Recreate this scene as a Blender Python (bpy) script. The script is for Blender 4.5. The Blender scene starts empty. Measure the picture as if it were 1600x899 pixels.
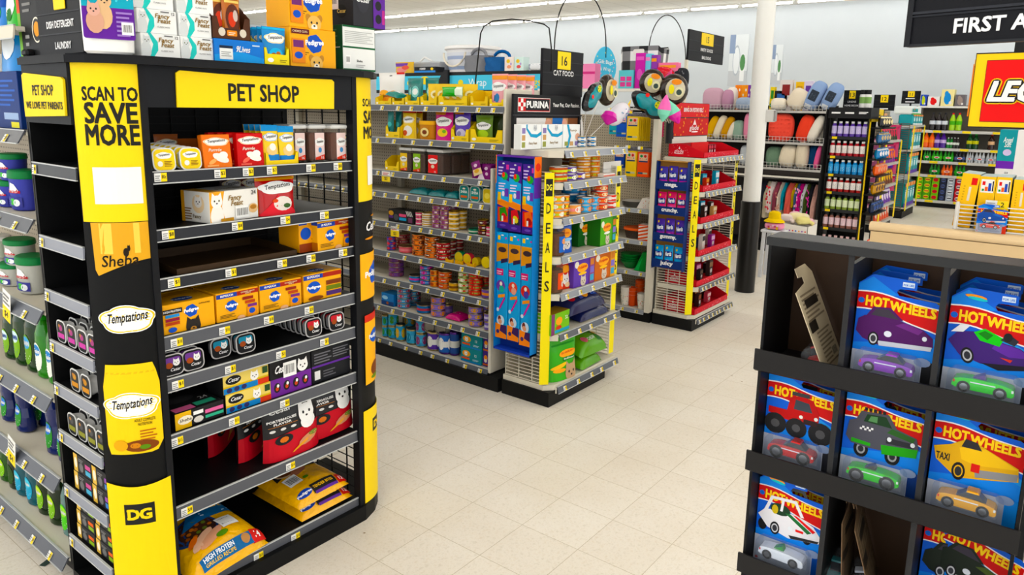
import bpy, math, random, mathutils
from mathutils import Matrix, Vector
random.seed(7)
sc = bpy.context.scene
col = sc.collection
# everything below is written in units of U metres (measured against the 0.3048 m floor tiles)
U = 1.266
EYE = 1.5
# ---------------------------------------------------------------- camera
CR = ((0.61414, -0.78897, 0.01872), (-0.13235, -0.12635, -0.98312), (0.77802, 0.60129, -0.18202))
CF, CX, CY = 1140.85, 800.0, 381.89
cam = bpy.data.cameras.new('camera')
cam.sensor_width = 36.0
cam.lens = CF / 1600 * 36
cam.shift_y = (CY - 449.5) / 1600
cam.clip_start, cam.clip_end = 0.05, 200
co = bpy.data.objects.new('camera', cam)
col.objects.link(co)
m3 = Matrix((CR[0], [-a for a in CR[1]], [-a for a in CR[2]])).transposed()
co.matrix_world = Matrix.Translation((0, 0, EYE * U)) @ m3.to_4x4()
sc.camera = co
# ---------------------------------------------------------------- world, exposure
w = bpy.data.worlds.new('world')
sc.world = w
w.use_nodes = True
w.node_tree.nodes['Background'].inputs[0].default_value = (0.97, 0.985, 1.0, 1)
w.node_tree.nodes['Background'].inputs[1].default_value = 1.5
TUBE = 14.0
sc.view_settings.view_transform = 'Standard'
sc.view_settings.look = 'None'
sc.view_settings.gamma = 1
sc.view_settings.use_curve_mapping = False
sc.view_settings.exposure = 0.27
sc.cycles.max_bounces = 6
sc.cycles.diffuse_bounces = 3
sc.cycles.glossy_bounces = 3
sc.cycles.transparent_max_bounces = 12
sc.cycles.caustics_reflective = False
sc.cycles.caustics_refractive = False
# ---------------------------------------------------------------- helpers
def ray(px, py):
 d = ((px - CX) / CF, (py - CY) / CF, 1.0)
 return [sum(CR[k][i] * d[k] for k in range(3)) for i in range(3)]
def at_x(px, py, X): d = ray(px, py); t = X / d[0]; return Vector((X, t * d[1], EYE + t * d[2]))
def at_y(px, py, Y): d = ray(px, py); t = Y / d[1]; return Vector((t * d[0], Y, EYE + t * d[2]))
def at_z(px, py, Z): d = ray(px, py); t = (Z - EYE) / d[2]; return Vector((t * d[0], t * d[1], Z))
def spanx(Y, x0, y0, x1, y1):          # a front on the plane y = Y: centre x, width, z0, z1
 ym, xm = (y0 + y1) / 2, (x0 + x1) / 2
 a, b = at_y(x0, ym, Y).x, at_y(x1, ym, Y).x
 return (a + b) / 2, b - a, at_y(xm, y1, Y).z, at_y(xm, y0, Y).z
def spany(X, x0, y0, x1, y1):          # a front on the plane x = X: centre y, width, z0, z1
 ym, xm = (y0 + y1) / 2, (x0 + x1) / 2
 a, b = at_x(x0, ym, X).y, at_x(x1, ym, X).y
 return (a + b) / 2, a - b, at_x(xm, y1, X).z, at_x(xm, y0, X).z
def hexlin(h):
 o = []
 for i in (0, 2, 4):
  c = int(h[i:i + 2], 16) / 255
  o.append(c / 12.92 if c <= 0.04045 else ((c + 0.055) / 1.055) ** 2.4)
 y = .2126 * o[0] + .7152 * o[1] + .0722 * o[2]
 return (*[max(0.0, y + (c - y) * 1.16) for c in o], 1.0)
MATS = {}
def mat(spec):
 if spec in MATS: return MATS[spec]
 h, _, k = spec.partition('/')
 m = bpy.data.materials.new('surface_' + h + ('_' + k if k else ''))
 m.use_nodes = True
 nt = m.node_tree
 b = nt.nodes['Principled BSDF']
 b.inputs['Base Color'].default_value = hexlin(h)
 b.inputs['Roughness'].default_value = {'': .5, 'g': .16, 'm': .3, 'f': .9, 's': .32, 'n': .5, 'p': .22}.get(k, .5)
 b.inputs['Specular IOR Level'].default_value = {'f': .1, '': .18, 'n': .15, 's': .28, 'c': .5, 'm': .5}.get(k, .4)
 if k == 'm': b.inputs['Metallic'].default_value = 1.0
 if k == 'c':      # clear thin plastic: mostly see-through with a shine
  b.inputs['Roughness'].default_value = .08
  tr = nt.nodes.new('ShaderNodeBsdfTransparent'); tr.inputs[0].default_value = hexlin(h)
  mx = nt.nodes.new('ShaderNodeMixShader'); mx.inputs[0].default_value = .07
  nt.links.new(tr.outputs[0], mx.inputs[1]); nt.links.new(b.outputs[0], mx.inputs[2])
  nt.links.new(mx.outputs[0], nt.nodes['Material Output'].inputs[0])
 if k == 'e':
  b.inputs['Emission Color'].default_value = (1, .985, .95, 1)
  b.inputs['Emission Strength'].default_value = TUBE
 if k in ('n', 'f', 'p'):     # grain: painted steel / cloth / crinkled film
  nz = nt.nodes.new('ShaderNodeTexNoise'); nz.inputs['Scale'].default_value = {'n': 90, 'f': 60, 'p': 26}[k]
  tc = nt.nodes.new('ShaderNodeTexCoord'); nt.links.new(tc.outputs['Object'], nz.inputs['Vector'])
  bp = nt.nodes.new('ShaderNodeBump'); bp.inputs['Strength'].default_value = {'n': .08, 'f': .35, 'p': .45}[k]
  bp.inputs['Distance'].default_value = {'n': .002, 'f': .01, 'p': .02}[k]
  nt.links.new(nz.outputs['Fac'], bp.inputs['Height']); nt.links.new(bp.outputs[0], b.inputs['Normal'])
 MATS[spec] = m
 return m
class MB:
 def __init__(s, M=None):
  s.v = []; s.f = []; s.fm = []; s.fs = []; s.ms = []; s.M = M
 def mi(s, c):
  if c not in s.ms: s.ms.append(c)
  return s.ms.index(c)
 def add(s, vs, fs, c, sm=False):
  o = len(s.v)
  s.v += [tuple(s.M @ Vector(p)) for p in vs] if s.M else [tuple(p) for p in vs]
  for i, f in enumerate(fs):
   s.f.append(tuple(o + k for k in f))
   s.fm.append(s.mi(c[i] if isinstance(c, list) else c)); s.fs.append(sm)
 def box(s, x0, y0, z0, x1, y1, z1, c, b=0):
  if not b:
   vs = [(x, y, z) for x in (x0, x1) for y in (y0, y1) for z in (z0, z1)]
   s.add(vs, [(0, 1, 3, 2), (4, 6, 7, 5), (0, 4, 5, 1), (2, 3, 7, 6), (0, 2, 6, 4), (1, 5, 7, 3)], c); return
  b = min(b, (x1 - x0) / 2.1, (y1 - y0) / 2.1, (z1 - z0) / 2.1)
  lo, hi = (x0, y0, z0), (x1, y1, z1)
  vs = []; ix = {}
  for sx in (0, 1):
   for sy in (0, 1):
    for sz in (0, 1):
     S = (sx, sy, sz)
     for a in range(3):
      p = [(hi[k] if S[k] else lo[k]) for k in range(3)]
      for k in range(3):
       if k != a: p[k] += -b if S[k] else b
      ix[(sx, sy, sz, a)] = len(vs); vs.append(p)
  fs = []
  for a in range(3):
   u, v = [k for k in range(3) if k != a]
   for sg in (0, 1):
    q = []
    for (i, j) in ((0, 0), (1, 0), (1, 1), (0, 1)):
     S = [0, 0, 0]; S[a] = sg; S[u] = i; S[v] = j; q.append(ix[(*S, a)])
    fs.append(tuple(q))
   for i in (0, 1):
    for j in (0, 1):
     q = []
     for t, ax in ((0, u), (1, u), (1, v), (0, v)):
      S = [0, 0, 0]; S[a] = t; S[u] = i; S[v] = j; q.append(ix[(*S, ax)])
     fs.append(tuple(q))
  for S in [(i, j, k) for i in (0, 1) for j in (0, 1) for k in (0, 1)]: fs.append(tuple(ix[(*S, a)] for a in range(3)))
  s.add(vs, fs, c)
 def prism(s, pts, ax, a0, a1, c, sm=False):
  n = len(pts)
  P = {'x': lambda p, a: (a, p[0], p[1]), 'y': lambda p, a: (p[0], a, p[1]), 'z': lambda p, a: (p[0], p[1], a)}[ax]
  s.add([P(p, a0) for p in pts] + [P(p, a1) for p in pts],
    [tuple(range(n)),tuple(range(2 * n - 1,n - 1,-1))] + [(i,(i + 1) % n,n + (i + 1) % n,n + i) for i in range(n)],c,sm)
 def lathe(s, prof, n=20, cx=0, cy=0, sx=1, sy=1, sm=True, c=None, pw=None):
  # prof: (r, z, colour of the band that starts here)
  vs = []; k = len(prof)
  for p in prof:
   for i in range(n):
    a = 2 * math.pi * (i + .5) / n
    ca, sa = math.cos(a), math.sin(a)
    if pw: q = (abs(ca) ** pw + abs(sa) ** pw) ** (-1 / pw); ca, sa = ca * q, sa * q
    vs.append((cx + p[0] * sx * ca, cy + p[0] * sy * sa, p[1]))
  for j in range(k - 1):
   s.add(vs[j * n:(j + 2) * n], [(i, (i + 1) % n, n + (i + 1) % n, n + i) for i in range(n)], c or prof[j][2], sm)
  s.add(vs[:n], [tuple(range(n - 1, -1, -1))], c or prof[0][2]); s.add(vs[-n:], [tuple(range(n))], c or prof[-1][2])
 def tube(s, pts, r, c, n=6):
  pts = [Vector(p) for p in pts]; vs = []
  for i, p in enumerate(pts):
   d = (pts[min(i + 1, len(pts) - 1)] - pts[max(i - 1, 0)]).normalized()
   u = d.cross(Vector((0, 0, 1)) if abs(d.z) < .9 else Vector((1, 0, 0))).normalized(); v = d.cross(u)
   vs += [p + r * (u * math.cos(2 * math.pi * k / n) + v * math.sin(2 * math.pi * k / n)) for k in range(n)]
  m = len(pts)
  s.add(vs,[(j * n + i,j * n + (i + 1) % n,(j + 1) * n + (i + 1) % n,(j + 1) * n + i) for j in range(m - 1) for i in range(n)]
    + [tuple(range(n)), tuple(range((m - 1) * n, m * n))], c, True)
 def grid(s, fn, nu, nv, c, sm=True):
  s.add([fn(i / nu, j / nv) for j in range(nv + 1) for i in range(nu + 1)],
    [(j * (nu + 1) + i,j * (nu + 1) + i + 1,(j + 1) * (nu + 1) + i + 1,(j + 1) * (nu + 1) + i) for j in range(nv) for i in range(nu)],c,sm)
 def face(s, side, x0, y0, z0, x1, y1, z1):
  o,u,v,n = {'f': ((x0,y0,z0),(1,0,0),(0,0,1),(0,-1,0)),'l': ((x0,y1,z0),(0,-1,0),(0,0,1),(-1,0,0)),
      'r': ((x1, y0, z0), (0, 1, 0), (0, 0, 1), (1, 0, 0)), 't': ((x0, y0, z1), (1, 0, 0), (0, 1, 0), (0, 0, 1)),
      'b': ((x1, y1, z0), (-1, 0, 0), (0, 0, 1), (0, 1, 0))}[side]
  o, u, v, n = map(Vector, (o, u, v, n))
  A = (y1 - y0) if side in 'lr' else (x1 - x0); B = (y1 - y0) if side == 't' else (z1 - z0)
  return Fc(s, lambda x, y, k: o + u * min(A, max(0, x)) + v * min(B, max(0, y)) + n * k)
 def build(s, name, parent=None, loc=None, rot=0, sc_=1):
  me = bpy.data.meshes.new(name)
  q = U * sc_
  me.from_pydata([(x * q, y * q, z * q) for x, y, z in s.v], [], s.f)
  for c in s.ms: me.materials.append(mat(c) if isinstance(c, str) else c)
  me.polygons.foreach_set('material_index', s.fm)
  me.polygons.foreach_set('use_smooth', s.fs)
  me.update()
  o = bpy.data.objects.new(name, me); col.objects.link(o)
  if parent: o.parent = parent
  if loc is not None: o.location = Vector(loc) * U
  o.rotation_euler.z = rot
  return o
GL = {}
def glyphs(txt, bold):
 k = (txt, bold)
 if k in GL: return GL[k]
 cu = bpy.data.curves.new('t','FONT'); cu.body = txt; cu.size = 1; cu.resolution_u = 2;     o = bpy.data.objects.new('t',cu); me = o.to_mesh()
 me.calc_loop_triangles()
 vs = [(v.co.x, v.co.y) for v in me.vertices]; fs = [tuple(t.vertices) for t in me.loop_triangles]
 o.to_mesh_clear(); bpy.data.objects.remove(o); bpy.data.curves.remove(cu)
 xs = [p[0] for p in vs] or [0, 1]
 GL[k] = (vs, fs, min(xs), max(xs)); return GL[k]
class Fc:      # draws flat print on a surface: fn(x, y, lift) -> point; sub = largest piece that may span a curved surface
 def __init__(s, mb, fn, sub=None, k=.0003): s.mb = mb; s.fn = fn; s.k = k; s.sub = sub; s.asp = 1
 def up(s): s.k += .00011; return s.k
 def emit(s, vs, fs, c, k):
  if not s.sub: return s.mb.add([s.fn(x, y, k) for x, y in vs], fs, c)
  T = []
  for f in fs:
   if len(f) == 3: T.append([vs[i] for i in f])
   else: T += [[vs[f[i]] for i in t] for t in mathutils.geometry.tessellate_polygon([[(*vs[i], 0) for i in f]])]
  out = []; sx, sy = s.sub
  while T:
   t = T.pop()
   e = [max(abs(t[i][0] - t[i - 2][0]) / sx, abs(t[i][1] - t[i - 2][1]) / sy) for i in range(3)]
   j = e.index(max(e))
   if e[j] <= 1: out.append(t); continue
   a, b, q = t[j], t[(j + 1) % 3], t[(j + 2) % 3]
   mid = ((a[0] + b[0]) / 2, (a[1] + b[1]) / 2)
   T += [[a, mid, q], [mid, b, q]]
  s.mb.add([s.fn(x, y, k) for t in out for x, y in t], [(3 * i, 3 * i + 1, 3 * i + 2) for i in range(len(out))], c)
 def poly(s, pts, c): s.emit(pts, [tuple(range(len(pts)))], c, s.up())
 def rect(s, x0, y0, x1, y1, c, nx=1, ny=1, r=0):
  if r:
   pts = []
   for cx, cy, a in ((x1 - r, y1 - r, 0), (x0 + r, y1 - r, 90), (x0 + r, y0 + r, 180), (x1 - r, y0 + r, 270)):
    pts += [(cx + r * math.cos(math.radians(a + t)), cy + r * math.sin(math.radians(a + t))) for t in (0, 30, 60, 90)]
   return s.poly(pts, c)
  s.emit([(x0, y0), (x1, y0), (x1, y1), (x0, y1)], [(0, 1, 2, 3)], c, s.up())
 def ell(s, cx, cy, rx, ry, c, n=20, a0=0, ring=2, wob=None):
  vs = []; ca, sa = math.cos(a0), math.sin(a0)
  for i in range(n):
   t = 2 * math.pi * i / n; q = wob(t) if wob else 1
   x, y = rx * q * math.cos(t), ry * q * math.sin(t); vs.append((cx + x * ca - y * sa, cy + x * sa + y * ca))
  s.emit(vs, [tuple(range(n))], c, s.up())
 def text(s, t, x, y, h, c, w=None, al='c', bold=.012, sl=0, wmax=None, fit=0, rise=0):
  vs, fs, a, b = glyphs(t, 0)
  sy = h / .69; sx = sy
  if w: sx = w / (b - a)
  if wmax and (b - a) * sx > wmax: sx = wmax / (b - a)
  x0 = x - {'c': (a + b) / 2, 'l': a, 'r': b}[al] * sx
  n = 1 if bold <= 0 else (4 if bold <= .05 else 14)      # weight: the same letters again, a hair higher and to the side
  for q in range(n):
   an = 2 * math.pi * (q + .5) / n; dx, dy = (0, 0) if n == 1 else (bold * math.cos(an) * 1.2, bold * math.sin(an))
   s.emit([(x0 + (p[0] + dx) * sx + sl * p[1] * sy / s.asp,y + (p[1] + dy) * sy + rise * (p[0] - a) * sx * s.asp) for p in vs],fs,c,s.up() if q == 0 or n > 4 else s.up())
 def vtext(s, t, x, y, h, c, step, bold=.012, sx=1):
  for i, ch in enumerate(t): s.text(ch, x, y - i * step, h, c, bold=bold, wmax=h * sx)
 def cloud(s, cx, cy, w, h, txt=None, rim='f2d22a', ink='1a1a1a', slope=0):
  wob = lambda t: 1 + .085 * abs(math.sin(2.5 * t + .6)) * 1.6 - .06
  s.ell(cx, cy, w / 2, h / 2, 'ffffff', 36, ring=1, wob=wob)
  s.ell(cx, cy, w / 2 * .965, h / 2 * .93, rim, 36, ring=1, wob=wob)
  s.ell(cx, cy, w / 2 * .90, h / 2 * .84, 'f6f6f4', 36, ring=2, wob=wob)
  if txt: s.text(txt, cx, cy - h * .13, h * .34, ink, w=w * .74, sl=.16, bold=.02, rise=.09)
 def bars(s, x0, y0, x1, y1, bg='f4f4f2'):
  s.rect(x0, y0, x1, y1, bg); W = x1 - x0; k = s.up(); x = x0 + W * .1; i = 0
  while x < x1 - W * .12:
   ww = W * (.03, .015, .045, .02)[i % 4]
   s.mb.add([s.fn(x,y0 + (y1 - y0) * .22,k),s.fn(x + ww,y0 + (y1 - y0) * .22,k),s.fn(x + ww,y0 + (y1 - y0) * .82,k),s.fn(x,y0 + (y1 - y0) * .82,k)],[(0,1,2,3)],'1c1c1c')
   x += ww + W * (.025, .04, .02)[i % 3]; i += 1
 def lines(s, x0, y0, x1, y1, n, c, fill=.45):      # small print seen as grey lines
  k = s.up(); vs = []; fs = []
  for i in range(n):
   b = y1 - (i + 1) * (y1 - y0) / n; t = b + (y1 - y0) / n * fill; e = x1 - (x1 - x0) * (.05, .22, 0, .12)[i % 4]
   o = len(vs); vs += [s.fn(x0,b,k),s.fn(e,b,k),s.fn(e,t,k),s.fn(x0,t,k)]; fs.append((o,o + 1,o + 2,o + 3))
  s.mb.add(vs, fs, c)
 def pet(s, cx, cy, r, c, ears='cat', eye='202020', dark=None):      # an animal's head seen from the front
  if ears == 'cat':
   for q in (-1,1): s.poly([(cx + q * r * .95,cy + r * .25),(cx + q * r * .75,cy + r * 1.35),(cx + q * r * .15,cy + r * .75)],c)
  else:
   for q in (-1, 1): s.ell(cx + q * r * .75, cy + r * .55, r * .42, r * .6, dark or c, 12, a0=-q * .5, ring=1)
  s.ell(cx, cy, r, r * .95, c, 18, ring=1)
  if dark: s.ell(cx, cy - r * .38, r * .45, r * .36, 'f3ead8' if ears == 'dog' else dark, 12, ring=1)
  for q in (-1, 1): s.ell(cx + q * r * .4, cy + r * .12, r * .14, r * .16, eye, 8, ring=1)
  s.ell(cx, cy - r * .25, r * .16, r * .11, '2a2020', 8, ring=1)
LABELS = {}
def tag(o, label, cat, group=None, kind=None):
 o['label'] = label; o['category'] = cat
 if group: o['group'] = group
 if kind: o['kind'] = kind
 if label in LABELS and LABELS[label] != (group or id(o)): print('DUPLABEL', label)
 LABELS[label] = group or id(o)
 if len(label.split()) > 16: print('LONG', len(label.split()), label)
 return o
def thing(name, label, cat, loc=(0, 0, 0), rot=0, group=None):
 o = bpy.data.objects.new(name, None); col.objects.link(o)
 o.location = Vector(loc) * U; o.rotation_euler.z = rot
 return tag(o, label, cat, group)
def struct(o): o['kind'] = 'structure'; return o
KIDS = {}
def dup(root, loc, label, rot=None, group=None, tilt=None, spin=None):
 r = root.copy(); col.objects.link(r); r.location = Vector(loc) * U
 if rot is not None: r.rotation_euler = (0, 0, rot)
 if tilt: r.rotation_euler = tilt
 if 'group' in r: del r['group']
 tag(r, label, root['category'], group)
 for ch in root.children:
  c = ch.copy(); col.objects.link(c); c.parent = r
  for g in ch.children:
   d = g.copy(); col.objects.link(d); d.parent = c
 return r
def settle(o, z):      # after tilting, let the lowest point rest on the height z
 M = Matrix.LocRotScale(o.location, o.rotation_euler, o.scale)
 vs = [M @ v.co for q in [o] if q.type == 'MESH' for v in q.data.vertices]
 for ch in o.children:
  if ch.type == 'MESH': Mc = M @ Matrix.LocRotScale(ch.location,ch.rotation_euler,ch.scale); vs += [Mc @ v.co for v in ch.data.vertices]
 o.location.z += z * U - min(v.z for v in vs); return o
W_ = -math.pi / 2      # turn a front that faces -y so that it faces -x
ORD = ['first','second','third','fourth','fifth','sixth','seventh','eighth','ninth','tenth','eleventh','twelfth','thirteenth','fourteenth','fifteenth','sixteenth']
# ---------------------------------------------------------------- room
def nodes(name):
 m = bpy.data.materials.new(name); m.use_nodes = True
 nt = m.node_tree; b = nt.nodes['Principled BSDF']
 tc = nt.nodes.new('ShaderNodeTexCoord')
 return m, nt, b, tc
def N(nt, t, **kw):
 n = nt.nodes.new('ShaderNode' + t)
 for k, v in kw.items():
  if k in n.inputs: n.inputs[k].default_value = v
  else: setattr(n, k, v)
 return n
def mixc(nt, fac, a, b, bt='MIX'):
 n = nt.nodes.new('ShaderNodeMix'); n.data_type = 'RGBA'; n.blend_type = bt
 for i, v in ((0, fac), (6, a), (7, b)):
  if hasattr(v, 'links'): nt.links.new(v, n.inputs[i])
  else: n.inputs[i].default_value = v
 return n.outputs[2]
def ramp(nt, src, stops):
 r = nt.nodes.new('ShaderNodeValToRGB'); e = r.color_ramp.elements
 while len(e) < len(stops): e.new(.5)
 for q, (p, c) in zip(e, stops): q.position = p; q.color = c if len(c) == 4 else hexlin(c)
 nt.links.new(src, r.inputs[0]); return r.outputs[0]
# floor: 12 inch vinyl tiles with thin seams, mottling and scuffs
fm, nt, b, tc = nodes('vinyl_tile')
mp = N(nt, 'Mapping'); mp.inputs['Location'].default_value = (-1.9723 * U, -1.4515 * U, 0)
nt.links.new(tc.outputs['Object'], mp.inputs[0])
br = N(nt, 'TexBrick', offset=0.0, squash=1.0)
for k,v in (('Scale',1.0),('Mortar Size',.0013),('Mortar Smooth',.25),('Brick Width',.3048),('Row Height',.3048),('Bias',0.0)): br.inputs[k].default_value = v
br.inputs['Color1'].default_value = hexlin('f1ece3'); br.inputs['Color2'].default_value = hexlin('ede7dd'); br.inputs['Mortar'].default_value = hexlin('beb39c')
nt.links.new(mp.outputs[0], br.inputs[0])
n1 = N(nt, 'TexNoise', Scale=42.0, Detail=5.0, Roughness=.7); nt.links.new(tc.outputs['Object'], n1.inputs['Vector'])
n2 = N(nt, 'TexNoise', Scale=1.3, Detail=3.0); nt.links.new(tc.outputs['Object'], n2.inputs['Vector'])
vo = N(nt, 'TexVoronoi', Scale=4.2); nt.links.new(tc.outputs['Object'], vo.inputs['Vector'])
c = mixc(nt,1.0,br.outputs[0],ramp(nt,n1.outputs[0],((.3,'eceae4'),(.5,'ffffff'),(.72,'f0ece4'))),'MULTIPLY')
c = mixc(nt, 1.0, c, ramp(nt, n2.outputs[0], ((.35, 'f8f6f2'), (.6, 'ffffff'))), 'MULTIPLY')
c = mixc(nt, 1.0, c, ramp(nt, vo.outputs['Distance'], ((.012, 'a08a66'), (.035, 'ffffff'))), 'MULTIPLY')
nt.links.new(c,b.inputs['Base Color']); b.inputs['Roughness'].default_value = .42; b.inputs['Specular IOR Level'].default_value = .35
mb = MB(); mb.box(-4, -7, -.1, 15.4, 18.2, 0, fm); struct(mb.build('floor'))
# painted back wall and side wall
wm, nt, b, tc = nodes('painted_wall')
n1 = N(nt, 'TexNoise', Scale=3.0, Detail=4.0); nt.links.new(tc.outputs['Object'], n1.inputs['Vector'])
nt.links.new(ramp(nt,n1.outputs[0],((.2,'cdd3d7'),(.8,'d0d6da'))),b.inputs['Base Color']); b.inputs['Roughness'].default_value = .7
mb = MB(); mb.box(15.0, -7, 0, 15.2, 18.2, 3.6, wm); struct(mb.build('wall_back'))
mb = MB(); mb.box(-4, 18, 0, 15.0, 18.2, 3.6, wm); struct(mb.build('wall_left'))
cm, nt, b, tc = nodes('ceiling_tile')
br = N(nt, 'TexBrick', offset=0.0)
for k,v in (('Scale',1.0),('Mortar Size',.012),('Brick Width',1.22),('Row Height',.61)): br.inputs[k].default_value = v
br.inputs['Color1'].default_value = hexlin('f2efe8'); br.inputs['Color2'].default_value = hexlin('eeebe3'); br.inputs['Mortar'].default_value = hexlin('d8d4cb')
nt.links.new(tc.outputs['Object'],br.inputs[0]); nt.links.new(br.outputs[0],b.inputs['Base Color']); b.inputs['Roughness'].default_value = .9
mb = MB(); mb.box(-4, -7, 3.6, 15.2, 18.2, 3.7, cm); struct(mb.build('ceiling'))
mb = MB(); mb.box(14.965, -7, 0, 15.0, 18, .09, '3a3a3a'); struct(mb.build('baseboard_back'))
# fluorescent strip lights in rows along the aisles
def tube_light(y0, y1, x, label, group):
 t = thing('ceiling_light', label, 'light', (x, y0, 3.6), 0, group)
 m = MB(); m.prism([(-.075,0),(-.045,-.035),(.045,-.035),(.075,0)],'y',0,y1 - y0,'eceae4'); m.build('housing',t)
 m = MB(); m.tube([(0, .02, -.047), (0, y1 - y0 - .02, -.047)], .022, 'ffffff/e', 8); m.build('tube', t)
 return t
proto = None
for r,(x,nm) in enumerate(((14.35,'along the far wall'),(12.15,'in the second row from the far wall'),(9.95,'in the third row from the far wall'))):
 for k in range(13):
  y = 3.55 + k * 1.05 if r == 0 else (6.6 + k * 1.02 if r == 1 else 10 + k * 1.02)
  if y > 17: continue
  lab, g = 'white fluorescent strip light on the ceiling ' + nm, 'ceiling lights ' + nm
  if proto is None: proto = tube_light(y, y + .98, x, lab, g)
  else: dup(proto, (x, y, 3.6), lab, group=g)
for x,ya,yb in ((14.35,-6.5,3.4),(12.15,-6.5,6.4),(9.95,-6.5,9.8),(7.75,-6.5,17),(5.55,-6.5,17),(3.35,-6.5,17),(1.15,-6.5,17),(-1.05,-6.5,17),(-3.2,-6.5,17)):
 tube_light(ya,yb,x,'long run of fluorescent strip lights on the ceiling over the aisles','ceiling runs over the aisles')
# ---------------------------------------------------------------- shop fittings
TAGS = {}
def price_tag(parent, x, z, y, txt, w=.028, h=.02, n=None):
 k = (txt, w, h)
 if k not in TAGS:
  m = MB(); m.box(-w / 2, -.0012, 0, w / 2, 0, h, 'eeeeec')
  f = m.face('f', -w / 2, -.0012, 0, w / 2, 0, h)
  f.rect(w * .52, 0, w, h, 'f5d913'); f.text(txt, w * .76, h * .35, h * .42, '1b1b1b', wmax=w * .36)
  f.lines(w * .06, h * .12, w * .46, h * .85, 3, '8a8a8a')
  TAGS[k] = m.build('price_tag', parent, (x, y, z)); return TAGS[k]
 o = TAGS[k].copy(); col.objects.link(o); o.parent = parent; o.location = Vector((x, y, z)) * U
 return o
peg, nt, b, tc = nodes('pegboard')
vm = N(nt,'VectorMath',operation='FRACTION'); sc1 = N(nt,'VectorMath',operation='SCALE'); sc1.inputs['Scale'].default_value = 39.4
nt.links.new(tc.outputs['Object'], sc1.inputs[0]); nt.links.new(sc1.outputs[0], vm.inputs[0])
sx = N(nt, 'SeparateXYZ'); nt.links.new(vm.outputs[0], sx.inputs[0])
def mth(op, a, bb):
 q = N(nt, 'Math', operation=op)
 for i, v in enumerate((a, bb)):
  if hasattr(v, 'links'): nt.links.new(v, q.inputs[i])
  else: q.inputs[i].default_value = v
 return q.outputs[0]
da = mth('POWER', mth('SUBTRACT', sx.outputs[1], .5), 2.0); db = mth('POWER', mth('SUBTRACT', sx.outputs[2], .5), 2.0)
nt.links.new(mixc(nt,mth('LESS_THAN',mth('ADD',da,db),.032),hexlin('b9ad98'),hexlin('3b342c')),b.inputs['Base Color'])
CREAM = 'd9d3c4/n'
def rail(parent, L, h=.028, color='55585f/s', tilt=.006, tags=(), txt=('$1', '$2', '$4', '$3'), y=0, tw=.028):
 # price rail along local x, face towards local -y
 m = MB(); m.prism([(y, 0), (y - tilt, -h), (y - tilt - .004, -h), (y - .004, .002), (y, .002)], 'x', 0, L, color)
 m.box(0,y - .004,-.001,L,y,.003,'c9cbcc'); m.box(0,y - tilt - .005,-h - .002,L,y - tilt,-h + .001,'c9cbcc')
 r = m.build('price_rail', parent)
 return r
def shelf(parent,L,D,loc,rot=0,plate=CREAM,railc='55585f/s',rh=.028,tags=0,txt=('$1','$2','$4','$3'),thick=.014,tagpos=None,tilt=.006):
 m = MB(); m.box(0, 0, -thick, L, D, -.0015, plate, .002)
 if plate == CREAM and D > .3:
  for q in (0, L):                 # end brackets under the shelf
   m.prism([(.015,-thick),(D,-thick),(D,-thick - .05),(D * .6,-thick - .045)],'x',q - .002 if q else 0,q if q else .002,plate)
 s = m.build('shelf', parent, loc, rot)
 m = MB(); m.prism([(0, 0), (-tilt, -rh), (-tilt - .004, -rh), (-.005, .002), (0, .002)], 'x', 0, L, railc)
 m.box(0, -.006, 0, L, 0, .003, 'c4c6c6'); m.box(0, -tilt - .006, -rh - .002, L, -tilt, -rh + .001, 'c4c6c6')
 r = m.build('price_rail', s)
 n = tagpos if tagpos is not None else [(i + .5 + random.uniform(-.15, .15)) * L / tags for i in range(tags)]
 for i, x in enumerate(n):
  if .016 < x < L - .014:
   q = price_tag(s,x,-rh + .001,-tilt - .0062,txt[i % len(txt)],h=min(.024,rh - .004)); q.rotation_euler.x = -math.atan(tilt / rh)
 return s
def wires(m, x0, z0, x1, z1, y, c, nx, nz, r=.0022):
 for i in range(nx + 1): xx = x0 + (x1 - x0) * i / nx; m.box(xx - r, y - r, z0, xx + r, y + r, z1, c)
 for j in range(nz + 1): zz = z0 + (z1 - z0) * j / nz; m.box(x0, y - r * 2, zz - r, x1, y, zz + r, c)
# ================================================================ pet endcap (black)
BK = '0a0b0c/n'
PE = thing('pet_supplies_endcap','black endcap shelving unit with bowed yellow corner panels and a yellow pet shop sign','display shelf',(0,0,0))
PY = 1.93
plan = [(.80,2.33),(.795,2.03),(.825,1.985),(.875,1.945),(.937,1.915),(1.631,1.915),(1.695,1.94),(1.745,1.98),(1.775,2.03),(1.775,2.33)]
m = MB(); m.prism(plan, 'z', 0, .058, BK); m.build('base', PE)
m = MB(); m.prism([(p[0] + (.012 if p[0] > 1.3 else -.012),p[1] - (.016 if p[1] < 2.3 else 0)) for p in plan],'z',1.594,1.612,'141518/n'); m.prism([(p[0] + (.006 if p[0] > 1.3 else -.006),p[1] - (.01 if p[1] < 2.3 else 0)) for p in plan],'z',1.612,1.616,'141518/n'); m.build('countertop',PE)
m = MB(); m.box(.80,2.322,.058,1.64,2.332,1.594,BK); wires(m,.95,.07,1.62,1.48,2.318,'0e0f10',8,60,.0016); m.build('back_panel',PE)
m = MB(); m.box(.918, 1.955, .058, .937, 2.322, 1.594, BK); m.build('partition', PE)
m = MB()
for j in range(37): m.box(1.652, 1.96, .09 + j * .0385, 1.655, 2.30, .0928 + j * .0385, '101112')
for y in (1.965, 2.05, 2.14, 2.23, 2.3): m.box(1.655, y - .002, .06, 1.659, y + .002, 1.5, '101112')
m.build('side_grid', PE)
for x in (.937, 1.631):
 m = MB(); m.box(x - .016, PY - .004, .058, x + .002, PY + .03, 1.594, '131417/n'); m.build('post', PE)
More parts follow.
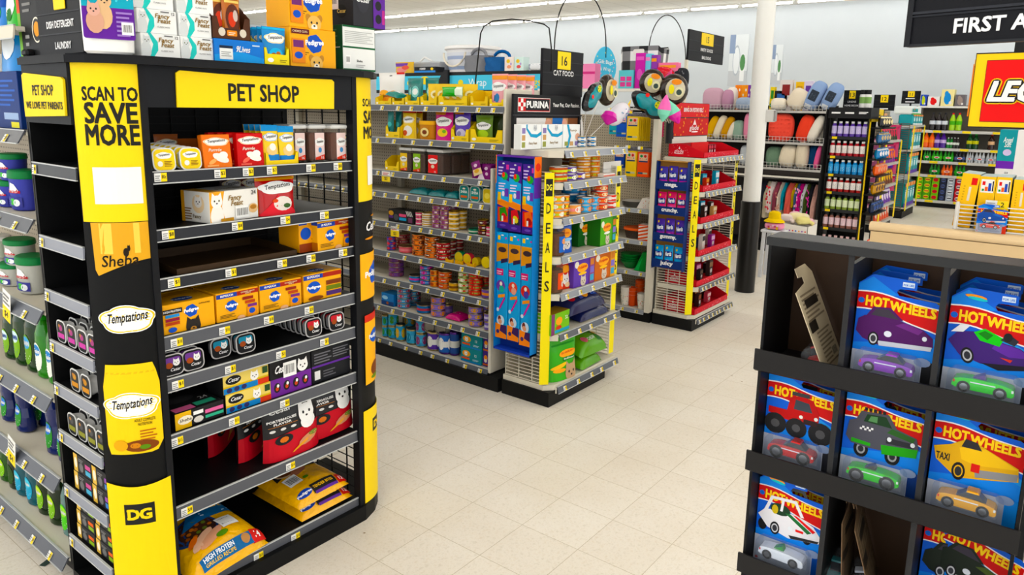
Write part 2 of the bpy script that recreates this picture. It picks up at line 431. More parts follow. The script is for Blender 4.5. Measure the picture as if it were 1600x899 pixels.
m = MB(); m.box(.937, PY - .002, 1.487, 1.631, PY + .02, 1.594, '15171b/n'); hd = m.build('header', PE)
Y1 = 'f4d600'
m = MB(); x0, x1 = 1.016, 1.536
pts = [(x0,1.488),(x1,1.490),(x1 + .003,1.575),(x1 - .006,1.582)] + [(x1 - (x1 - x0) * t,1.584 - .004 * math.sin(math.pi * t)) for t in (.25,.5,.75)] + [(x0 + .012,1.585),(x0 + .002,1.578)]
m.prism(pts, 'y', PY - .008, PY - .003, Y1)
f = Fc(m,lambda x,y,k: Vector((x,PY - .008 - k,y))); f.text('PET SHOP',1.285,1.509,.047,'1c1c17',w=.235,bold=.03)
m.build('sign_panel', hd)
m = MB(); m.box(.793, 2.03, 1.44, .805, 2.322, 1.594, '15171b/n'); m.build('side_header', PE)
m = MB()
ys = [(2.305, 1.455), (2.045, 1.462), (2.04, 1.552), (2.052, 1.558), (2.29, 1.572), (2.305, 1.566)]
m.prism(ys, 'x', .786, .792, Y1)
f = Fc(m, lambda x, y, k: Vector((.786 - k, 2.305 - x, y)))
f.text('PET SHOP',.135,1.513,.026,'1c1c17',w=.135,bold=.03); f.text('WE LOVE PET PARENTS',.135,1.478,.018,'1c1c17',w=.235,bold=.025)
m.build('sign_panel', PE)
def bow(A, B, bulge):
 A, B = Vector(A), Vector(B); d = B - A; n = Vector((d.y, -d.x)).normalized(); L = d.length
 def fn(x, z, k):      # x from 0 (left) to 1
  p = A + d * x + n * (bulge * 4 * x * (1 - x) + k); return Vector((p.x, p.y, z))
 return fn, L
DIGIT = '22231f'
def dg(f, cx, cz, w, h, q):    # square emblem with two slab letters
 f.rect(cx - w / 2, cz - h / 2, cx + w / 2, cz + h / 2, '1d1e1c')
 for tx, s in ((-.2, 'D'), (.2, 'G')):
  f.text(s, cx + tx * w, cz - h * .24, h * .48, q, bold=.05, w=w * .36)
 f.rect(cx - w * .42,cz + h * .14,cx - w * .2,cz + h * .24,q); f.rect(cx - w * .42,cz - h * .24,cx - w * .2,cz - h * .14,q)
for side in (0, 1):
 fn, L = bow(*(((.80, 2.03), (.937, 1.93)) if side == 0 else ((1.631, 1.93), (1.772, 2.03))), .026)
 m = MB()
 m.grid(lambda u, v: fn(u, .058 + (1.594 - .058) * v, 0), 12, 1, BK)
 m.grid(lambda u, v: fn(u, .058 + (1.594 - .058) * v, -.006), 12, 1, BK)
 f = Fc(m, fn, (.09, 9), .0012); f.asp = L
 zl = (lambda py: at_y(150 + py * .09, py, 1.975).z) if side == 0 else (lambda py: at_y(572 + py * .02, py, 1.96).z)
 K = 10
 if side == 0:
  f.rect(.015, zl(346), .985, 1.594, Y1)
  for t,y,h,ww in (('SCAN TO',157,.033,.74),('SAVE',192,.05,.7),('MORE',226,.05,.72)): f.text(t,.53,zl(y),h,'1c1c17',w=ww,bold=.035)
  f.rect(.22, zl(318), .88, zl(261), 'f4f3ec')
  f.poly([(.12 + .8 * i / 8,zl(347)) for i in range(9)] + [(.92,zl(405))] + [(.92 - .74 * i / 8,zl(405 + 24 * (i / 8) ** 1.5)) for i in range(1,9)] + [(.14,zl(420))],'dba51c/s')
  f.rect(.24, zl(395), .42, zl(348), 'f0cf6a/s'); f.rect(.72, zl(395), .8, zl(348), 'f0cf6a/s')
  f.text('Sheba', .5, zl(415), .03, '1c1408', w=.52, sl=.12, bold=.012, rise=.05)
  f.ell(.6,zl(393),.04,.012,'1c1408',10,ring=1); f.ell(.64,zl(387),.022,.008,'1c1408',10,ring=1); f.poly([(.62,zl(386)),(.625,zl(381)),(.64,zl(385)),(.655,zl(381)),(.66,zl(386))],'1c1408')
  f.cloud(.53, zl(497), .78, .075, 'Temptations')
  f.poly([(.16 + .68 * i / 8,zl(566)) for i in range(9)] + [(.88,zl(578)),(.92,zl(598)),(.92,zl(688)),(.84,zl(702))] + [(.84 - .7 * i / 8,zl(704)) for i in range(1,9)] + [(.1,zl(690)),(.1,zl(600)),(.14,zl(580))],'f5cf10')
  f.rect(.16, zl(581), .86, zl(578), 'dfb90c')
  f.cloud(.5, zl(630), .8, .072, 'Temptations')
  f.text('ADULT COMPLETE', .68, zl(655), .008, '3a2a08', w=.3); f.text('NUTRITION', .68, zl(661), .008, '3a2a08', w=.2)
  f.ell(.6,zl(692),.26,.017,'7a3f17',18); f.ell(.52,zl(691),.08,.008,'c9832c',12); f.ell(.66,zl(694),.08,.007,'5e8a2c',12); f.ell(.3,zl(690),.11,.016,'e0a818',14)
  f.lines(.6, zl(684), .84, zl(666), 4, 'b0681a')
  f.poly([(.02,zl(900))] + [(.02 + .96 * i / 8,.058) for i in range(9)] + [(.98 - .96 * i / 8,zl(748) + .012 * math.sin(math.pi * i / 8) * -1) for i in range(9)],Y1)
  dg(f, .5, zl(796), .46, .062, Y1)
 else:
  f.rect(.015, zl(312), .985, 1.594, Y1)
  for t,y,h,ww in (('SCAN TO',166,.024,.76),('SAVE',192,.04,.72),('MORE',216,.04,.74)): f.text(t,.56,zl(y),h,'1c1c17',w=ww,bold=.035)
  f.rect(.3, zl(288), .9, zl(243), 'f4f3ec')
  f.text('Cesar',.5,zl(358),.03,'f4f4f4',w=.6,sl=.25,bold=.03); f.ell(.36,zl(370),.2,.004,'d9901c',12); f.ell(.6,zl(336),.2,.003,'d9901c',12)
  f.rect(.015, zl(462), .985, zl(392), 'f6b40f')
  f.ell(.55,zl(425),.27,.04,'1d52b5',20,wob=lambda t: 1 + .08 * math.sin(5 * t)); f.text('Pedigree',.5,zl(429),.02,'ffffff',w=.7,bold=.04,rise=.03)
  f.rect(.1, zl(592), .92, zl(497), 'f4b60e'); f.rect(.1, zl(497), .92, zl(486), 'c7362a')
  f.ell(.5, zl(522), .24, .026, '1d52b5', 20); f.text('Pedigree', .48, zl(524), .014, 'ffffff', w=.5, bold=.04)
  f.rect(.6,zl(575),.92,zl(550),'1f4fae'); f.ell(.5,zl(572),.22,.028,'7a3f17',16); f.ell(.48,zl(584),.2,.008,'6a8a2a',12)
  f.rect(.015, .058, .985, zl(630), Y1); dg(f, .55, zl(658), .5, .05, Y1)
 m.build('corner_panel', PE)
# front shelves with their rails and tags (photo tag spots turned into shelf positions)
FX0, FX1 = .940, 1.628
PZ = [1.317, 1.160, 1.025, .860, .737, .570, .347, .086]
ptag = [[252,345,389,426,487,529],[264,372,447,508],[273,362,442,487,537],[277,352,421,484],[279,361,440,508],[278,367,446],[293,455],[405,463]]
ptxt = ['80c $2 $2 $3 $8 $8','$8 $8 $4 $4','$1 $1 85 85 $5','$18 $18 $18 $20','$1 $1 $1 $1','$15 $15 $20','$8 $14','$15 $18']
PSH = []
for i, z in enumerate(PZ):
 rh = .03 if i < 3 else .036
 tp = [at_y(p, at_y and (CY + 0), PY).x - FX0 for p in []]
 s = shelf(PE,FX1 - FX0,.375,(FX0,PY + .012,z),0,'0d0e10/n','202228/s' if i < 3 else '54565c/s',rh,tagpos=[],thick=.012,tilt=.002)
 for p, t in zip(ptag[i], ptxt[i].split()):
  yy = 0
  # the tag column p is read on the rail itself
  a, bb_ = .94, 1.63
  for _ in range(30):
   mid = (a + bb_) / 2
   c_ = [sum(CR[r][k] * (mid, PY, z - .015 - EYE)[k] for k in range(3)) for r in range(3)]
   if CX + CF * c_[0] / c_[2] < p: a = mid
   else: bb_ = mid
  price_tag(s, a - FX0, -rh + .005, -.0075, t, .034, .023)
 PSH.append(s)
# left-hand side shelves
SZ = [1.328, 1.121, .963, .810, .678, .529, .352, .185]
for i, z in enumerate(SZ):
 s = shelf(PE,.285,.115,(.80,2.318,z),W_,'0d0e10/n','26282c/s' if i == 0 else '8b8f9a/s',.03,tagpos=[.02],txt=('80',),thick=.01,tilt=.002)
# ================================================================ left aisle gondola (dish soap side)
LG = thing('store_gondola', 'cream gondola shelving of dish soap running back behind the black endcap', 'shelving')
m = MB(); m.box(.83, 2.34, 0, 1.6, 5.2, .07, '2a2825/n'); m.build('base', LG)
m = MB(); m.box(1.19, 2.34, .07, 1.21, 5.2, 1.62, peg); m.build('back_panel', LG)
LZ = [1.414, 1.16, .889, .617, .356, .088]
for z in LZ:
 shelf(LG,1.6,.37,(.80,3.95,z),W_,CREAM,'55585f/s',.034,tagpos=[.5,.62,.78,.93,1.08,1.22,1.36,1.5],tilt=.022)
 m = MB(); m.box(1.22, 2.34, z - .014, 1.58, 5.1, z, CREAM); m.build('rear_shelf', LG)
m = MB(); m.box(.80, 2.336, .07, 1.6, 2.342, 1.58, '1a1a1a'); m.build('end_panel', LG)
# ================================================================ cat food gondola with its endcap
def gondola(name, label, cat, X, y0, y1, depth, zs, tags, top, rot=W_):
 g = thing(name, label, cat)
 m = MB(); m.box(X + .0, y0 - .0, 0, X + 2 * depth, y1, .075, '121212/n'); m.build('base', g)
 m = MB(); m.box(X + depth - .01, y0 + .01, .075, X + depth + .01, y1, top, peg); m.build('back_panel', g)
 return g
PX = 2.90
GP = gondola('store_gondola','cream gondola shelving of cat food cans facing the black pet endcap across the aisle','shelving',PX,2.32,5.4,.33,None,None,1.50)
PGZ = [1.510, 1.323, 1.133, 1.007, .832, .652, .487, .310, .100]
for i, z in enumerate(PGZ):
 yn = 2.325 if i < 2 else 2.41
 shelf(GP,5.2 - yn,.31,(2.93,5.2,z),W_,CREAM,'5c6068/s',.03,tags=(24,20,21,30,30,20,22,24,24)[i],tilt=.012)
for (y, za, zb) in ((2.413, .08, 1.195), (2.335, 1.13, 1.60), (3.37, .08, 1.5), (4.4, .08, 1.5)):
 m = MB(); m.box(2.925,y - .018,za,3.22,y + .0,zb,CREAM,.003) if y < 2.5 else m.box(3.19,y - .018,za,3.22,y + .018,zb,CREAM)
 m.build('upright', GP)
for z in PGZ:
 m = MB(); m.box(3.24, 2.33, z - .014, 3.54, 5.2, z, CREAM); m.build('rear_shelf', GP)
def deal_strip(parent, A, B, z0, z1, w, top='f3ec7c'):
 # narrow yellow sale strip between A and B (plan points)
 A, B = Vector(A), Vector(B); d = (B - A); L = d.length; d.normalize(); n = Vector((d.y, -d.x))
 def fn(x, z, k): p = A + d * x + n * k; return Vector((p.x, p.y, z))
 m = MB()
 m.add([fn(0,z0,0),fn(L,z0,0),fn(L,z1,0),fn(0,z1,0),fn(0,z0,-.004),fn(L,z0,-.004),fn(L,z1,-.004),fn(0,z1,-.004)],
   [(0, 1, 2, 3), (7, 6, 5, 4), (0, 4, 5, 1), (1, 5, 6, 2), (2, 6, 7, 3), (3, 7, 4, 0)], 'f4e51c')
 f = Fc(m, fn)
 h = z1 - z0
 f.rect(0, z0, L, z1, 'f3e23a')
 f.rect(L * .15,z1 - .115,L * .87,z1 - .03,'1d1e1c'); f.text('DG',L * .5,z1 - .085,.028,'f4e86a',w=L * .55,bold=.04)
 for i,ch in enumerate('DEALS'): f.text(ch,L * .5,z1 - .20 - i * .098,.052,'2a2a1a',w=L * .46 if ch != 'L' else L * .36)
 return m.build('deal_strip', parent)
def endcap(label, X, X1, zs, strips, name='endcap_shelving', tg=5, H=1.2, gap=(2.02, 2.36)):
 e = thing(name, label, 'display shelf')
 m = MB(); m.box(X - .015, 1.995, 0, X1 - .13, 2.30, .078, '121212/n'); m.build('base', e)
 m = MB(); m.prism([(X - .005,2.04),(X + .035,2.0),(X1 - .02,2.0),(X1 - .02,2.30),(X - .005,2.30)],'z',.078,.105,CREAM); m.build('deck',e)
 m = MB(); m.box(X + .02, 2.285, .1, X1 - .04, 2.297, zs[0], peg); m.build('back_panel', e)
 for xx, nm in ((X + .005, 'side_grid'), (X1 - .04, 'side_grid')):
  m = MB(MATX(xx)); wires(m, 2.03, .11, 2.29, min(zs[0], H), 0, CREAM, 3, 58, .0022); m.build(nm, e)
 for i, z in enumerate(zs):
  s = shelf(e,X1 - X - .06,.29,(X + .05,1.99,z),0,CREAM,'8f939b/s' if i < len(zs) - 2 else '5c6068/s',.032,tags=tg,tilt=.01)
  m = MB(); m.prism([(-.048, .06), (0, 0), (0, .29), (-.048, .29)], 'z', -.034, -.001, CREAM); m.build('shelf_end', s)
 deal_strip(e, (X - .03, 2.045), (X + .005, 2.012), .115, H, .05)
 deal_strip(e, (X1 - .035, 2.03), (X1 + .015, 2.03), .11, H, .05)
 return e
def MATX(x): return Matrix(((0,0,0,x),(1,0,0,0),(0,0,1,0),(0,0,0,1))) @ Matrix(((1,0,0,0),(0,1,0,0),(0,0,1,0),(0,0,0,1))) if False else Matrix(((0,1,0,x),(1,0,0,0),(0,0,1,0),(0,0,0,1)))
PEZ = [1.305, 1.149, .972, .777, .586, .374, .092]
EP = endcap('cream endcap with yellow deal strips holding cat food below a black header sign', 2.925, 3.60, PEZ, None)
GX = 4.63
G5 = gondola('store_gondola','cream gondola shelving of gift bags and paper cups in the party aisle','shelving',GX,2.315,5.4,.36,None,None,1.47)
GEZ = [1.20, .97, .752, .523, .306, .074]
E5 = endcap('cream endcap with yellow deal strips holding red air freshener boxes',4.655,5.36,GEZ,None,tg=9,H=1.19)
# ---------------------------------------------------------------- goods: builders (front towards local -y, origin at the bottom of the front)
def carton(w, h, d, c, art=None, side=None, top=None, b=.0015):
 m = MB(); m.box(-w / 2, 0, 0, w / 2, d, h, c, b)
 B = (-w / 2, 0, 0, w / 2, d, h)
 if art: art(m.face('f', *B), w, h)
 if side:
  for q in 'lr': side(m.face(q, *B), d, h)
 if top: top(m.face('t', *B), w, d)
 return m
def pouch(w, h, t, c, art=None, seal=.07, gus=True, back=None):
 # stand-up bag with a flat crimped top
 ph = random.random() * 6
 def th(u, v):
  a = max(0, 1 - abs(2 * u - 1) ** 3.5) ** .7
  q = (.28 + .72 * (1 - v) ** .7) if gus else max(0, 1 - abs(2 * v - 1) ** 3) ** .6
  if v > 1 - seal: q = 0
  else: q *= min(1, (1 - seal - v) / .22 + .02) ** .6
  if not gus and v < seal: q = 0
  return t / 2 * a * q + .0006
 def fx(u, v): return (u - .5) * w * (1 - .05 * math.sin(math.pi * v)), h * v
 def wr(u,v): return .03 * t * math.sin(9 * u + 7 * v + ph) * math.sin(math.pi * min(1,v * 1.1)) * math.sin(math.pi * u)
 def fr(u, v, k=0): x, z = fx(u, v); return Vector((x, t / 2 - th(u, v) - wr(u, v) - k, z))
 def bk(u, v): x, z = fx(u, v); return Vector((x, t / 2 + th(u, v), z))
 m = MB(); n = 14
 m.grid(lambda u, v: fr(u, v), n, 16, c); m.grid(lambda u, v: bk(1 - u, v), n, 10, back or c)
 if gus: m.grid(lambda u,v: Vector((fx(u,0)[0],(t / 2 - th(u,0) - wr(u,0)) * (1 - v) + (t / 2 + th(u,0)) * v,.0003)),n,1,back or c)
 if art: art(Fc(m, lambda x, y, k: fr(min(1, max(0, x / w)), min(1, max(0, y / h)), k), (w / 9, h / 11), .0012), w, h)
 return m
def can(r, h, label, band=None, metal='b9b4a8/m', spot=None, mark=None, lidc=None, ring=.09, name=None):
 m = MB(); q = h * ring
 pr = [(r * .9, 0, metal), (r, q * .4, metal), (r, q, label)]
 if band: pr += [(r, h * .34, band), (r, h * .62, label)]
 pr += [(r,h - q,metal),(r * 1.015,h - q * .7,metal),(r * 1.015,h,metal),(r * .93,h,lidc or metal),(r * .92,h - q * .5,lidc or metal),(.0005,h - q * .5,lidc or metal)]
 m.lathe(pr, 22)
 def fn(off): return lambda x, y, k: Vector(((r + k) * math.sin(x / r + off), -(r + k) * math.cos(x / r + off), y))
 for off in (-1.45, 0, 1.45):
  f = Fc(m, fn(off), (r * .5, 9), .0006)
  if spot: f.ell(0, h * .5, r * .5, h * .3, spot, 14)
  if mark: f.rect(-r * .36, h * .43, r * .36, h * .58, mark)
 return m
def tray(w, h, d, lid, art=None, rim='e6e6e4', body='d9d9d6/s', tilt=0):
 # small square food tray standing on its side, foil lid to the front
 def rr(W, H, n=5, q=.28):
  r = min(W, H) * q; p = []
  for cx, cy, a in ((W / 2 - r, H - r, 0), (-W / 2 + r, H - r, 90), (-W / 2 + r, r, 180), (W / 2 - r, r, 270)):
   p += [(cx + r * math.cos(math.radians(a + 90 * i / n)),cy + r * math.sin(math.radians(a + 90 * i / n))) for i in range(n + 1)]
  return p
 m = MB(); O = rr(w, h); m.prism(O, 'y', 0, .0025, rim)
 I = [(x * .86,h / 2 + (y - h / 2) * .86) for x,y in O]; J = [(x * .7,h / 2 + (y - h / 2) * .7) for x,y in O]; n = len(O)
 m.add([(x,.0025,y) for x,y in I] + [(x,d,y) for x,y in J],[(i,(i + 1) % n,n + (i + 1) % n,n + i) for i in range(n)] + [tuple(range(2 * n - 1,n - 1,-1))],body,True)
 f = Fc(m, lambda x, y, k: Vector((x - w / 2, -k, y)))
 L = [(w / 2 + x * .9, h / 2 + (y - h / 2) * .9) for x, y in O]
 f.poly(L, lid)
 if art: art(f, w, h)
 return m
def bottle(name, prof, parts, label, cat, loc, rot=0, sx=1, sy=.6, art=None, pw=None, group=None, neck=None):
 # parts: list of (part name, profile, colour); the first is the body
 t = thing(name, label, cat, loc, rot, group)
 for nm, pr, c in parts:
  m = MB(); m.lathe([(r,z,c) for r,z in pr],18,sx=sx if nm != 'cap' else 1,sy=sy if nm != 'cap' else 1,pw=pw if nm != 'cap' else None)
  if nm == 'body' and art:
   R = max(r for r, z in pr)
   def rad(z):
    for (r0, z0), (r1, z1) in zip(pr, pr[1:]):
     if z0 <= z <= z1 and z1 > z0: return r0 + (r1 - r0) * (z - z0) / (z1 - z0)
    return R
   def fn(x, y, k, sgn=1):
    a = x / R; q = (abs(math.sin(a)) ** pw + abs(math.cos(a)) ** pw) ** (-1 / pw) if pw else 1
    return Vector((rad(y) * q * sx * math.sin(a) * (1 + k / R), -rad(y) * q * sy * math.cos(a) - k, y))
   f = Fc(m, fn, (R * .3, max(z for r, z in pr) / 10), .0008); mm = MB(); f.mb = mm
   art(f, R); mm.build('label', t)
  m.build(nm, t)
 return t
def tray_box(w, h, d, c, low=.45, cut=.6, inner='b98a55', art=None, slope=True):
 # open cardboard display tray: low front with a dip, sloping sides
 m = MB(); e = .0015
 x0, x1 = -w / 2, w / 2; l = h * low
 m.box(x0, 0, 0, x1, d, e, c)
 a, b = x0 + w * (1 - cut) / 2, x1 - w * (1 - cut) / 2
 m.prism([(x0,0),(x1,0),(x1,h * .62),(b,h * .62),(b - w * .06,l * .7),(a + w * .06,l * .7),(a,h * .62),(x0,h * .62)],'y',0,e,c)
 m.box(x0, d - e, 0, x1, d, h, c)
 for x in (x0, x1 - e): m.prism([(0, 0), (d, 0), (d, h), (d * .55, h), (0, h * .62)], 'x', x, x + e, c)
 if art: art(m.face('f', x0, 0, 0, x1, d, h), w, h)
 return m
def tempt(c, rim='f2d22a', lo=None, txt='Temptations', cw=.86):
 def a(f, w, h):
  f.rect(w * .02, h * .93, w * .98, h * .985, lo or c)
  f.ell(w * .5,h * .28,w * .3,h * .17,lo or 'f0e4c8',16); f.ell(w * .4,h * .25,w * .12,h * .07,'8a4a1e',10); f.ell(w * .6,h * .3,w * .1,h * .06,'b5672a',10)
  f.cloud(w * .5, h * .7, w * cw, h * .27, txt, rim)
 return a
def pedi(kind, dogc='e3b66a', dark='b98440'):
 def a(f, w, h):
  def badge(cx,cy,s): f.ell(cx,cy,s,s * .95,'1c4fb4',18,wob=lambda t: 1 + .07 * math.sin(6 * t)); f.text('Pedigree',cx,cy - s * .18,s * .5,'ffffff',w=s * 2.3,bold=.04,rise=.06)
  if kind == 'pouch':
   f.rect(0, h * .80, w * .48, h * .95, '1f3f9c'); f.rect(w * .48, h * .80, w, h * .95, 'a32c1c')
   f.text('18 POUCH',w * .24,h * .845,h * .07,'ffffff',wmax=w * .4,bold=.03); f.text('CHOPPED GRAVY',w * .74,h * .87,h * .045,'f3e0c0',wmax=w * .44); f.text('VARIETY',w * .74,h * .82,h * .04,'f3e0c0',wmax=w * .3)
   badge(w * .34, h * .5, min(w, h) * .2)
   for i,q in enumerate(('8c2a1c','b0441c','6c2a7a')): f.rect(w * (.6 + i * .06),h * (.62 - i * .14),w * (.86 + i * .04),h * (.72 - i * .14),q)
   f.rect(w * .7, 0, w * .95, h * .34, 'e2931a'); f.ell(w * .82, h * .2, w * .08, h * .1, '1c4fb4', 12)
   f.lines(w * .06, h * .12, w * .42, h * .26, 3, '7a5a12'); f.ell(w * .55, h * .02, w * .1, h * .1, 'e8b48c', 10)
  elif kind == 'dog':
   badge(w * .54, h * .66, min(w, h) * .22); f.text('18 POUCHES', w * .8, h * .82, h * .05, '4a2a08', wmax=w * .3)
   f.pet(w * .56, h * .12, min(w, h) * .26, dogc, 'cat' if dogc == '2a2522' else 'dog', dark=dark)
   f.rect(0,h * .68,w * .36,h * .84,'1b1b1b'); f.text('HIGH PROTEIN',w * .17,h * .73,h * .07,'ffffff',wmax=w * .32)
   for i,q in enumerate(('3a8ac8','8c1c3c','b0441c')): f.rect(w * .04,h * (.56 - .13 * i),w * .3,h * (.66 - .13 * i),q)
   f.ell(w * .16, h * .14, w * .08, h * .09, '1c4fb4', 12)
  else:
   badge(w * .52, h * .62, min(w, h) * .25); f.lines(w * .12, h * .32, w * .4, h * .42, 2, '7a5a12')
   f.pet(w * .55, h * .12, min(w, h) * .2, dogc, 'dog', dark=dark)
   f.rect(w * .02,h * .84,w * .4,h * .97,'5e1c1c'); f.text('CHOICE CUTS',w * .2,h * .88,h * .05,'f3e0c0',wmax=w * .34)
   f.rect(w * .02,h * .1,w * .3,h * .72,'e08a1a'); f.ell(w * .16,h * .3,w * .09,h * .09,'1c4fb4',12); f.rect(w * .05,h * .5,w * .27,h * .68,'6a2a6a')
 return a
def fancy(acc='4cc8c0', n='12', cat='d8dcdc'):
 def a(f, w, h):
  f.poly([(w * .2,0),(w * .3,0),(w * .42,h * .3),(w * .42,h * .65),(w * .26,h),(w * .18,h),(w * .3,h * .55)],acc)
  f.ell(w * .12, h * .3, w * .13, h * .36, cat, 16); f.pet(w * .14, h * .7, min(w, h) * .17, cat, 'cat', '4a5a20')
  f.text('Fancy',w * .62,h * .66,h * .19,'8a6a1a',w=w * .36,sl=.25,bold=.02); f.text('Feast',w * .66,h * .46,h * .19,'8a6a1a',w=w * .32,sl=.25,bold=.02)
  f.text('CLASSIC PATE',w * .64,h * .26,h * .06,'8a8a8a',wmax=w * .36); f.text(n,w * .9,h * .82,h * .12,'1c1c1c'); f.rect(w * .58,h * .9,w * .8,h * .95,'6a6a6a')
 return a
def cesar(c1='141416', c2='6a2a8c', lbl='Cesar'):
 def a(f, w, h):
  f.rect(0,0,w,h * .5,c2); f.ell(w * .25,h * .72,w * .2,h * .2,'0f0f10',16); f.text(lbl,w * .25,h * .65,h * .2,'f4f4f4',w=w * .3,sl=.3,bold=.03)
  for i in range(4): f.ell(w * (.15 + .23 * i),h * .25,w * .08,h * .14,'202024',12); f.ell(w * (.15 + .23 * i),h * .22,w * .04,h * .06,'c04a2a',8); f.ell(w * (.17 + .23 * i),h * .3,w * .03,h * .05,'efefef',8)
  f.pet(w * .78, h * .68, min(w, h) * .17, 'f4f4f2', 'cat')
 return a
def cesar_lid(c):
 def a(f, w, h):
  f.rect(w * .1, h * .12, w * .9, h * .88, '131314', r=w * .12); f.rect(w * .14, h * .5, w * .86, h * .86, c, r=w * .1)
  f.ell(w * .34,h * .5,w * .16,h * .14,'9a4a1c',12); f.pet(w * .66,h * .58,w * .15,'f2f2f0','cat'); f.text('Cesar',w * .58,h * .22,h * .14,'f4f4f4',w=w * .44,sl=.3)
 return a
def aisle_sign(name, label, num, rows, loc, w, h, rot=0, nrow=4, group=None, side=True, tw=.26, th=.3):
 # black aisle marker with slats and a yellow number plate
 t = thing(name, label, 'aisle sign', loc, rot, group)
 m = MB(); m.box(-w / 2, 0, 0, w / 2, .018, h, '121317/n', .002)
 for i in range(1, nrow): m.box(-w / 2, -.002, h * i / nrow - .002, w / 2, 0, h * i / nrow + .001, '2c2e33')
 m.build('board', t)
 m = MB(); pw, ph = w * tw, h * th
 f = Fc(m, lambda x, y, k: Vector((x, -.003 - k, y)))
 m.box(-pw / 2, -.003, h - ph - h * .03, pw / 2, 0, h - h * .03, 'f5d60f', .001)
 if num: f.text(num,0,h - ph * .78 - h * .03,ph * .52,'1a1a1a',wmax=pw * .8,bold=.015); m.build('number_plate',t)
 if rows:
  m = MB(); f = Fc(m, lambda x, y, k: Vector((x, -k, y)))
  for tx, fz, fh in rows:
   if not tx: f.lines(-w * .28, h * fz, w * .24, h * (fz + fh), 1, 'f2f2f2', .7); continue
   f.text(tx, 0, h * fz, h * fh, 'f2f2f2', wmax=w * .8, bold=.02)
  m.build('lettering', t)
 return t
def put(mb, name, label, cat, loc, rot=0, group=None, tilt=None):
 o = mb.build(name, None, loc, rot)
 if tilt: o.rotation_euler = tilt
 return tag(o, label, cat, group)
# ================================================================ goods on the black pet endcap
CT = 1.6165
def jar(label, loc, w, d, h, fill, labc, cat='treat tub', rot=0, group=None, lid='e9e9e6', lx=.1):
 t = thing('treat_tub', label, cat, loc, rot, group)
 m = MB(); m.box(-w / 2, 0, 0, w / 2, d, h * .9, 'e8e4e0/c', .006); m.build('body', t)
 m = MB(); m.box(-w / 2 + .002, .002, .003, w / 2 - .002, d - .002, h * .78, fill, .006); m.build('contents', t)
 m = MB(); m.box(-w / 2 - .003, -.003, h * .89, w / 2 + .003, d + .003, h, lid, .004); m.build('lid', t)
 m = MB(); a = lx * w - w * .3; m.box(a,-.0012,h * .06,a + w * .6,-.0004,h * .78,labc[0]); f = m.face('f',a,-.0012,h * .06,a + w * .6,0,h * .78)
 W, H = w * .6, h * .72
 f.cloud(W / 2,H * .66,W * .98,H * .3,'Temptations','f6f6f4'); f.ell(W / 2,H * .36,W * .18,H * .1,labc[1],12); f.poly([(0,0),(W,0),(W,H * .2),(0,H * .08)],labc[2]); f.text('16',W * .75,H * .03,H * .1,'ffffff')
 m.build('label', t); return t
# on top
cx_, wd, z0, z1 = spanx(1.955, 213, 52.6, 276.6, 94); fh = z1 - CT
mb = carton(wd * .97, fh, .07, 'f1f2f0', fancy()); proto = None
cx2 = spanx(1.955, 276.6, 58, 334, 99)[0]
for r, nm in enumerate(('bottom', 'middle', 'top')):
 for k, (x, sn) in enumerate(((cx_, 'left'), (cx2, 'right'))):
  lab = f'white and teal cat food box, {nm} of the {sn} stack on the black endcap'
  loc = (x + .012 - .004 * r * (1 - k), 1.957 + .004 * r, CT + r * (fh + .0006))
  if proto is None: proto = put(mb, 'cat_food_box', lab, 'box', loc, 0, 'white cat food boxes on the endcap top')
  else: dup(proto, loc, lab, group='white cat food boxes on the endcap top')
# litter jug
j = thing('litter_jug','white litter jug with purple and teal kitten label on the endcap corner','jug',(.880,1.992,CT),-.3)
m = MB(); m.lathe([(.05,0,'f0f0ee'),(.057,.006,'f0f0ee'),(.058,.05,'f0f0ee'),(.058,.19,'f0f0ee'),(.05,.215,'f0f0ee'),(.03,.24,'f0f0ee')],28,pw=5); m.build('body',j)
m = MB(); m.lathe([(.03, .238, '5a2a8c'), (.03, .262, '5a2a8c')], 18); m.build('cap', j)
m = MB(); m.tube([(.02,0,.235),(.04,0,.26),(.062,0,.25),(.067,0,.2)],.008,'f0f0ee',8); m.build('handle',j)
m = MB(); f = m.face('f',-.057,-.0585,.035,.071,0,.19); f.k = .0035; f_ = f.fn; f.fn = lambda x,y,k: f_(x * .89,y,k)
f.rect(0,0,.128,.155,'5c2290',r=.006); f.rect(0,.075,.128,.118,'1aa2b8'); f.rect(0,.118,.128,.155,'4b1c7c')
f.ell(.03,.135,.022,.012,'f4f4f4',14); f.ell(.1,.14,.02,.011,'f4f4f4',14); f.text('Lightweight',.102,.098,.01,'ffffff',w=.042); f.rect(.083,.09,.088,.11,'5fd0dc')
f.ell(.052,.055,.022,.032,'d9b48c',14); f.pet(.056,.09,.017,'d9b48c','cat'); f.ell(.03,.04,.022,.028,'cfa08a',14); f.pet(.028,.068,.016,'d6a898','cat')
f.lines(.082, .008, .124, .072, 6, '9a7ac0'); f.bars(.094, .012, .124, .042)
m.build('label', j)
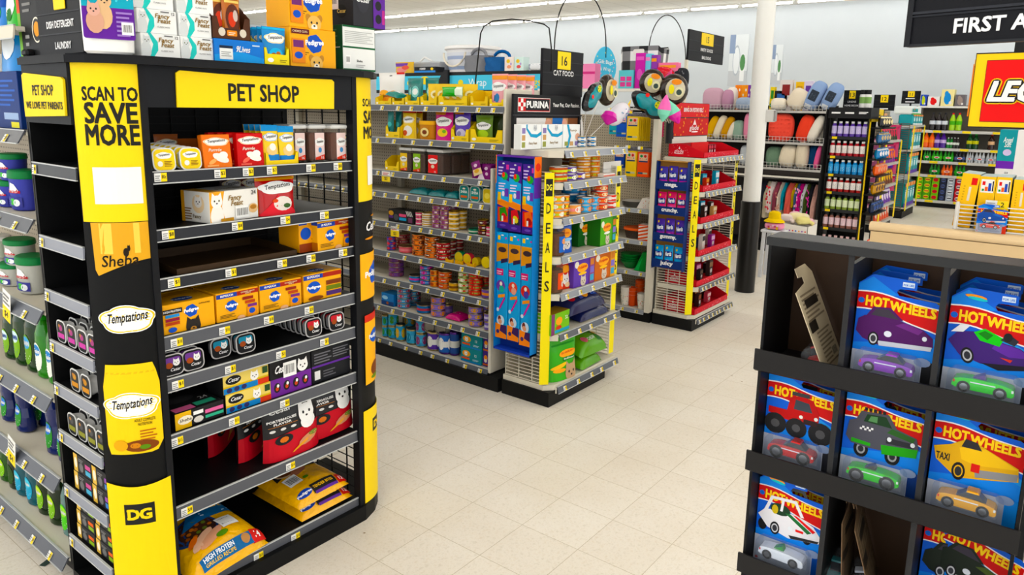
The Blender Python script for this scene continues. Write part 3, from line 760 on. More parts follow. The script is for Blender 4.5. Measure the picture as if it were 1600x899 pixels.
# 'dish detergent' sign at the corner, facing the soap aisle
yc, wd, _, _ = spany(.815, 62, 0, 131, 88)
zt = lambda py: at_x(100, py, .815).z
aisle_sign('aisle_sign','black dish detergent and laundry aisle sign on the corner of the black endcap','',[],(.815,yc + .012,CT),wd,.26,W_,5)
sg = [o for o in col.objects if o.name.startswith('aisle_sign')][-1]
m = MB(); f = Fc(m, lambda x, y, k: Vector((x, -.0005 - k, y)))
f.text('DISH DETERGENT',.01,zt(42) - CT,.017,'f2f2f2',w=wd * .62,bold=.03); f.text('LAUNDRY',.02,zt(76) - CT,.017,'f2f2f2',w=wd * .36,bold=.03); m.build('lettering',sg)
m = MB(); m.box(-.012, -.004, zt(14) - CT, .055, -.001, zt(14) - CT + .06, 'f5d60f', .002); m.build('number_plate', sg)
# upright black carton at the back corner
m = MB(); m.box(0, 0, 0, .145, .035, .23, '1b1c1e', .002)
f = m.face('f',0,0,0,.145,.035,.23); f.rect(0,0,.02,.12,'7ab04a'); f.rect(0,.12,.02,.23,'d4542a'); f.ell(.125,.07,.03,.034,'f0ead8',20); f.ell(.125,.07,.026,.03,'2a2a2a',18); f.ell(.127,.072,.02,.02,'d9962a',14)
f.lines(.04, .12, .1, .22, 6, '7a7a78'); f.lines(.045, .03, .075, .07, 2, '9a9a98')
m.box(.06, -.022, .0, .1, .002, .02, '141416', .006)
put(m,'food_carton','upright black food carton with orange and green edge beside the dish detergent sign','box',(.822,2.395,CT),W_)
# brown treat bags in a display box on the blue carton
cx_, wd, z0, z1 = spanx(1.95, 335, 63, 412, 103)
def a9(f, w, h):
 f.rect(0,0,w,h,'1873c8'); f.poly([(0,0),(w,0),(w,h * .25),(w * .5,h * .5),(0,h * .3)],'2a95dc'); f.rect(w * .1,h * .12,w * .36,h * .6,'eef0ee'); f.rect(w * .1,h * .6,w * .36,h * .72,'16243a'); f.lines(w * .13,h * .25,w * .33,h * .5,3,'9a9a98')
 f.text('9Lives',w * .56,h * .48,h * .26,'f4f6f8',w=w * .28,sl=.25,bold=.02); f.lines(w * .76,h * .78,w * .92,h * .9,1,'d8ecf8')
b9 = put(carton(wd,z1 - CT,.14,'1566b4',a9),'cat_food_carton','blue cat food carton with white panel under the brown treat bags','box',(cx_,1.95,CT))
zb = CT + (z1 - CT) + .0005
cx_, wd, z0, z1 = spanx(1.955, 331, 0, 391, 67)
def asb(f, w, h):
 f.ell(w * .25,h * .2,w * .09,h * .12,'d8cfc0',14); f.ell(w * .8,h * .2,w * .09,h * .12,'d8cfc0',14); f.rect(w * .38,h * .1,w * .64,h * .26,'e08a2a',r=.003); f.lines(w * .42,h * .13,w * .6,h * .23,2,'f4e8d0')
tb = put(tray_box(wd,.098,.09,'4a2a18',.45,.72,art=asb),'display_box','brown open display box of soup pouches on the blue carton','display box',(cx_,1.957,zb))
def asoup(f, w, h):
 f.text('SOUPION',w * .5,h * .82,h * .09,'e8c878',w=w * .8,bold=.03); f.rect(w * .1,h * .74,w * .9,h * .79,'e8c878'); f.ell(w * .5,h * .42,w * .4,h * .3,'5a2c1c',18); f.ell(w * .42,h * .4,w * .2,h * .16,'c8402a',12); f.ell(w * .62,h * .48,w * .14,h * .12,'c8b8b0',12); f.rect(0,0,w,h * .1,'8a4a16')
sp = pouch(wd * .48, .135, .03, 'b3661c/g', asoup)
o0 = put(sp,'soup_pouch','brown soup treat pouch in front in the display box','treat bag',(cx_ + .012,1.963,zb + .0025))
for k,dx in enumerate((-.018,-.022)): dup(o0,(cx_ + dx,1.978 + .02 * k,zb + .0025),f'brown soup treat pouch tucked behind, {ORD[k + 1]} from the front of the display box')
# blue treat pouches in yellow tray
cx_, wd, z0, z1 = spanx(1.95, 412, 42, 452, 105)
def ayt(f,w,h): f.rect(w * .02,h * .04,w * .98,h * .4,'f3df12'); f.ell(w * .25,h * .18,w * .12,h * .08,'ffffff',12); f.lines(w * .6,h * .12,w * .9,h * .24,2,'8a7a10')
put(tray_box(wd,(z1 - CT) * .72,.12,'f0dc14',.4,.8,art=ayt),'display_box','yellow open display box of blue treat pouches on the endcap top','display box',(cx_,1.95,CT))
tp = pouch(wd * .92, (z1 - CT) * .98, .022, '1f86c4/s', tempt('1f86c4', lo='3fb0e0'), gus=True)
o0 = put(tp,'treat_pouch','blue treat pouch at the front of the yellow display box on the endcap top','treat bag',(cx_,1.954,CT + .002))
for k in range(4): dup(o0,(cx_ - .002 * k,1.978 + .023 * k,CT + .002),f'blue treat pouch, {ORD[k + 1]} from the front in the yellow box on the endcap top')
# yellow dog food cartons
cx_, wd, z0, z1 = spanx(1.952, 453.5, 45.5, 524, 109); hh = z1 - CT
put(carton(wd,hh,.12,'f0ae0e',pedi('puppy')),'dog_food_carton','yellow dog food carton with puppy face, lower one at the right of the endcap top','box',(cx_,1.95,CT))
cx_, wd, z0, z1 = spanx(1.955, 451, -22, 519, 46)
put(carton(wd,z1 - z0,.12,'f0ae0e',pedi('puppy')),'dog_food_carton','yellow dog food carton with puppy face resting on the lower yellow carton','box',(cx_,1.953,CT + hh + .0006))
def avar(f, w, h):
 for x in (.12, .6):
  f.rect(w * x,h * .2,w * (x + .2),h * .95,'d9781a'); f.rect(w * x,h * .42,w * (x + .2),h * .7,'5c2a80'); f.rect(w * x,h * .2,w * (x + .2),h * .42,'6a2418')
  f.ell(w * (x - .02),h * .8,w * .06,h * .14,'1c4fb4',12); f.ell(w * (x + .3),h * .12,w * .06,h * .1,'7a3f17',10)
 f.ell(w * .46, h * .8, w * .07, h * .16, '1c4fb4', 12)
cx_, wd, z0, z1 = spanx(1.975, 378, -20, 451, 40)
m = carton(wd, z1 - z0, .1, 'efb012', avar)
put(m,'dog_food_carton','yellow dog food variety carton with purple bands behind the brown pouches','box',(cx_ + .01,2.075,CT + .001))
# purple and black carton over white and green one
cx_, wd, z0, z1 = spanx(1.955, 538, 42, 588, 112); hh = z1 - CT
def agrn(f, w, h):
 f.rect(0,h * .5,w,h * .54,'1c5a34'); f.rect(0,0,w,h * .04,'1c5a34'); f.rect(0,h * .96,w,h,'1c5a34'); f.lines(w * .06,h * .62,w * .94,h * .9,7,'b8bab8'); f.bars(w * .08,h * .14,w * .22,h * .34); f.text('Sheba',w * .5,h * .2,h * .05,'2a2a2a'); f.lines(w * .38,h * .08,w * .68,h * .16,2,'b0b0b0')
put(carton(wd,hh,.13,'e8eae8',agrn,side=lambda f,w,h: (f.rect(0,0,w,h,'17472c'),f.rect(w * .1,h * .5,w * .9,h * .52,'c8ccc8'),f.lines(w * .2,h * .6,w * .8,h * .95,5,'4a7a5a')),top=lambda f,w,h: f.rect(0,0,w,h,'17472c')),
 'cat_food_carton', 'white and green cat food carton at the right end of the endcap top', 'box', (cx_ - .01, 1.95, CT))
cx_, wd, z0, z1 = spanx(1.955, 552, -25, 606, 50)
m = carton(wd,z1 - z0,.13,'26272c',lambda f,w,h: (f.text('Cesar',w * .3,h * .5,h * .17,'f2f2f2',w=w * .42,sl=.3),f.ell(w * .3,h * .58,w * .2,h * .3,'2e2f36',12),f.text('Cesar',w * .3,h * .5,h * .15,'f2f2f2',w=w * .42,sl=.3),f.rect(w * .62,0,w,h,'5a2490'),[f.ell(w * .78,h * (.2 + .28 * i),w * .1,h * .1,'16161a',12) for i in range(3)],f.rect(w * .9,h * .1,w * .98,h * .4,'b03080'),f.pet(w * .3,h * .88,w * .12,'f0f0ee','cat')),
   side=lambda f,w,h: (f.rect(0,0,w,h,'1d1d20'),f.ell(w * .6,h * .3,w * .18,h * .14,'0c0c0d',12),f.text('Cesar',w * .6,h * .27,h * .08,'e8c878',wmax=w * .3),f.bars(w * .12,h * .35,w * .5,h * .85,'ecdfe2'),f.rect(w * .55,h * .6,w * .95,h * .95,'5a2490')))
put(m,'dog_food_carton','black and purple dog food carton on top of the white and green carton','box',(cx_ - .012,1.95,CT + hh + .0006),.1)
# ---- shelf 1: trays, pouches, boxes, tubs
z = PZ[0] + .0005
def atemp(f,w,h): f.rect(w * .1,h * .1,w * .9,h * .9,'f2d312',r=w * .14); f.cloud(w * .5,h * .68,w * .66,h * .28,'Temptations','f6f6f4'); f.ell(w * .3,h * .32,w * .12,h * .12,'f2efe8',12); f.lines(w * .48,h * .2,w * .82,h * .46,4,'8a5a12')
mt = tray(.063, .062, .028, 'f2d312', atemp); proto = None
for c_, (px, sn) in enumerate(((256.5, 'left'), (298, 'right'))):
 x = at_y(px, 255, 1.955).x
 for k in range(7):
  lab = f'yellow cat treat tray, {ORD[k]} from the front in the {sn} row'
  loc = (x, 1.95 + .03 * k, z + (.001 * k))
  if proto is None: proto = put(mt,'treat_tray',lab,'food tray',loc,0,'yellow cat treat trays'); proto.rotation_euler.x = -.12
  else: dup(proto, loc, lab, group='yellow cat treat trays', tilt=(-.12, 0, 0))
op = pouch(.075, .088, .02, 'a85a2a/s', tempt('a85a2a'))
put(op,'treat_pouch','dark orange treat pouch standing behind the yellow trays','treat bag',(at_y(262,225,2.2).x,2.2,z))
m = tray_box(.13, .07, .09, 'd8741a', .8, .4)
put(m,'display_box','orange jagged display box behind the second row of yellow trays','display box',(at_y(298,225,2.2).x,2.19,z))
def apur(c, d):
 def a(f,w,h): f.cloud(w * .5,h * .78,w * .86,h * .24,'Temptations','f2c21a'); f.text('Purrrée',w * .42,h * .5,h * .09,'f4e8d8',w=w * .45,sl=.3,bold=.02); f.ell(w * .6,h * .3,w * .3,h * .12,'f2efe8',14,a0=-.4); f.ell(w * .7,h * .38,w * .16,h * .11,'f6f4ee',12); f.rect(w * .1,h * .05,w * .5,h * .1,d); f.ell(w * .3,h * .2,w * .16,h * .06,d,12,a0=.5)
 return a
cx_, wd, z0, z1 = spanx(1.955, 318, 211, 362, 264)
put(carton(wd,z1 - z0,.022,'e87a22',apur('e87a22','f5b070')),'treat_box','orange cat puree box leaning beside the yellow trays','box',(cx_,1.953,z),0,None,(-.12,0,0))
cx_, wd, z0, z1 = spanx(1.955, 371, 210, 412, 262)
mr = carton(wd, z1 - z0, .022, 'c4161c', apur('c4161c', 'e86a5a'))
o0 = put(mr,'treat_box','red cat puree box at the front beside the orange one','box',(cx_,1.953,z),0,None,(-.05,0,0))
for k in range(3): dup(o0,(cx_ - .012 * (k + 1),1.985 + .028 * k,z),f'red cat puree box, {ORD[k + 1]} from the front behind the first red box',tilt=(-.05,0,0))
x, wd, z0, z1 = spanx(1.955, 413, 200, 464, 258)
put(tray_box(wd * 1.02,.06,.16,'f0d012',.35,.86),'display_box','yellow open display box of yellow and blue treat pouches on the top pet shelf','display box',(x,1.95,z))
yb = pouch(wd * .5,.115,.02,'f2cf14/s',lambda f,w,h: (f.rect(0,0,w,h * .22,'1878c0'),f.rect(0,h * .84,w,h,'2a90d0'),f.ell(w * .5,h * .34,w * .34,h * .14,'e8c88a',14),f.ell(w * .55,h * .42,w * .2,h * .1,'f6f2e8',12),f.cloud(w * .5,h * .68,w * .88,h * .22,'Temptations','2a90d0')))
o0 = None
for c_ in range(2):
 for k in range(4):
  lab = f'yellow and blue treat pouch, {ORD[k]} from the front in the {("left", "right")[c_]} row'
  loc = (x + (c_ - .5) * wd * .5, 1.955 + .03 * k, z + .003 + (.004 if c_ == 0 else 0))
  if o0 is None: o0 = put(yb,'treat_pouch',lab,'treat bag',loc,0,'yellow and blue treat pouches'); o0.rotation_euler.x = -.08
  else: dup(o0, loc, lab, group='yellow and blue treat pouches', tilt=(-.08, 0, 0))
x, wd, z0, z1 = spanx(1.96, 515, 195, 549, 253)
t0 = jar('clear treat tub with pink label, front one at the right of the top pet shelf',(x - .005,1.96,z),.062,.085,z1 - z,'6a3a22/f',('f0d8d4','4a8ac0','d8402a'))
for k,dx in enumerate((.068,.136)): dup(t0,(x - .005 - dx,1.985 + .012 * k,z),f'clear tub of brown treats, {ORD[k + 1]} from the right on the top pet shelf')
# ---- shelf 2
z = PZ[1] + .0005
cx_, wd, z0, z1 = spanx(1.96, 322, 297, 407, 350)
def aff(f, w, h):
 f.poly([(0,0),(w * .3,0),(w * .24,h * .5),(w * .3,h),(0,h)],'e8a84a'); f.ell(w * .14,h * .2,w * .13,h * .4,'f2efe8',16); f.pet(w * .14,h * .68,h * .22,'f4f2ee','cat','4a4a20')
 f.text('Fancy',w * .5,h * .68,h * .16,'8a6a1a',w=w * .26,sl=.25,bold=.02); f.text('Feast',w * .54,h * .5,h * .16,'8a6a1a',w=w * .24,sl=.25,bold=.02); f.text('24',w * .9,h * .8,h * .14,'2a2a2a'); f.ell(w * .88,h * .34,w * .1,h * .16,'dcb888',14); f.ell(w * .88,h * .38,w * .07,h * .08,'b07a3a',12)
 f.bars(w * .5, h * .06, w * .78, h * .46); f.rect(w * .2, 0, w * .46, h * .12, 'b5852a')
put(carton(wd,z1 - z,.12,'f0eee8',aff,side=lambda f,w,h: (f.ell(w * .6,h * .6,w * .22,h * .3,'f2d8b0',14),f.pet(w * .6,h * .65,h * .18,'f4f0ea','cat'),f.rect(0,0,w * .12,h,'e8a84a'),f.text('Fancy',w * .55,h * .14,h * .12,'5a4a1a',wmax=w * .5),f.lines(w * .12,h * .08,w * .38,h * .5,5,'8a6a4a')),top=lambda f,w,h: (f.rect(0,0,w * .25,h,'e8b058'),f.text('Fancy Feast',w * .6,h * .3,h * .16,'8a6a1a',wmax=w * .5))),
 'cat_food_box','white and orange cat food box with cat picture alone on the second pet shelf','box',(cx_,1.957,z),.16)
cx_, wd, z0, z1 = spanx(1.97, 403, 273, 464, 338)
o0 = put(pouch(wd * 1.02,z1 - z,.05,'b3141c/g',lambda f,w,h: (f.rect(0,h * .86,w,h * .93,'d89a2a'),f.text('CLASSIC',w * .3,h * .95,h * .03,'ffffff'),f.poly([(0,0),(w * .5,h * .5),(w,0)],'d8303a'),f.ell(w * .6,h * .28,w * .25,h * .18,'e8e0d8',14),f.ell(w * .4,h * .36,w * .08,h * .05,'d8501a',8),f.ell(w * .7,h * .22,w * .1,h * .06,'3a5a2a',8),f.cloud(w * .5,h * .68,w * .9,h * .3,'Temptations','f6f6f4'))),'treat_pouch','large shiny red treat bag on the second pet shelf','treat bag',(cx_,1.962,z))
dk = pouch(.09, .115, .04, '6a2418/s', tempt('6a2418'))
put(dk,'treat_pouch','dark brown treat bag at the back of the second pet shelf','treat bag',(at_y(392,285,2.2).x,2.18,z))
dk2 = pouch(.08, .115, .04, '3a1a18/s', tempt('3a1a18'))
put(dk2,'treat_pouch','nearly black treat bag behind the white and orange box','treat bag',(at_y(360,285,2.2).x,2.18,z))
# ---- shelf 3
z = PZ[2] + .0005
cx_, wd, z0, z1 = spanx(1.96, 492, 343, 554, 391)
mm = carton(wd,z1 - z,.1,'f0ae0e',pedi('pouch'),side=lambda f,w,h: (f.rect(0,h * .88,w,h,'1f3f9c'),f.ell(w * .5,h * .6,w * .22,h * .2,'1c4fb4',16),f.rect(0,0,w,h * .3,'b0661a'),f.lines(w * .1,h * .34,w * .8,h * .46,2,'7a5a12')))
put(mm,'dog_food_carton','yellow dog food carton at the right end of the third pet shelf','box',(cx_,1.957,z),.12)
cx_, wd, z0, z1 = spanx(1.975, 471, 345, 492, 392)
put(carton(wd * 1.05,z1 - z,.1,'e8a40e',lambda f,w,h: (f.ell(w * .5,h * .6,w * .4,h * .2,'1c4fb4',14),f.rect(0,0,w,h * .28,'8a3a1a'),f.rect(0,h * .88,w * .6,h,'1f3f9c'))),'dog_food_carton','narrow yellow dog food carton left of the bigger one on the third pet shelf','box',(cx_ - .012,1.972,z),.08)
m = tray_box(.4, .028, .26, '3a2a1a', .9, .9)
put(m, 'display_tray', 'low dark cardboard tray lying empty on the third pet shelf', 'display tray', (1.2, 1.955, z))
# ---- shelf 4: the row of yellow cartons
z = PZ[3] + .0005
row = [(253,470,336,528,'dog'),(337,453,404,505,'pouch'),(405,439,471,493,'pouch2'),(473,425,533,470,'thirty')]
sn = ['leftmost with cat eared face', 'second carton from the left', 'third carton from the left', 'rightmost carton']
for i, (a, b_, c_, d_, k) in enumerate(row):
 cx_, wd, z0, z1 = spanx(1.958, a, b_, c_, d_)
 hh = max(.075, min(.125, z1 - z))
 art = pedi('dog', '2a2522') if k == 'dog' else pedi('pouch')
 if k == 'thirty':
  art = lambda f,w,h: (f.rect(0,h * .8,w * .5,h * .96,'1f3f9c'),f.rect(w * .5,h * .8,w,h * .96,'a32c1c'),f.text('30 POUCH',w * .25,h * .85,h * .08,'ffffff',wmax=w * .4,bold=.03),f.ell(w * .26,h * .5,w * .17,h * .22,'1c4fb4',16),f.text('Pedigree',w * .26,h * .46,h * .1,'ffffff',w=w * .36,bold=.04),[f.rect(w * .58,h * (.5 - .2 * q),w * .98,h * (.66 - .2 * q),cc) for q,cc in enumerate(('7a3a1a','6a7a1a','4a2a6a'))],f.ell(w * .3,h * .1,w * .2,h * .08,'7a3f17',12))
 tp = lambda f,w,h: (f.ell(w * .5,h * .3,w * .2,h * .18,'1a3f8c',16),f.text('Pedigree',w * .5,h * .27,h * .08,'ffffff',w=w * .38),f.lines(w * .1,h * .7,w * .9,h * .8,1,'c88a0c'))
 o0 = put(carton(wd * .985,hh,.13,'efae10',art,top=tp),'dog_food_carton',f'yellow dog food carton, {sn[i]}, in front on the fourth shelf','box',(cx_,1.955,z))
 dup(o0, (cx_, 2.09, z), f'yellow dog food carton behind the {sn[i]} of the fourth shelf')
# ---- shelf 5: foil trays
z = PZ[4] + .0005
def trayrow(px, py, n, c, nm, dz=.028, y0=1.955, lean=-.1):
 x = at_y(px, py, y0).x
 mt = tray(.066, .062, .03, '151516', cesar_lid(c), rim='c9c6c4', body='8a8a8c/s'); o = None
 for k in range(n):
  lab = f'{nm} dog food tray, {ORD[k]} from the front'; loc = (x, y0 + dz * k, z + .001)
  if o is None: o = put(mt, 'food_tray', lab, 'food tray', loc); o.rotation_euler.x = lean
  else: dup(o, loc, lab, tilt=(lean, 0, 0))
trayrow(271, 572, 3, '6a3a8c', 'leftmost purple lidded'); trayrow(303, 562, 3, '6a3a8c', 'second stack purple lidded')
trayrow(346,545,1,'1c8aa8','single teal lidded',y0=1.99); trayrow(385,537,2,'1c8aa8','right hand teal lidded',y0=1.975)
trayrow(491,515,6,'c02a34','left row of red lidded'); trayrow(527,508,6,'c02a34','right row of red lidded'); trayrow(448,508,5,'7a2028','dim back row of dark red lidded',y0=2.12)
# ---- shelf 6
z = PZ[5] + .0005
cx_, wd, z0, z1 = spanx(1.96, 272, 630, 350, 668)
ash = lambda f,w,h: (f.rect(0,0,w * .32,h,'e2b53a'),f.ell(w * .2,h * .5,w * .15,h * .26,'f4ecd8',14),f.text('Sheba',w * .2,h * .42,h * .18,'2a1808',w=w * .24,sl=.2),f.rect(w * .6,h * .5,w * .98,h * .72,'d86a9c'),f.rect(w * .6,h * .2,w * .98,h * .38,'4ab08c'),f.ell(w * .46,h * .3,w * .1,h * .2,'d8d4cc',12),f.rect(w * .36,h * .62,w * .56,h * .84,'f0f0ee'))
put(carton(wd,.05,.16,'1c1c1e',ash,top=lambda f,w,h: (f.rect(w * .05,h * .05,w * .45,h * .25,'d86a9c'),f.rect(w * .5,h * .1,w * .9,h * .28,'4ab08c'),f.text('24',w * .8,h * .36,h * .12,'f0f0ee'),f.ell(w * .4,h * .6,w * .3,h * .16,'3a3a3c',20))),'cat_food_carton','flat black cat food carton with pink and green stripes on the sixth pet shelf','box',(cx_,1.957,z))
mt = tray(.05, .04, .05, '2a2a2c', None, rim='dcdcda', body='3a3a3c')
o0 = None
for k in range(9):
 lab = f'silver rimmed tray, {ORD[k]} from the front in the striped row on the sixth shelf'; loc = (1.09,1.985 + .026 * k,z)
 if o0 is None: o0 = put(tray(.05,.045,.02,'2a2a2c',None,rim='dcdcda',body='3a3a3c'),'food_tray',lab,'food tray',loc)
 else: dup(o0, loc, lab)
cx_, wd, z0, z1 = spanx(1.96, 351, 585, 422, 640)
acy = lambda f,w,h: (f.rect(0,0,w,h,'d9b84a'),f.rect(0,h * .4,w,h * .95,'e6cf7a'),f.ell(w * .22,h * .66,w * .17,h * .24,'141414',16),f.text('Cesar',w * .22,h * .58,h * .2,'f4f4f4',w=w * .24,sl=.3),f.pet(w * .68,h * .55,h * .24,'f4f2ee','cat'),f.rect(0,0,w,h * .3,'2a7ab8'),f.rect(w * .75,0,w,h * .3,'c8402a'),[f.ell(w * (.12 + .16 * i),h * .16,w * .06,h * .13,'2a2a5a',10) for i in range(3)],f.rect(w * .86,h * .55,w * .98,h * .9,'2a4a2a'))
hh = .06
o0 = put(carton(wd,hh,.1,'d2b040',acy,side=lambda f,w,h: f.rect(0,0,w,h,'1c1c1e')),'dog_food_carton','golden dog food carton, lower of the two on the sixth pet shelf','box',(cx_,1.957,z))
dup(o0, (cx_ - .004, 1.96, z + hh + .0005), 'golden dog food carton, upper of the two on the sixth pet shelf')
cx_, wd, z0, z1 = spanx(1.958, 422, 558, 486, 624)
put(carton(wd,z1 - z,.1,'1b1b1d',lambda f,w,h: (cesar()(f,w,h),f.bars(w * .3,h * .48,w * .62,h * .9))),'dog_food_carton','black and purple dog food carton with barcode sticker on the sixth pet shelf','box',(cx_,1.957,z))
cx_, wd, z0, z1 = spanx(1.958, 487, 540, 547, 602)
abk = lambda f,w,h: (f.lines(w * .06,h * .58,w * .5,h * .92,4,'6a6a70'),f.lines(w * .54,h * .64,w * .96,h * .94,4,'6a6a70'),f.rect(0,h * .46,w,h * .52,'5a2a8c'),f.rect(w * .06,h * .1,w * .2,h * .36,'e0e0de'),f.lines(w * .28,h * .12,w * .6,h * .36,3,'5a5a60'))
put(carton(wd,z1 - z,.1,'17181c',abk),'dog_food_carton','black dog food carton with grey print at the right of the sixth pet shelf','box',(cx_,1.957,z))
# ---- shelf 7: dark dog food bags
z = PZ[6] + .0005
def aport(f, w, h):
 f.rect(0,0,w,h * .42,'b8202c'); f.poly([(0,h * .42),(w,h * .5),(w,h * .38),(0,h * .38)],'b8202c'); f.text('Cesar',w * .3,h * .84,h * .1,'f0f0ee',w=w * .4,sl=.3)
 f.text('PORTERHOUSE',w * .3,h * .7,h * .04,'f0f0ee',w=w * .5,bold=.03); f.text('FLAVOR',w * .3,h * .64,h * .04,'f0f0ee',w=w * .3,bold=.03); f.rect(w * .06,h * .615,w * .56,h * .622,'c07a3a')
 for i in range(3): f.ell(w * (.12 + .18 * i), h * .55, w * .05, h * .025, 'dcdcda', 10)
 f.ell(w * .76,h * .55,w * .15,h * .13,'f2f2f0',14); f.pet(w * .74,h * .7,w * .15,'f4f4f2','cat'); f.ell(w * .3,h * .36,w * .16,h * .09,'18181a',16); f.ell(w * .3,h * .36,w * .08,h * .05,'c8702a',10)
 f.ell(w * .74,h * .24,w * .2,h * .08,'c88a6a',12,a0=.3); f.ell(w * .62,h * .18,w * .22,h * .02,'d89a2a',10,a0=.4); f.ell(w * .84,h * .3,w * .1,h * .04,'6a8a3a',10)
cx_, wd, z0, z1 = spanx(1.965, 413, 634, 502, 728)
pk = pouch(wd, .188, .06, '1b1b1e/s', aport)
o0 = put(pk,'dog_food_bag','black and red dog food bag with white dog, front one on the seventh pet shelf','dog food bag',(cx_,1.953,z))
cx2, wd2, _, _ = spanx(1.975, 491, 612, 552, 700)
dup(o0, (cx2 - .005, 1.975, z + .006), 'black and red dog food bag at the right end of the seventh pet shelf')
dup(o0, (cx_ - .05, 2.07, z), 'black and red dog food bag behind the front one on the seventh pet shelf', rot=.5)
dup(o0, (cx_ - .1, 2.2, z), 'black and pink edged dog food bag at the back of the seventh pet shelf', rot=.7)
# ---- shelf 8: big yellow bags lying flat
def lying(w, L, t, c, art):
 # bag on its back, its foot towards the front; the print reads from the front
 m = MB()
 def th(u, v): return t * max(0, 1 - abs(2 * u - 1) ** 3) ** .5 * max(0, 1 - abs(2 * v - 1) ** 5) ** .5
 wr = lambda u,v: .04 * t * (math.sin(11 * u + 5 * v) + math.sin(17 * v - 6 * u + 1))* math.sin(math.pi * u) * math.sin(math.pi * v)
 def fn(x,y,k): u,v = min(1,max(0,x / w)),min(1,max(0,y / L)); return Vector((x - w / 2,y,t * .12 + th(u,v) * .88 + wr(u,v) + k))
 m.grid(lambda u, v: fn(u * w, v * L, 0), 20, 24, c)
 m.grid(lambda u, v: Vector(((.5 - u) * w, v * L, t * .12 - th(u, v) * .12)), 10, 12, c)
 art(Fc(m, fn, (w / 12, L / 14), .0012), w, L)
 return m
def abig(acc, num):
 def a(f, w, h):
  f.ell(w * .34, h * .42, w * .28, h * .17, '1f3f7a', 20); f.ell(w * .34, h * .42, w * .25, h * .15, '3a2015', 20)
  for q in range(14): f.ell(w * (.34 + .18 * math.cos(q * 2.4) * (q / 14) ** .5),h * (.42 + .11 * math.sin(q * 2.4) * (q / 14) ** .5),w * .03,h * .018,('8a4a20','a8602a','5a6a2a')[q % 3],7)
  f.poly([(w * .2,h * .46),(w * .98,h * .5),(w * .98,h * .78),(w * .5,h * .72)],acc); f.text('HIGH PROTEIN',w * .7,h * .68,h * .05,'f4f4f0',w=w * .46,bold=.03,rise=.06); f.text('RECIPE',w * .72,h * .6,h * .04,'f0c84a',w=w * .3,bold=.03); f.lines(w * .5,h * .52,w * .94,h * .58,2,'c8dcf0')
  f.ell(w * .36,h * .84,w * .2,h * .12,'2a2626',16); f.ell(w * .38,h * .82,w * .13,h * .09,'e8e6e2',14); f.ell(w * .38,h * .79,w * .04,h * .025,'2a2020',8)
  f.ell(w * .3,h * .27,w * .2,h * .05,'e8b89a',12,a0=.5); f.ell(w * .38,h * .23,w * .2,h * .05,'dca080',12,a0=.4); f.ell(w * .2,h * .3,w * .1,h * .03,'d8702a',10,a0=.6); f.ell(w * .5,h * .2,w * .08,h * .03,'5a8a2a',10)
  f.bars(w * .56,h * .24,w * .78,h * .4); f.ell(w * .1,h * .88,w * .08,h * .06,'1c3f9c',12); f.rect(w * .06,h * .66,w * .24,h * .74,'3a2a10'); f.text('100%',w * .15,h * .68,h * .03,'f0c020',w=w * .12)
  f.rect(w * .1,h * .015,w * .8,h * .1,acc); f.text('HIGH PROTEIN',w * .34,h * .055,h * .035,'f0f4f8',w=w * .4,bold=.03); f.text('GRILLED RECIPE',w * .34,h * .025,h * .02,'f0c84a',w=w * .4); f.ell(w * .7,h * .06,w * .06,h * .035,'b08050',12); f.rect(w * .78,h * .01,w * .97,h * .11,'c4281e'); f.text(num,w * .87,h * .035,h * .05,'ffffff',bold=.03)
 return a
z = PZ[7]
m = lying(.262, .33, .085, 'f0b810/p', abig('1f5f94', '14'))
put(m,'dog_food_bag','large yellow and blue dog food bag lying at the left of the bottom pet shelf','dog food bag',(1.102,1.915,.0885),.12,None,(.16,0,.12))
def abit(f, w, h):
 f.poly([(w * .1,h * .5),(w * .95,h * .55),(w * .9,h * .95),(w * .2,h * .95)],'1c1a1c'); f.ell(w * .35,h * .6,w * .2,h * .14,'d8b890',18); f.ell(w * .35,h * .6,w * .17,h * .11,'6a3a20',16); f.ell(w * .5,h * .5,w * .2,h * .06,'a86a50',12,a0=.4)
 f.text('TENDER BITES',w * .66,h * .74,h * .05,'f4f4f0',w=w * .46,bold=.03,rise=.06); f.rect(w * .55,h * .58,w * .95,h * .64,'5a2a8c'); f.bars(w * .14,h * .28,w * .38,h * .46); f.ell(w * .46,h * .32,w * .05,h * .03,'5a8a2a',10)
 f.ell(w * .2,h * .09,w * .14,h * .05,'1c3f9c',14); f.text('Pedigree',w * .2,h * .075,h * .03,'ffffff',w=w * .26,bold=.04); f.rect(w * .34,h * .03,w * .8,h * .15,'1c1a1c'); f.text('TENDER BITES',w * .56,h * .08,h * .035,'f0c020',w=w * .38,bold=.03); f.rect(w * .36,h * .02,w * .8,h * .045,'5a2a8c'); f.rect(w * .82,h * .02,w * .98,h * .14,'c4281e'); f.text('12',w * .9,h * .05,h * .05,'ffffff',bold=.03)
m = lying(.225, .29, .05, 'efb50f/p', abit)
o0 = put(m,'dog_food_bag','yellow and black dog food bag, lower of the two stacked on the bottom pet shelf','dog food bag',(1.492,1.955,.088),0,None,(.02,0,.02))
dup(o0,(1.477,1.952,.142),'yellow and black dog food bag, upper of the two stacked on the bottom pet shelf',tilt=(.06,0,.06))
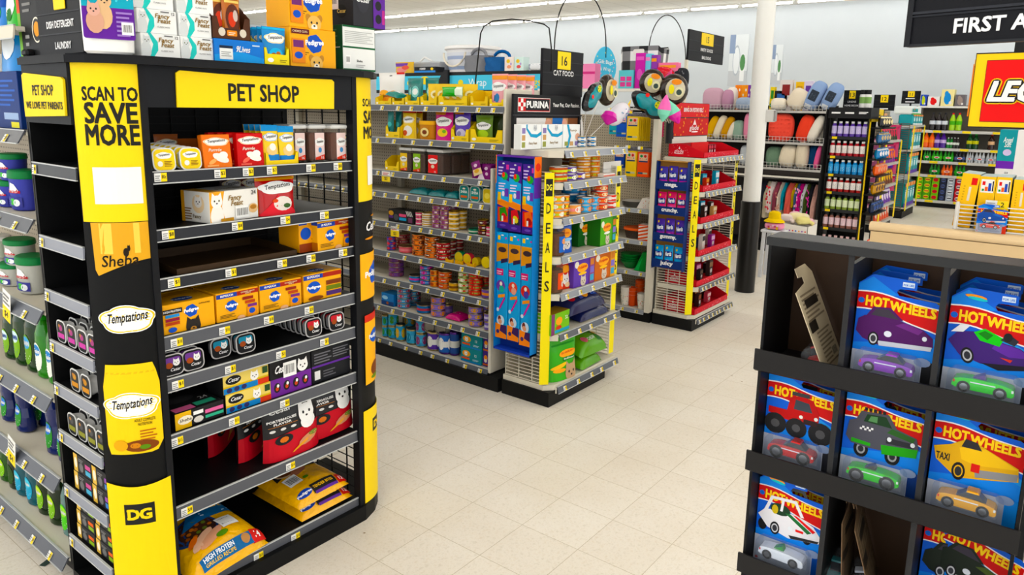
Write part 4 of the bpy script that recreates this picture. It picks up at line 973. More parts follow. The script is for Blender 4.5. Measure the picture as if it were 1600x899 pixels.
# ---- goods on the left-hand side shelves
def sidetrays(z, ys, c, band, nm, n=3):
 def al(f,w,h): f.rect(w * .1,h * .1,w * .9,h * .9,'1c1c1e',r=w * .14); f.rect(w * .14,h * .2,w * .86,h * .42,band); f.ell(w * .5,h * .66,w * .2,h * .14,c,10); f.ell(w * .36,h * .74,w * .1,h * .08,'b87a3a',8)
 mt = tray(.058, .066, .03, '1c1c1e', al, rim='e4e4e2', body='c4c4c2/s'); o = None
 for r, y in enumerate(ys):
  for k in range(n):
   lab = f'{nm}, {ORD[k]} deep in the {ORD[r]} row'; loc = (.808 + .033 * k, y, z + .0005)
   if o is None: o = put(mt, 'food_tray', lab, 'food tray', loc, W_)
   else: dup(o, loc, lab)
sidetrays(SZ[3], (2.265, 2.195, 2.125, 2.06), 'a03a7a', 'c0409a', 'silver tray with pink band on the endcap side')
sidetrays(SZ[4], (2.2, 2.13), 'c08a2a', 'c88a2a', 'silver tray with amber band on the endcap side')
sidetrays(SZ[5], (2.25, 2.185, 2.12, 2.06), '4a4a4c', '8a8a3a', 'silver tray with dark lid on the endcap side')
def aside(c1, c2):
 return lambda f,w,h: (f.rect(0,0,w * .22,h,'d8b25a'),f.ell(w * .12,h * .5,w * .08,h * .3,'f0e8d4',10),f.rect(w * .66,h * .5,w * .95,h * .75,c1),f.rect(w * .66,h * .15,w * .95,h * .42,c2),f.ell(w * .44,h * .4,w * .12,h * .26,'6a6a6a',12),f.lines(w * .3,h * .7,w * .58,h * .9,2,'8a8a8a'))
for (z,ys,rows,cs,nm) in ((SZ[6],(2.215,2.09),2,(('c0508a','58a8c8'),('8a4aa0','4a80c0')),'pink and blue'),(SZ[7],(2.23,2.10),3,(('d8642a','8ab040'),('d8642a','8ab040')),'orange and green')):
 for c_, y in enumerate(ys):
  hh = .056 if rows == 2 else .045
  mbx = carton(.12,hh,.1,'1d1d20',aside(*cs[c_]),top=lambda f,w,h: (f.rect(w * .1,h * .2,w * .5,h * .6,cs[c_][0]),f.rect(w * .55,h * .2,w * .9,h * .6,cs[c_][1]))); o = None
  for r in range(rows):
   lab = f'black carton with {nm} patches, {("bottom", "middle", "top")[r] if rows == 3 else ("lower", "upper")[r]} of the {("far", "near")[c_]} side stack'
   loc = (.81 + .002 * r, y, z + .0005 + r * (hh + .0005))
   if o is None: o = put(mbx, 'cat_food_carton', lab, 'box', loc, W_)
   else: dup(o, loc, lab)
# ================================================================ dish soap side: tubs and bottles
def soap(label, px0, py0, px1, py1, z, body, lab, cap='f0f0ee', X=.835, art=None, shape=0):
 yc, wd, _, zt = spany(X, px0, py0, px1, py1)
 h = max(.12, min(.235, zt - z)); r = max(.027, min(.046, wd / 2 * .92))
 P = [[(.85,0),(1,.025),(1,.5),(.93,.66),(.6,.82),(.42,.88)],[(.82,0),(1,.03),(.98,.3),(.8,.48),(.9,.66),(.86,.78),(.5,.88),(.4,.9)]][shape]
 bp = [(a * r, b * h) for a, b in P]
 cp = [(.42 * r,.885 * h),(.46 * r,.93 * h),(.3 * r,.97 * h),(.16 * r,h)] if shape == 0 else [(.44 * r,.89 * h),(.5 * r,.95 * h),(.5 * r,.985 * h),(.3 * r,h)]
 def a(f, R):
  f.ell(0,h * .33,R * .64,h * .22,lab[0],22); f.ell(0,h * .43,R * .5,h * .09,lab[1],18); lab[3] and f.text(lab[3],0,h * .39,h * .065,lab[2],w=R * .86,bold=.04)
  f.lines(-R * .5, h * .16, R * .5, h * .28, 3, lab[2])
 o = bottle('dish_soap_bottle',None,[('body',bp,body),('cap',cp,cap)],label,'bottle',(X + r * .62 + .005,yc,z + .0005),W_,1,.62,a)
 if X < .9:
  lb = label.replace('standing ', '')
  for q in (1,2): dup(o,(X + r * .62 + .005 + q * (r * 1.3 + .004),yc,z + .0005),('second' if q == 1 else 'third') + ' row bottle behind the ' + ' '.join(lb.split()[:11]))
 return o
z = LZ[3]
DG_ = '12330f/g'
dawn = ('7fae22', 'd8ecf4', '1c4a9c', 'DAWN'); dawn2 = ('6c9c20', '4aa0d8', 'f4f4f4', 'DAWN')
soap('dark green dish soap bottle, farthest of the five on the soap shelf', -6, 478, 12, 565, z, DG_, dawn, '2a2a28')
soap('dark green dish soap bottle, second farthest of five with white label lettering',9,470,29,571,z,DG_,dawn,'2a2a28')
soap('dark green dish soap bottle with black cap in the middle of the five', 26, 478, 48, 581, z, DG_, dawn2, '2a2a28')
soap('bright green dish soap bottle, second from the black endcap',45,493,62,594,z,'2f7a1e/g',('f0f4e8','2a80c4','f4f4f4','Gain'),'2f8a2a',shape=0)
soap('bright green dish soap bottle nearest the black endcap',62,502,81,606,z,'2f7a1e/g',('f0f4e8','2a80c4','f4f4f4','Gain'),'2f8a2a',shape=0)
z = LZ[4]
NV = '0d1c54/g'; nl = ('3a8a3a', '2f6fd0', 'f4f4f4', 'Palmolive')
soap('navy dish soap bottle farthest back on the navy bottle shelf', -10, 592, 8, 660, z, NV, nl, '2a50b0', shape=1)
soap('navy dish soap bottle, second farthest on the navy bottle shelf', 10, 600, 33, 676, z, NV, nl, '2a50b0', shape=1)
soap('dark unlabelled navy bottle standing behind the second farthest navy one',24,600,46,668,z,'0a1030/g',('0a1030','0a1030','0c1238',''),'1a2a60',X=.93,shape=1)
soap('navy dish soap bottle, second from the black endcap', 56, 623, 83, 718, z, NV, nl, '2a50b0', shape=1)
soap('navy dish soap bottle nearest the black endcap', 77, 634, 98, 731, z, NV, nl, '2a50b0', shape=1)
z = LZ[5]
for i,(a,t,b,bt,body,lab,d) in enumerate(((-12,690,6,762,'1f4a14/g',('8ac42a','c8e83a','f4f4f4','Palmolive'),'green labelled bottle farthest along the bottom soap shelf'),
  (4,700,18,775,'14240f/g',('2a4a1a','2a4a1a','8aa07a',''),'dark bottle second farthest along the bottom soap shelf'),
  (14,708,31,785,'12505c/g',('2aa0c4','5ac4dc','f4f4f4','Palmolive'),'teal bottle with light blue label, farther of the two'),
  (29,716,50,802,'12505c/g',('2aa0c4','5ac4dc','f4f4f4','Palmolive'),'teal bottle with light blue label, nearer of the two'),
  (46,726,67,815,'15260f/g',('7fb41e','c8e030','f4f4f4','Palmolive'),'dark green bottle with lime label, farther of the two'),
  (64,740,85,831,'15260f/g',('7fb41e','c8e030','f4f4f4','Palmolive'),'dark green bottle with lime label, nearer of the two'),
  (82,754,109,855,'5a7a78/g',('5fc43a','a0e02a','f4f4f4','Palmolive'),'pale grey bottle with bright green label nearest the endcap'))):
 soap(d, a, t, b, bt, z, body, lab, '3a3a36' if i != 6 else '7a9a98', shape=0)
def pods(label, yc, X, z, r, h, body, lid, cat='tub'):
 t = thing('detergent_tub', label, cat, (X + r * .75, yc, z + .0005), W_)
 m = MB(); m.lathe([(r * .86, 0, body), (r * .95, h * .03, body), (r, h * .8, body)], 24, sy=.75); m.build('body', t)
 m = MB(); m.lathe([(r * 1.04,h * .79,lid),(r * 1.08,h * .82,lid),(r * 1.05,h * .97,lid),(r * .95,h,lid)],24,sy=.75); m.build('lid',t)
 m = MB()
 f = Fc(m,lambda x,y,k: Vector(((r + k) * math.sin(x / r),-(r * .75 + k) * math.cos(x / r),y)),(r * .3,9),.0012)
 W = r
 f.poly([(-W * .1,h * .52),(W * .05,h * .7),(W * .4,h * .66),(W * .7,h * .5),(W * .6,h * .44),(-W * .3,h * .44)],'f4f4f4'); f.text('Cascade',W * .2,h * .44,h * .09,'c41e2a',w=W * 1.2,bold=.03)
 f.rect(-W * .5,h * .1,W * .9,h * .34,'3a3c8c'); f.ell(W * .2,h * .22,W * .24,h * .09,'5ac04a',12); f.ell(W * .5,h * .2,W * .24,h * .09,'f0f0f4',12); f.lines(-W * .45,h * .14,0,h * .3,3,'a8b0e0')
 m.build('label', t); return t
def ypx(px, py, X=.86): return at_x(px, py, X).y
z = LZ[1]; PB = '2c3690/c'
pods('purple detergent tub with green lid nearest the endcap on the upper tub shelf',ypx(33,290),.83,z,.055,.125,'3a3f9c','0f7a44')
pods('purple detergent tub with green lid, second from the endcap',ypx(12,290),.83,z,.05,.085,'3a3f9c','0f7a44')
pods('purple detergent tub stacked on the second tub from the endcap',ypx(12,245),.835,z + .0865,.05,.085,'3a3f9c','0f7a44')
pods('purple detergent tub standing behind the nearest green lidded tub',ypx(33,250),.96,z,.055,.14,'3a3f9c','0f7a44')
z = LZ[2]
pods('grey detergent tub with green lid nearest the endcap on the lower tub shelf',ypx(45,430),.83,z,.058,.12,'b4b4ac','0f7a44')
pods('grey detergent tub with green lid, second from the endcap', ypx(17, 430), .83, z, .05, .075, 'b4b4ac', '0f7a44')
pods('grey detergent tub stacked on the second grey tub',ypx(20,370),.835,z + .0765,.056,.085,'b4b4ac','0f7a44')
pods('white lidded detergent tub farthest along the lower tub shelf',ypx(-10,420),.83,z,.05,.075,'b8c0b0','eceae6')
pods('white lidded detergent tub stacked on the farthest one',ypx(-10,375),.833,z + .0765,.05,.075,'b8c0b0','eceae6')
# packs on the two top shelves
zt_ = at_x(14, 41, .80).z
shelf(LG, 1.6, .37, (.80, 3.95, zt_), W_, CREAM, 'd9d3c4', .034, tagpos=[])
z = LZ[0]
yc, wd, z0, z1 = spany(.83, -20, 112, 29, 186)
put(carton(wd,z1 - z,.12,'12306e',lambda f,w,h: (f.lines(w * .1,h * .4,w * .9,h * .9,6,'2a5ab0'),f.rect(w * .5,h * .16,w * .94,h * .28,'9ab0d0'),f.rect(w * .7,h * .02,w * .94,h * .12,'e0d84a'))),'detergent_box','dark blue detergent pack beside the pet shop side sign','box',(.83,yc,z + .0005),W_)
put(pouch(.14,zt_ - z - .12,.05,'2f8ad0/g',lambda f,w,h: f.ell(w * .6,h * .5,w * .3,h * .3,'eef4f8',12)),'detergent_bag','blue and white detergent bag on the dark blue pack','bag',(.84,yc - .02,z1 + .001),W_)
o0 = put(pouch(.1,.13,.05,'2a7ac8/g',lambda f,w,h: (f.rect(0,h * .5,w,h * .9,'1c4aa0'),f.ell(w * .5,h * .4,w * .3,h * .2,'4ac04a',14))),'detergent_bag','blue detergent pouch on the shelf above the dark blue pack','bag',(.83,ypx(4,20,.85),zt_ + .0005),W_)
put(pouch(.09,.13,.05,'3fae3a/g',lambda f,w,h: (f.ell(w * .5,h * .5,w * .36,h * .26,'f0f4f0',14),f.ell(w * .5,h * .3,w * .2,h * .14,'1c6a2a',14))),'detergent_bag','green detergent pouch beside the blue pouch behind the black carton','bag',(.83,ypx(4,20,.85) - .1,zt_ + .0005),W_)
# hanging sale tags on the rails
for (px, py, nm) in ((10, 478, 'on the tub shelf rail'), (18, 705, 'on the navy bottle shelf rail')):
 p = at_x(px, py, .772)
 m = MB(); m.box(-.03,0,-.05,.03,.0015,.05,'f2f0ea'); f = m.face('f',-.03,0,-.05,.03,.0015,.05); f.rect(0,0,.06,.045,'f5d913'); f.text('$4',.03,.012,.02,'1b1b1b'); f.lines(.006,.055,.054,.094,3,'7a7a7a')
 put(m, 'sale_tag', 'yellow and white sale tag clipped ' + nm, 'price tag', p, W_, None, (0, .25, W_))
# ================================================================ cat food gondola goods
GXF = 2.945
SN = ['top', 'second', 'third', 'fourth', 'fifth', 'sixth', 'seventh', 'eighth', 'bottom']
POS = {1: ['single'],2: ['bottom','top'],3: ['bottom','middle','top'],4: ['bottom','second','third','top'],5: ['bottom','second','middle','fourth','top']}
CANP = {}
def stack(si,px0,py0,px1,py1,n,desc,lab,band=None,spot=None,mark=None,metal='b9a878/m',dx=0,rows=1,X=None,z=None,lidc=None):
 X0 = (X or GXF) + dx
 yc, wd, z0, z1 = spany(X0, px0, py0, px1, py1)
 r = wd / 2 * .96; zz = PGZ[si] + .0006 if z is None else z
 h = max(.02, (z1 - zz) / n)
 m = can(r, h * .985, lab, band, metal, spot, mark, lidc)
 g = 'cans: ' + desc
 o = None
 for rr in range(rows):
  for k in range(n):
   la = f'{desc}, {POS[n][k]} can' + ('' if rr == 0 else f' in the {ORD[rr]} row')
   loc = (X0 + r * 1.02 + rr * (2.1 * r), yc + random.uniform(-.0012, .0012), zz + k * h)
   if o is None: o = put(m, 'food_can', la, 'can', loc, W_)
   else:
    q = dup(o, loc, la); q.rotation_euler.z = W_ + random.uniform(-.6, .6)
W1 = 'e9e2d6'
# fifth shelf
stack(4, 646.7, 332, 655.4, 355, 3, 'pink and white stack left of the gold cans', 'd83a7c', W1)
stack(4,655,333,668.8,358,3,'gold and white three can stack on the fifth shelf','e6ddcc','c89a3a',metal='c8a03a/m')
stack(4,671.4,321,683.5,360,5,'left of two tall mauve stacks','a8709c',W1,metal='c8a03a/m',spot='8a3a6a',rows=2)
stack(4,684.2,322,696.5,361,5,'right of two tall mauve stacks','a8709c',W1,metal='c8a03a/m',spot='8a3a6a',rows=2)
stack(4, 696.9, 331, 710, 362.7, 4, 'gold and white four can stack', 'e2b45a', W1, metal='c8a03a/m', rows=2)
stack(4, 728, 358, 742.5, 368, 1, 'teal topped can alone on the fifth shelf', '1f7a5c', 'd8d4c4', metal='2a8a6a/m')
stack(4,743,344,756.6,369,3,'maroon and white stack on the fifth shelf','4a1c1c',W1,metal='c8a03a/m',spot='7a2a2a')
stack(4, 757.4, 354, 766, 372, 2, 'pink and white pair beside the upright', 'd8407a', W1, metal='c8a03a/m')
# sixth shelf
stack(5, 601.3, 369.4, 611.4, 388, 3, 'blue and purple stack at the far end', '2a3fa8', '7a3a8c', spot='c83a3a')
stack(5,612,366,629,391.4,3,'salmon pink stack behind the single pink can','c8505c','e2b8b0',spot='8a2a2a',dx=.075)
stack(5, 617.4, 385.4, 636, 397.4, 1, 'low pink can in front on the sixth shelf', 'e0606c', 'e88a90')
stack(5, 638, 366.7, 656, 400, 4, 'left of two bright orange stacks', 'ee7a1a', 'f0944a', spot='5a2a1a')
stack(5, 658, 370, 676, 402, 4, 'right of two bright orange stacks', 'ee7a1a', 'f0944a', spot='5a2a1a', mark='f0e8e0')
stack(5, 676.5, 379.4, 693.5, 406.8, 3, 'red and cream three can stack', 'c8202c', 'ecdccc', spot='8a1a1a')
stack(5, 694, 376, 706, 408, 3, 'dark red stack behind the red and cream one', '9a1c24', 'd8c8bc', dx=.09, rows=2)
# seventh shelf
stack(6, 601.7, 403, 618.6, 432.7, 4, 'plain purple stack at the far end', '6f3f8c', '7d4f9a', spot='8a4a5a', dx=.02)
stack(6, 634, 431, 650, 443.6, 1, 'single blue and pink can on the seventh shelf', '2a78b8', 'd03a9a', lidc='2a2a30/s')
stack(6, 651, 415, 667.6, 446, 4, 'blue cans with pink patches stack', '2a62b4', '7ab0e0', spot='d0308c')
stack(6, 668.9, 422, 679.8, 446.7, 3, 'amber stack left of the orange red cans', 'e0861a', 'e8a03a', spot='b0481a')
stack(6,680.2,425,696.3,451,3,'orange red stack on the seventh shelf','d8641c','e0833a',spot='c8401a',mark='e8e0d8')
stack(6, 697, 442, 711, 453, 1, 'single yellow can on the seventh shelf', 'd0a020', '7a4a1a', lidc='3a2a20/s')
stack(6, 711.7, 425, 726, 457.6, 4, 'green and red stack, left one', '9ab86a', 'd8402c', spot='f0ead8', rows=2)
stack(6, 727, 427.5, 745.2, 461.8, 4, 'red and green stack, right one', 'd83a2c', '9ab85a', spot='c82a20', rows=2)
stack(6, 747.6, 452, 764, 462.6, 1, 'purple and orange can before the upright', '6a4a9c', 'e08a2a', lidc='4a4a50/s')
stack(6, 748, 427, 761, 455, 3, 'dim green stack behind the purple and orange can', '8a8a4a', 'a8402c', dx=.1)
# eighth shelf
stack(7, 615.7, 451, 631, 481, 4, 'light blue four can stack', '3f8fc4', '8cc4dc', spot='b03a4a', rows=2)
stack(7, 645, 477, 664, 488.8, 1, 'wide low blue can on the eighth shelf', '2468a8', 'b83a4a', lidc='3a3a40/s')
stack(7, 635, 473, 648, 483, 1, 'small dark blue can behind the wide one', '1c4878', '3a78a8', dx=.08, lidc='3a3a40/s')
stack(7, 668, 464.6, 685.6, 491, 3, 'purple stack with orange patches', '7a64b4', '8a74c0', spot='e08a3a')
stack(7, 687.5, 477, 700, 489, 1, 'single purple can behind the pink bag', '5a4484', '7a64a4', dx=.06)
stack(7,726.7,480,745,507,3,'violet three can stack right of the pink bag','7864b4','8674c4',spot='d8a03a',rows=2)
stack(7, 753.5, 490, 764.2, 512, 2, 'violet and white pair before the upright', '6f5aa8', 'c8c0dc')
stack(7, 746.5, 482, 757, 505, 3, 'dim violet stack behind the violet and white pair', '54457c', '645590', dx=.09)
# bottom shelf
TB = '3f9cc8'
stack(8, 594.7, 493, 602.5, 523, 2, 'tall blue cans at the far end', TB, '58b0d4', spot='3a8a4a')
stack(8, 603, 489.6, 614.3, 524.6, 2, 'tall blue cans with green spots', TB, '58b0d4', spot='4a8a3a')
stack(8, 615, 507.5, 626, 528.5, 1, 'tall blue can with yellow spot', TB, '58b0d4', spot='d8b03a', lidc='2a3a44/s')
stack(8,627,493,640,531,2,'tall blue cans with gold spots behind the front can',TB,'58b0d4',spot='c89a2a',dx=.07)
stack(8,630.5,515,645,537,1,'tall blue can standing in front','4aa6d0','62b8d8',spot='2a7a9a',lidc='34424a/s')
stack(8, 646, 500, 658.5, 538.6, 2, 'tall blue cans with plum spots', '4a98c4', '58b0d4', spot='8a3a6a')
stack(8, 662.7, 519, 679.7, 546, 1, 'tall purple and white can, left one', '53309a', 'f0f0ec', spot='f4f4f2')
stack(8,680.6,521,697.7,549,1,'tall blue and white can with purple rim','2c62b4','f0f0ec',spot='f4f4f2',metal='5a3a8c/m')
stack(8, 698.6, 519, 711, 545, 1, 'tall blue and white can, third along', '2c4f94', 'd8d8d4', dx=.02, metal='5a3a8c/m')
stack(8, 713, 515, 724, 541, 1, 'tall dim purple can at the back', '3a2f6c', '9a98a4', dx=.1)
def lyingcan(px0, py0, px1, py1, z, X, col_, lid, label, L=.05, face=0, spin=0.0):
 yc, wd, z0, z1 = spany(X, px0, py0, px1, py1); r = wd / 2
 o = put(can(r, L, col_, None, 'a8a49c/m', lidc=lid), 'food_can', label, 'can', (X + (L if face else 0), yc, z + r), 0)
 o.rotation_euler = (0, -math.pi / 2, spin); return o
zc = at_x(680, 520, GXF).z
lyingcan(660.8,503,677.5,520.7,PGZ[8] + .098,GXF + .02,'9a98a0','8c8a88/m','grey can lying on its side, end facing out, on the purple can',.075,1)
lyingcan(680,505,696,522,PGZ[8] + .099,GXF + .02,'a8a59c','8c8a88/m','grey can lying on its side on the blue and white can',.08,1)
# discs: flat tubs standing on edge on the sixth shelf
for (a,t,b,bt,c1,c2,nm) in ((711,388,722.7,404.8,'2f8a5a','d8c030','green rimmed yellow'),(724,392,735.5,409.5,'d83a4a','e8c82a','red rimmed yellow'),(738,391,747,408,'c8a828','d8b82a','plain yellow'),(753,394.8,765,412.8,'e0c42a','e8d040','yellow and pink')):
 yc, wd, z0, z1 = spany(GXF + .02, a, t, b, bt); r = wd / 2 * 1.15
 m = can(r,.03,c1,None,c1,lidc=c2); o = put(m,'food_tub',f'{nm} round food tub standing on edge on the sixth shelf','tub',(GXF + .05,yc,PGZ[5] + r * 1.02),0); o.rotation_euler = (0,-math.pi / 2,.0)
 m = None
for (px, py, nm) in ((703, 406, 'left'), (718, 411, 'middle'), (737, 416, 'right')):
 yc = at_x(px, py, GXF).y
 m = MB(); m.prism([(-.026,0),(.026,0),(.026,.022),(.012,.014),(-.012,.014),(-.026,.022)],'y',0,.012,'e8b020'); put(m,'shelf_divider',f'{nm} of the small yellow card dividers on the sixth shelf','divider',(2.936,yc,PGZ[5] + .0006),W_)
# boxes on the lower shelves
yc, wd, z0, z1 = spany(GXF, 606.7, 329, 646, 352); z = PGZ[4] + .0006
put(carton(wd,z1 - z,.09,'18181b',lambda f,w,h: (f.rect(w * .44,h * .5,w * .72,h * .72,'d8527a'),f.rect(w * .44,h * .2,w * .72,h * .42,'3aa4d8'),f.ell(w * .12,h * .7,w * .1,h * .2,'c8943a',12),f.rect(w * .04,h * .3,w * .2,h * .5,'5a2a80'),f.ell(w * .32,h * .4,w * .1,h * .26,'4a4a50',12),[f.poly([(w * (.7 + .06 * i),h),(w * (.73 + .06 * i),h),(w * (.8 + .06 * i),h * .6),(w * (.77 + .06 * i),h * .6)],'d8d8d4') for i in range(4)],f.rect(w * .8,h * .1,w * .96,h * .5,'6a3a5a'))),'cat_food_carton','black cat food carton with pink and blue patches on the fifth gondola shelf','box',(GXF,yc,z),W_)
yc, wd, z0, z1 = spany(GXF, 596, 459, 615, 478); z = PGZ[7] + .0006
put(carton(wd,z1 - z,.09,'2274b8',lambda f,w,h: (f.rect(0,0,w,h * .36,'1c3f78'),f.ell(w * .3,h * .64,w * .24,h * .16,'9ccce8',12),f.ell(w * .5,h * .2,w * .1,h * .12,'a85a2a',10))),'cat_food_carton','blue cat food pack at the far end of the eighth shelf','box',(GXF,yc,z),W_)
yc = at_x(712, 493, GXF + .05).y
put(lying(.11,.1,.035,'d01a7a/p',lambda f,w,h: f.lines(w * .3,h * .3,w * .7,h * .6,2,'f0a0c8')),'cat_food_bag','shiny magenta cat food bag lying on the eighth shelf','cat food bag',(GXF + .02,yc,PGZ[7] + .001),W_)
z = PGZ[8] + .0006
yc, wd, z0, z1 = spany(GXF, 720, 544, 751.6, 568)
def ateal(f,w,h): f.rect(0,0,w,h * .12,'2a7ab8'); f.ell(w * .28,h * .6,w * .2,h * .22,'e8a02a',14); f.pet(w * .26,h * .58,h * .14,'f0ece4','cat'); f.rect(w * .06,h * .2,w * .44,h * .32,'d8502a'); f.rect(w * .5,h * .12,w * .502,h,'0f5a64'); f.text('12',w * .74,h * .5,h * .16,'e8f4f4'); f.lines(w * .6,h * .2,w * .9,h * .34,2,'c8dcf0')
h1 = .082
o0 = put(carton(wd,h1,.14,'14848c',ateal),'cat_food_carton','teal cat food carton, lower of the two on the bottom shelf','box',(GXF,yc,z),W_)
dup(o0, (GXF + .004, yc, z + h1 + .0006), 'teal cat food carton, upper of the two on the bottom shelf')
yc = at_x(758, 555, GXF + .01).y
o0 = put(carton(.042,h1,.14,'4a2a84',lambda f,w,h: (f.ell(w * .5,h * .6,w * .3,h * .2,'e8902a',12),f.rect(0,h * .08,w,h * .2,'c8641a'),f.pet(w * .5,h * .4,h * .12,'e8e0d4','cat'))),'cat_food_carton','narrow purple cat food carton, lower one beside the upright','box',(GXF + .01,yc - .004,z),W_)
dup(o0, (GXF + .012, yc - .004, z + h1 + .0006), 'narrow purple cat food carton, upper one beside the upright')
# fourth shelf: teal trays and lying pouches
z = PGZ[3] + .0006
def atl(f,w,h): f.rect(w * .1,h * .1,w * .9,h * .9,'12827e',r=w * .12); f.text('SHEBA',w * .5,h * .5,h * .16,'f0f4f0',w=w * .66,bold=.03); f.rect(w * .16,h * .2,w * .84,h * .34,'c8602a'); f.ell(w * .5,h * .78,w * .16,h * .06,'e8e0d0',10)
mt = tray(.068, .085, .03, '12827e', atl, rim='c8d4d0', body='9ab0ac/s')
for c_, px in enumerate((725, 742)):
 y = at_x(px, 302, GXF).y; o = None
 for k in range(5):
  lab = f'teal lidded cat food tray, {ORD[k]} deep in the {("left", "right")[c_]} row on the fourth shelf'
  loc = (GXF + .03 * k, y, z)
  if o is None: o = put(mt, 'food_tray', lab, 'food tray', loc, W_)
  else: dup(o, loc, lab)
put(tray(.06,.08,.03,'d8c028',lambda f,w,h: f.ell(w * .5,h * .5,w * .3,h * .2,'e8d86a',12),rim='d8d8d0',body='c8b02a'),'food_tray','yellow lidded food tray beside the upright on the fourth shelf','food tray',(GXF,at_x(761,305,GXF).y,z),W_)
for i, (a, b, py) in enumerate(((642, 671, 303), (672, 697, 306), (698, 718, 309))):
 ya, yb = at_x(a, py, GXF + .04).y, at_x(b, py, GXF + .04).y
 put(lying(ya - yb,.09,.035,'0f7f86/p',lambda f,w,h: f.ell(w * .4,h * .5,w * .24,h * .24,'2fa0a0',10)),'treat_pouch',f'{("left", "middle", "right")[i]} teal pouch lying flat on the fourth gondola shelf','treat bag',(GXF + .02,(ya + yb) / 2,z),W_)
# third shelf: clear tubs
z = PGZ[2] + .0006
def ytray(px0, py0, px1, py1, zz, label, low=.45, h=None, X=2.94, c='f0cf10', d=.1, art=True):
 yc, wd, z0, z1 = spany(X, px0, py0, px1, py1)
 return put(tray_box(wd * .97,(h or (z1 - zz)),d,c,low,.7,art=(lambda f,w,h: (f.ell(w * .12,h * .16,w * .07,h * .07,'f4f4ee',10),f.lines(w * .6,h * .1,w * .9,h * .2,2,'8a7a1a'))) if art else None),'display_box',label,'display box',(X,yc,zz),W_)
ytray(601, 244, 624, 268, z, 'yellow open display box at the far end of the third shelf')
for i,(a,t,b,bt,lc,nm) in enumerate(((624,231,642,269,('f0c81c','e8e0c0','d84a1a'),'yellow'),(644,232,663,271,('8ab82a','e8e0c0','d84a1a'),'lime green'),(667,234,692,274,('d8201c','e8d8c0','e8301c'),'red'))):
 yc, wd, z0, z1 = spany(GXF, a, t, b, bt)
 t0 = jar(f'clear treat tub with {nm} label on the third gondola shelf',(GXF,yc,z),wd * .97,.07,z1 - z,'4a2a1a/f',lc,rot=W_,lx=-.12)
 for k in range(2): dup(t0,(GXF + .078 * (k + 1),yc - .004,z),f'clear treat tub with {nm} label, {ORD[k + 1]} from the front on the third shelf')
yc, wd, z0, z1 = spany(GXF, 738, 258, 766, 279)
m = tray_box(wd,z1 - z,.1,'7a1a6c',.8,.6,art=lambda f,w,h: (f.poly([(w * .3,0),(w * .5,h * .6),(w * .7,0)],'e8d8e4'),f.ell(w * .8,h * .4,w * .08,h * .12,'d8b8d0',10)))
put(m,'display_box','purple open display box of pouches beside the upright on the third shelf','display box',(GXF,yc,z),W_)
pp = pouch(wd * .5,.075,.012,'7a1a6c/s',lambda f,w,h: (f.rect(0,0,w,h * .45,'e8d0a0'),f.ell(w * .5,h * .3,w * .3,h * .14,'d8a84a',12),f.ell(w * .5,h * .7,w * .2,h * .12,'e8c8e0',10)))
o0 = put(pp,'treat_pouch','purple and gold pouch leaning out of the purple display box','treat bag',(GXF - .004,yc + .02,z + .02),W_,None,(0,.0,W_)); o0.rotation_euler = (0,-.35,W_)
for k in range(5): q = dup(o0,(GXF + .02 + .013 * k,yc - .016,z + .003),f'purple pouch, {ORD[k]} from the front standing in the purple display box',rot=W_)
# second shelf
z = PGZ[1] + .0006
def bag(px0, py0, px1, py1, zz, c, label, art, X=None, t=.04, name='treat_bag', cat='treat bag', tilt=0, dz=0):
 X = X or GXF + .008
 yc, wd, z0, z1 = spany(X, px0, py0, px1, py1)
 o = put(pouch(wd * .92, z1 - zz, t, c, art), name, label, cat, (X, yc, zz + dz), W_)
 if tilt: o.rotation_euler = (0, tilt, W_)
 return o
ytray(602, 188, 625, 217, z, 'yellow display box of teal pouches on the second gondola shelf', .5)
teal = lambda f,w,h: (f.ell(w * .5,h * .5,w * .34,h * .1,'58b8b4',12),f.lines(w * .2,h * .2,w * .8,h * .3,2,'a0d8d4'))
o0 = bag(603, 174, 613, 214, z + .003, '0f7a78/s', 'tall teal pouch in the yellow box, left one', teal, t=.03)
dup(o0, (GXF + .04, o0.location.y / U - .03, z + .003), 'tall teal pouch in the yellow box, right one')
o0 = bag(625,172,648,217,z,'efcb14/s','yellow treat bag with red and white swirl on the second shelf',lambda f,w,h: (f.rect(0,h * .9,w,h * .97,'d8301c'),f.ell(w * .5,h * .28,w * .34,h * .18,'f4f0e4',12),f.ell(w * .3,h * .2,w * .18,h * .1,'c8501c',10),f.cloud(w * .5,h * .66,w * .84,h * .24,'Temptations')))
dup(o0, (GXF + .05, o0.location.y / U - .008, z), 'yellow treat bag behind the swirl bag on the second shelf')
yc, wd, z0, z1 = spany(GXF, 652, 189, 675, 219)
t = thing('treat_tub', 'yellow lidded amber treat tub on the second gondola shelf', 'treat tub', (GXF, yc, z), W_)
m = MB(); m.lathe([(wd * .44,0,'c8861c'),(wd * .47,.01,'c8861c'),(wd * .47,(z1 - z) * .8,'c8861c')],20,cy=wd / 2,pw=5)
f = m.face('f',-wd * .4,0,0,wd * .4,0,z1 - z); f.k = .001; f.ell(wd * .4,(z1 - z) * .4,wd * .28,(z1 - z) * .24,'f0dc9a',14); f.ell(wd * .4,(z1 - z) * .4,wd * .16,(z1 - z) * .12,'7a3a1a',12); m.build('body',t)
m = MB(); m.lathe([(wd * .5,(z1 - z) * .8,'f2b814'),(wd * .5,z1 - z,'f2b814')],20,cy=wd / 2,pw=5); m.build('lid',t)
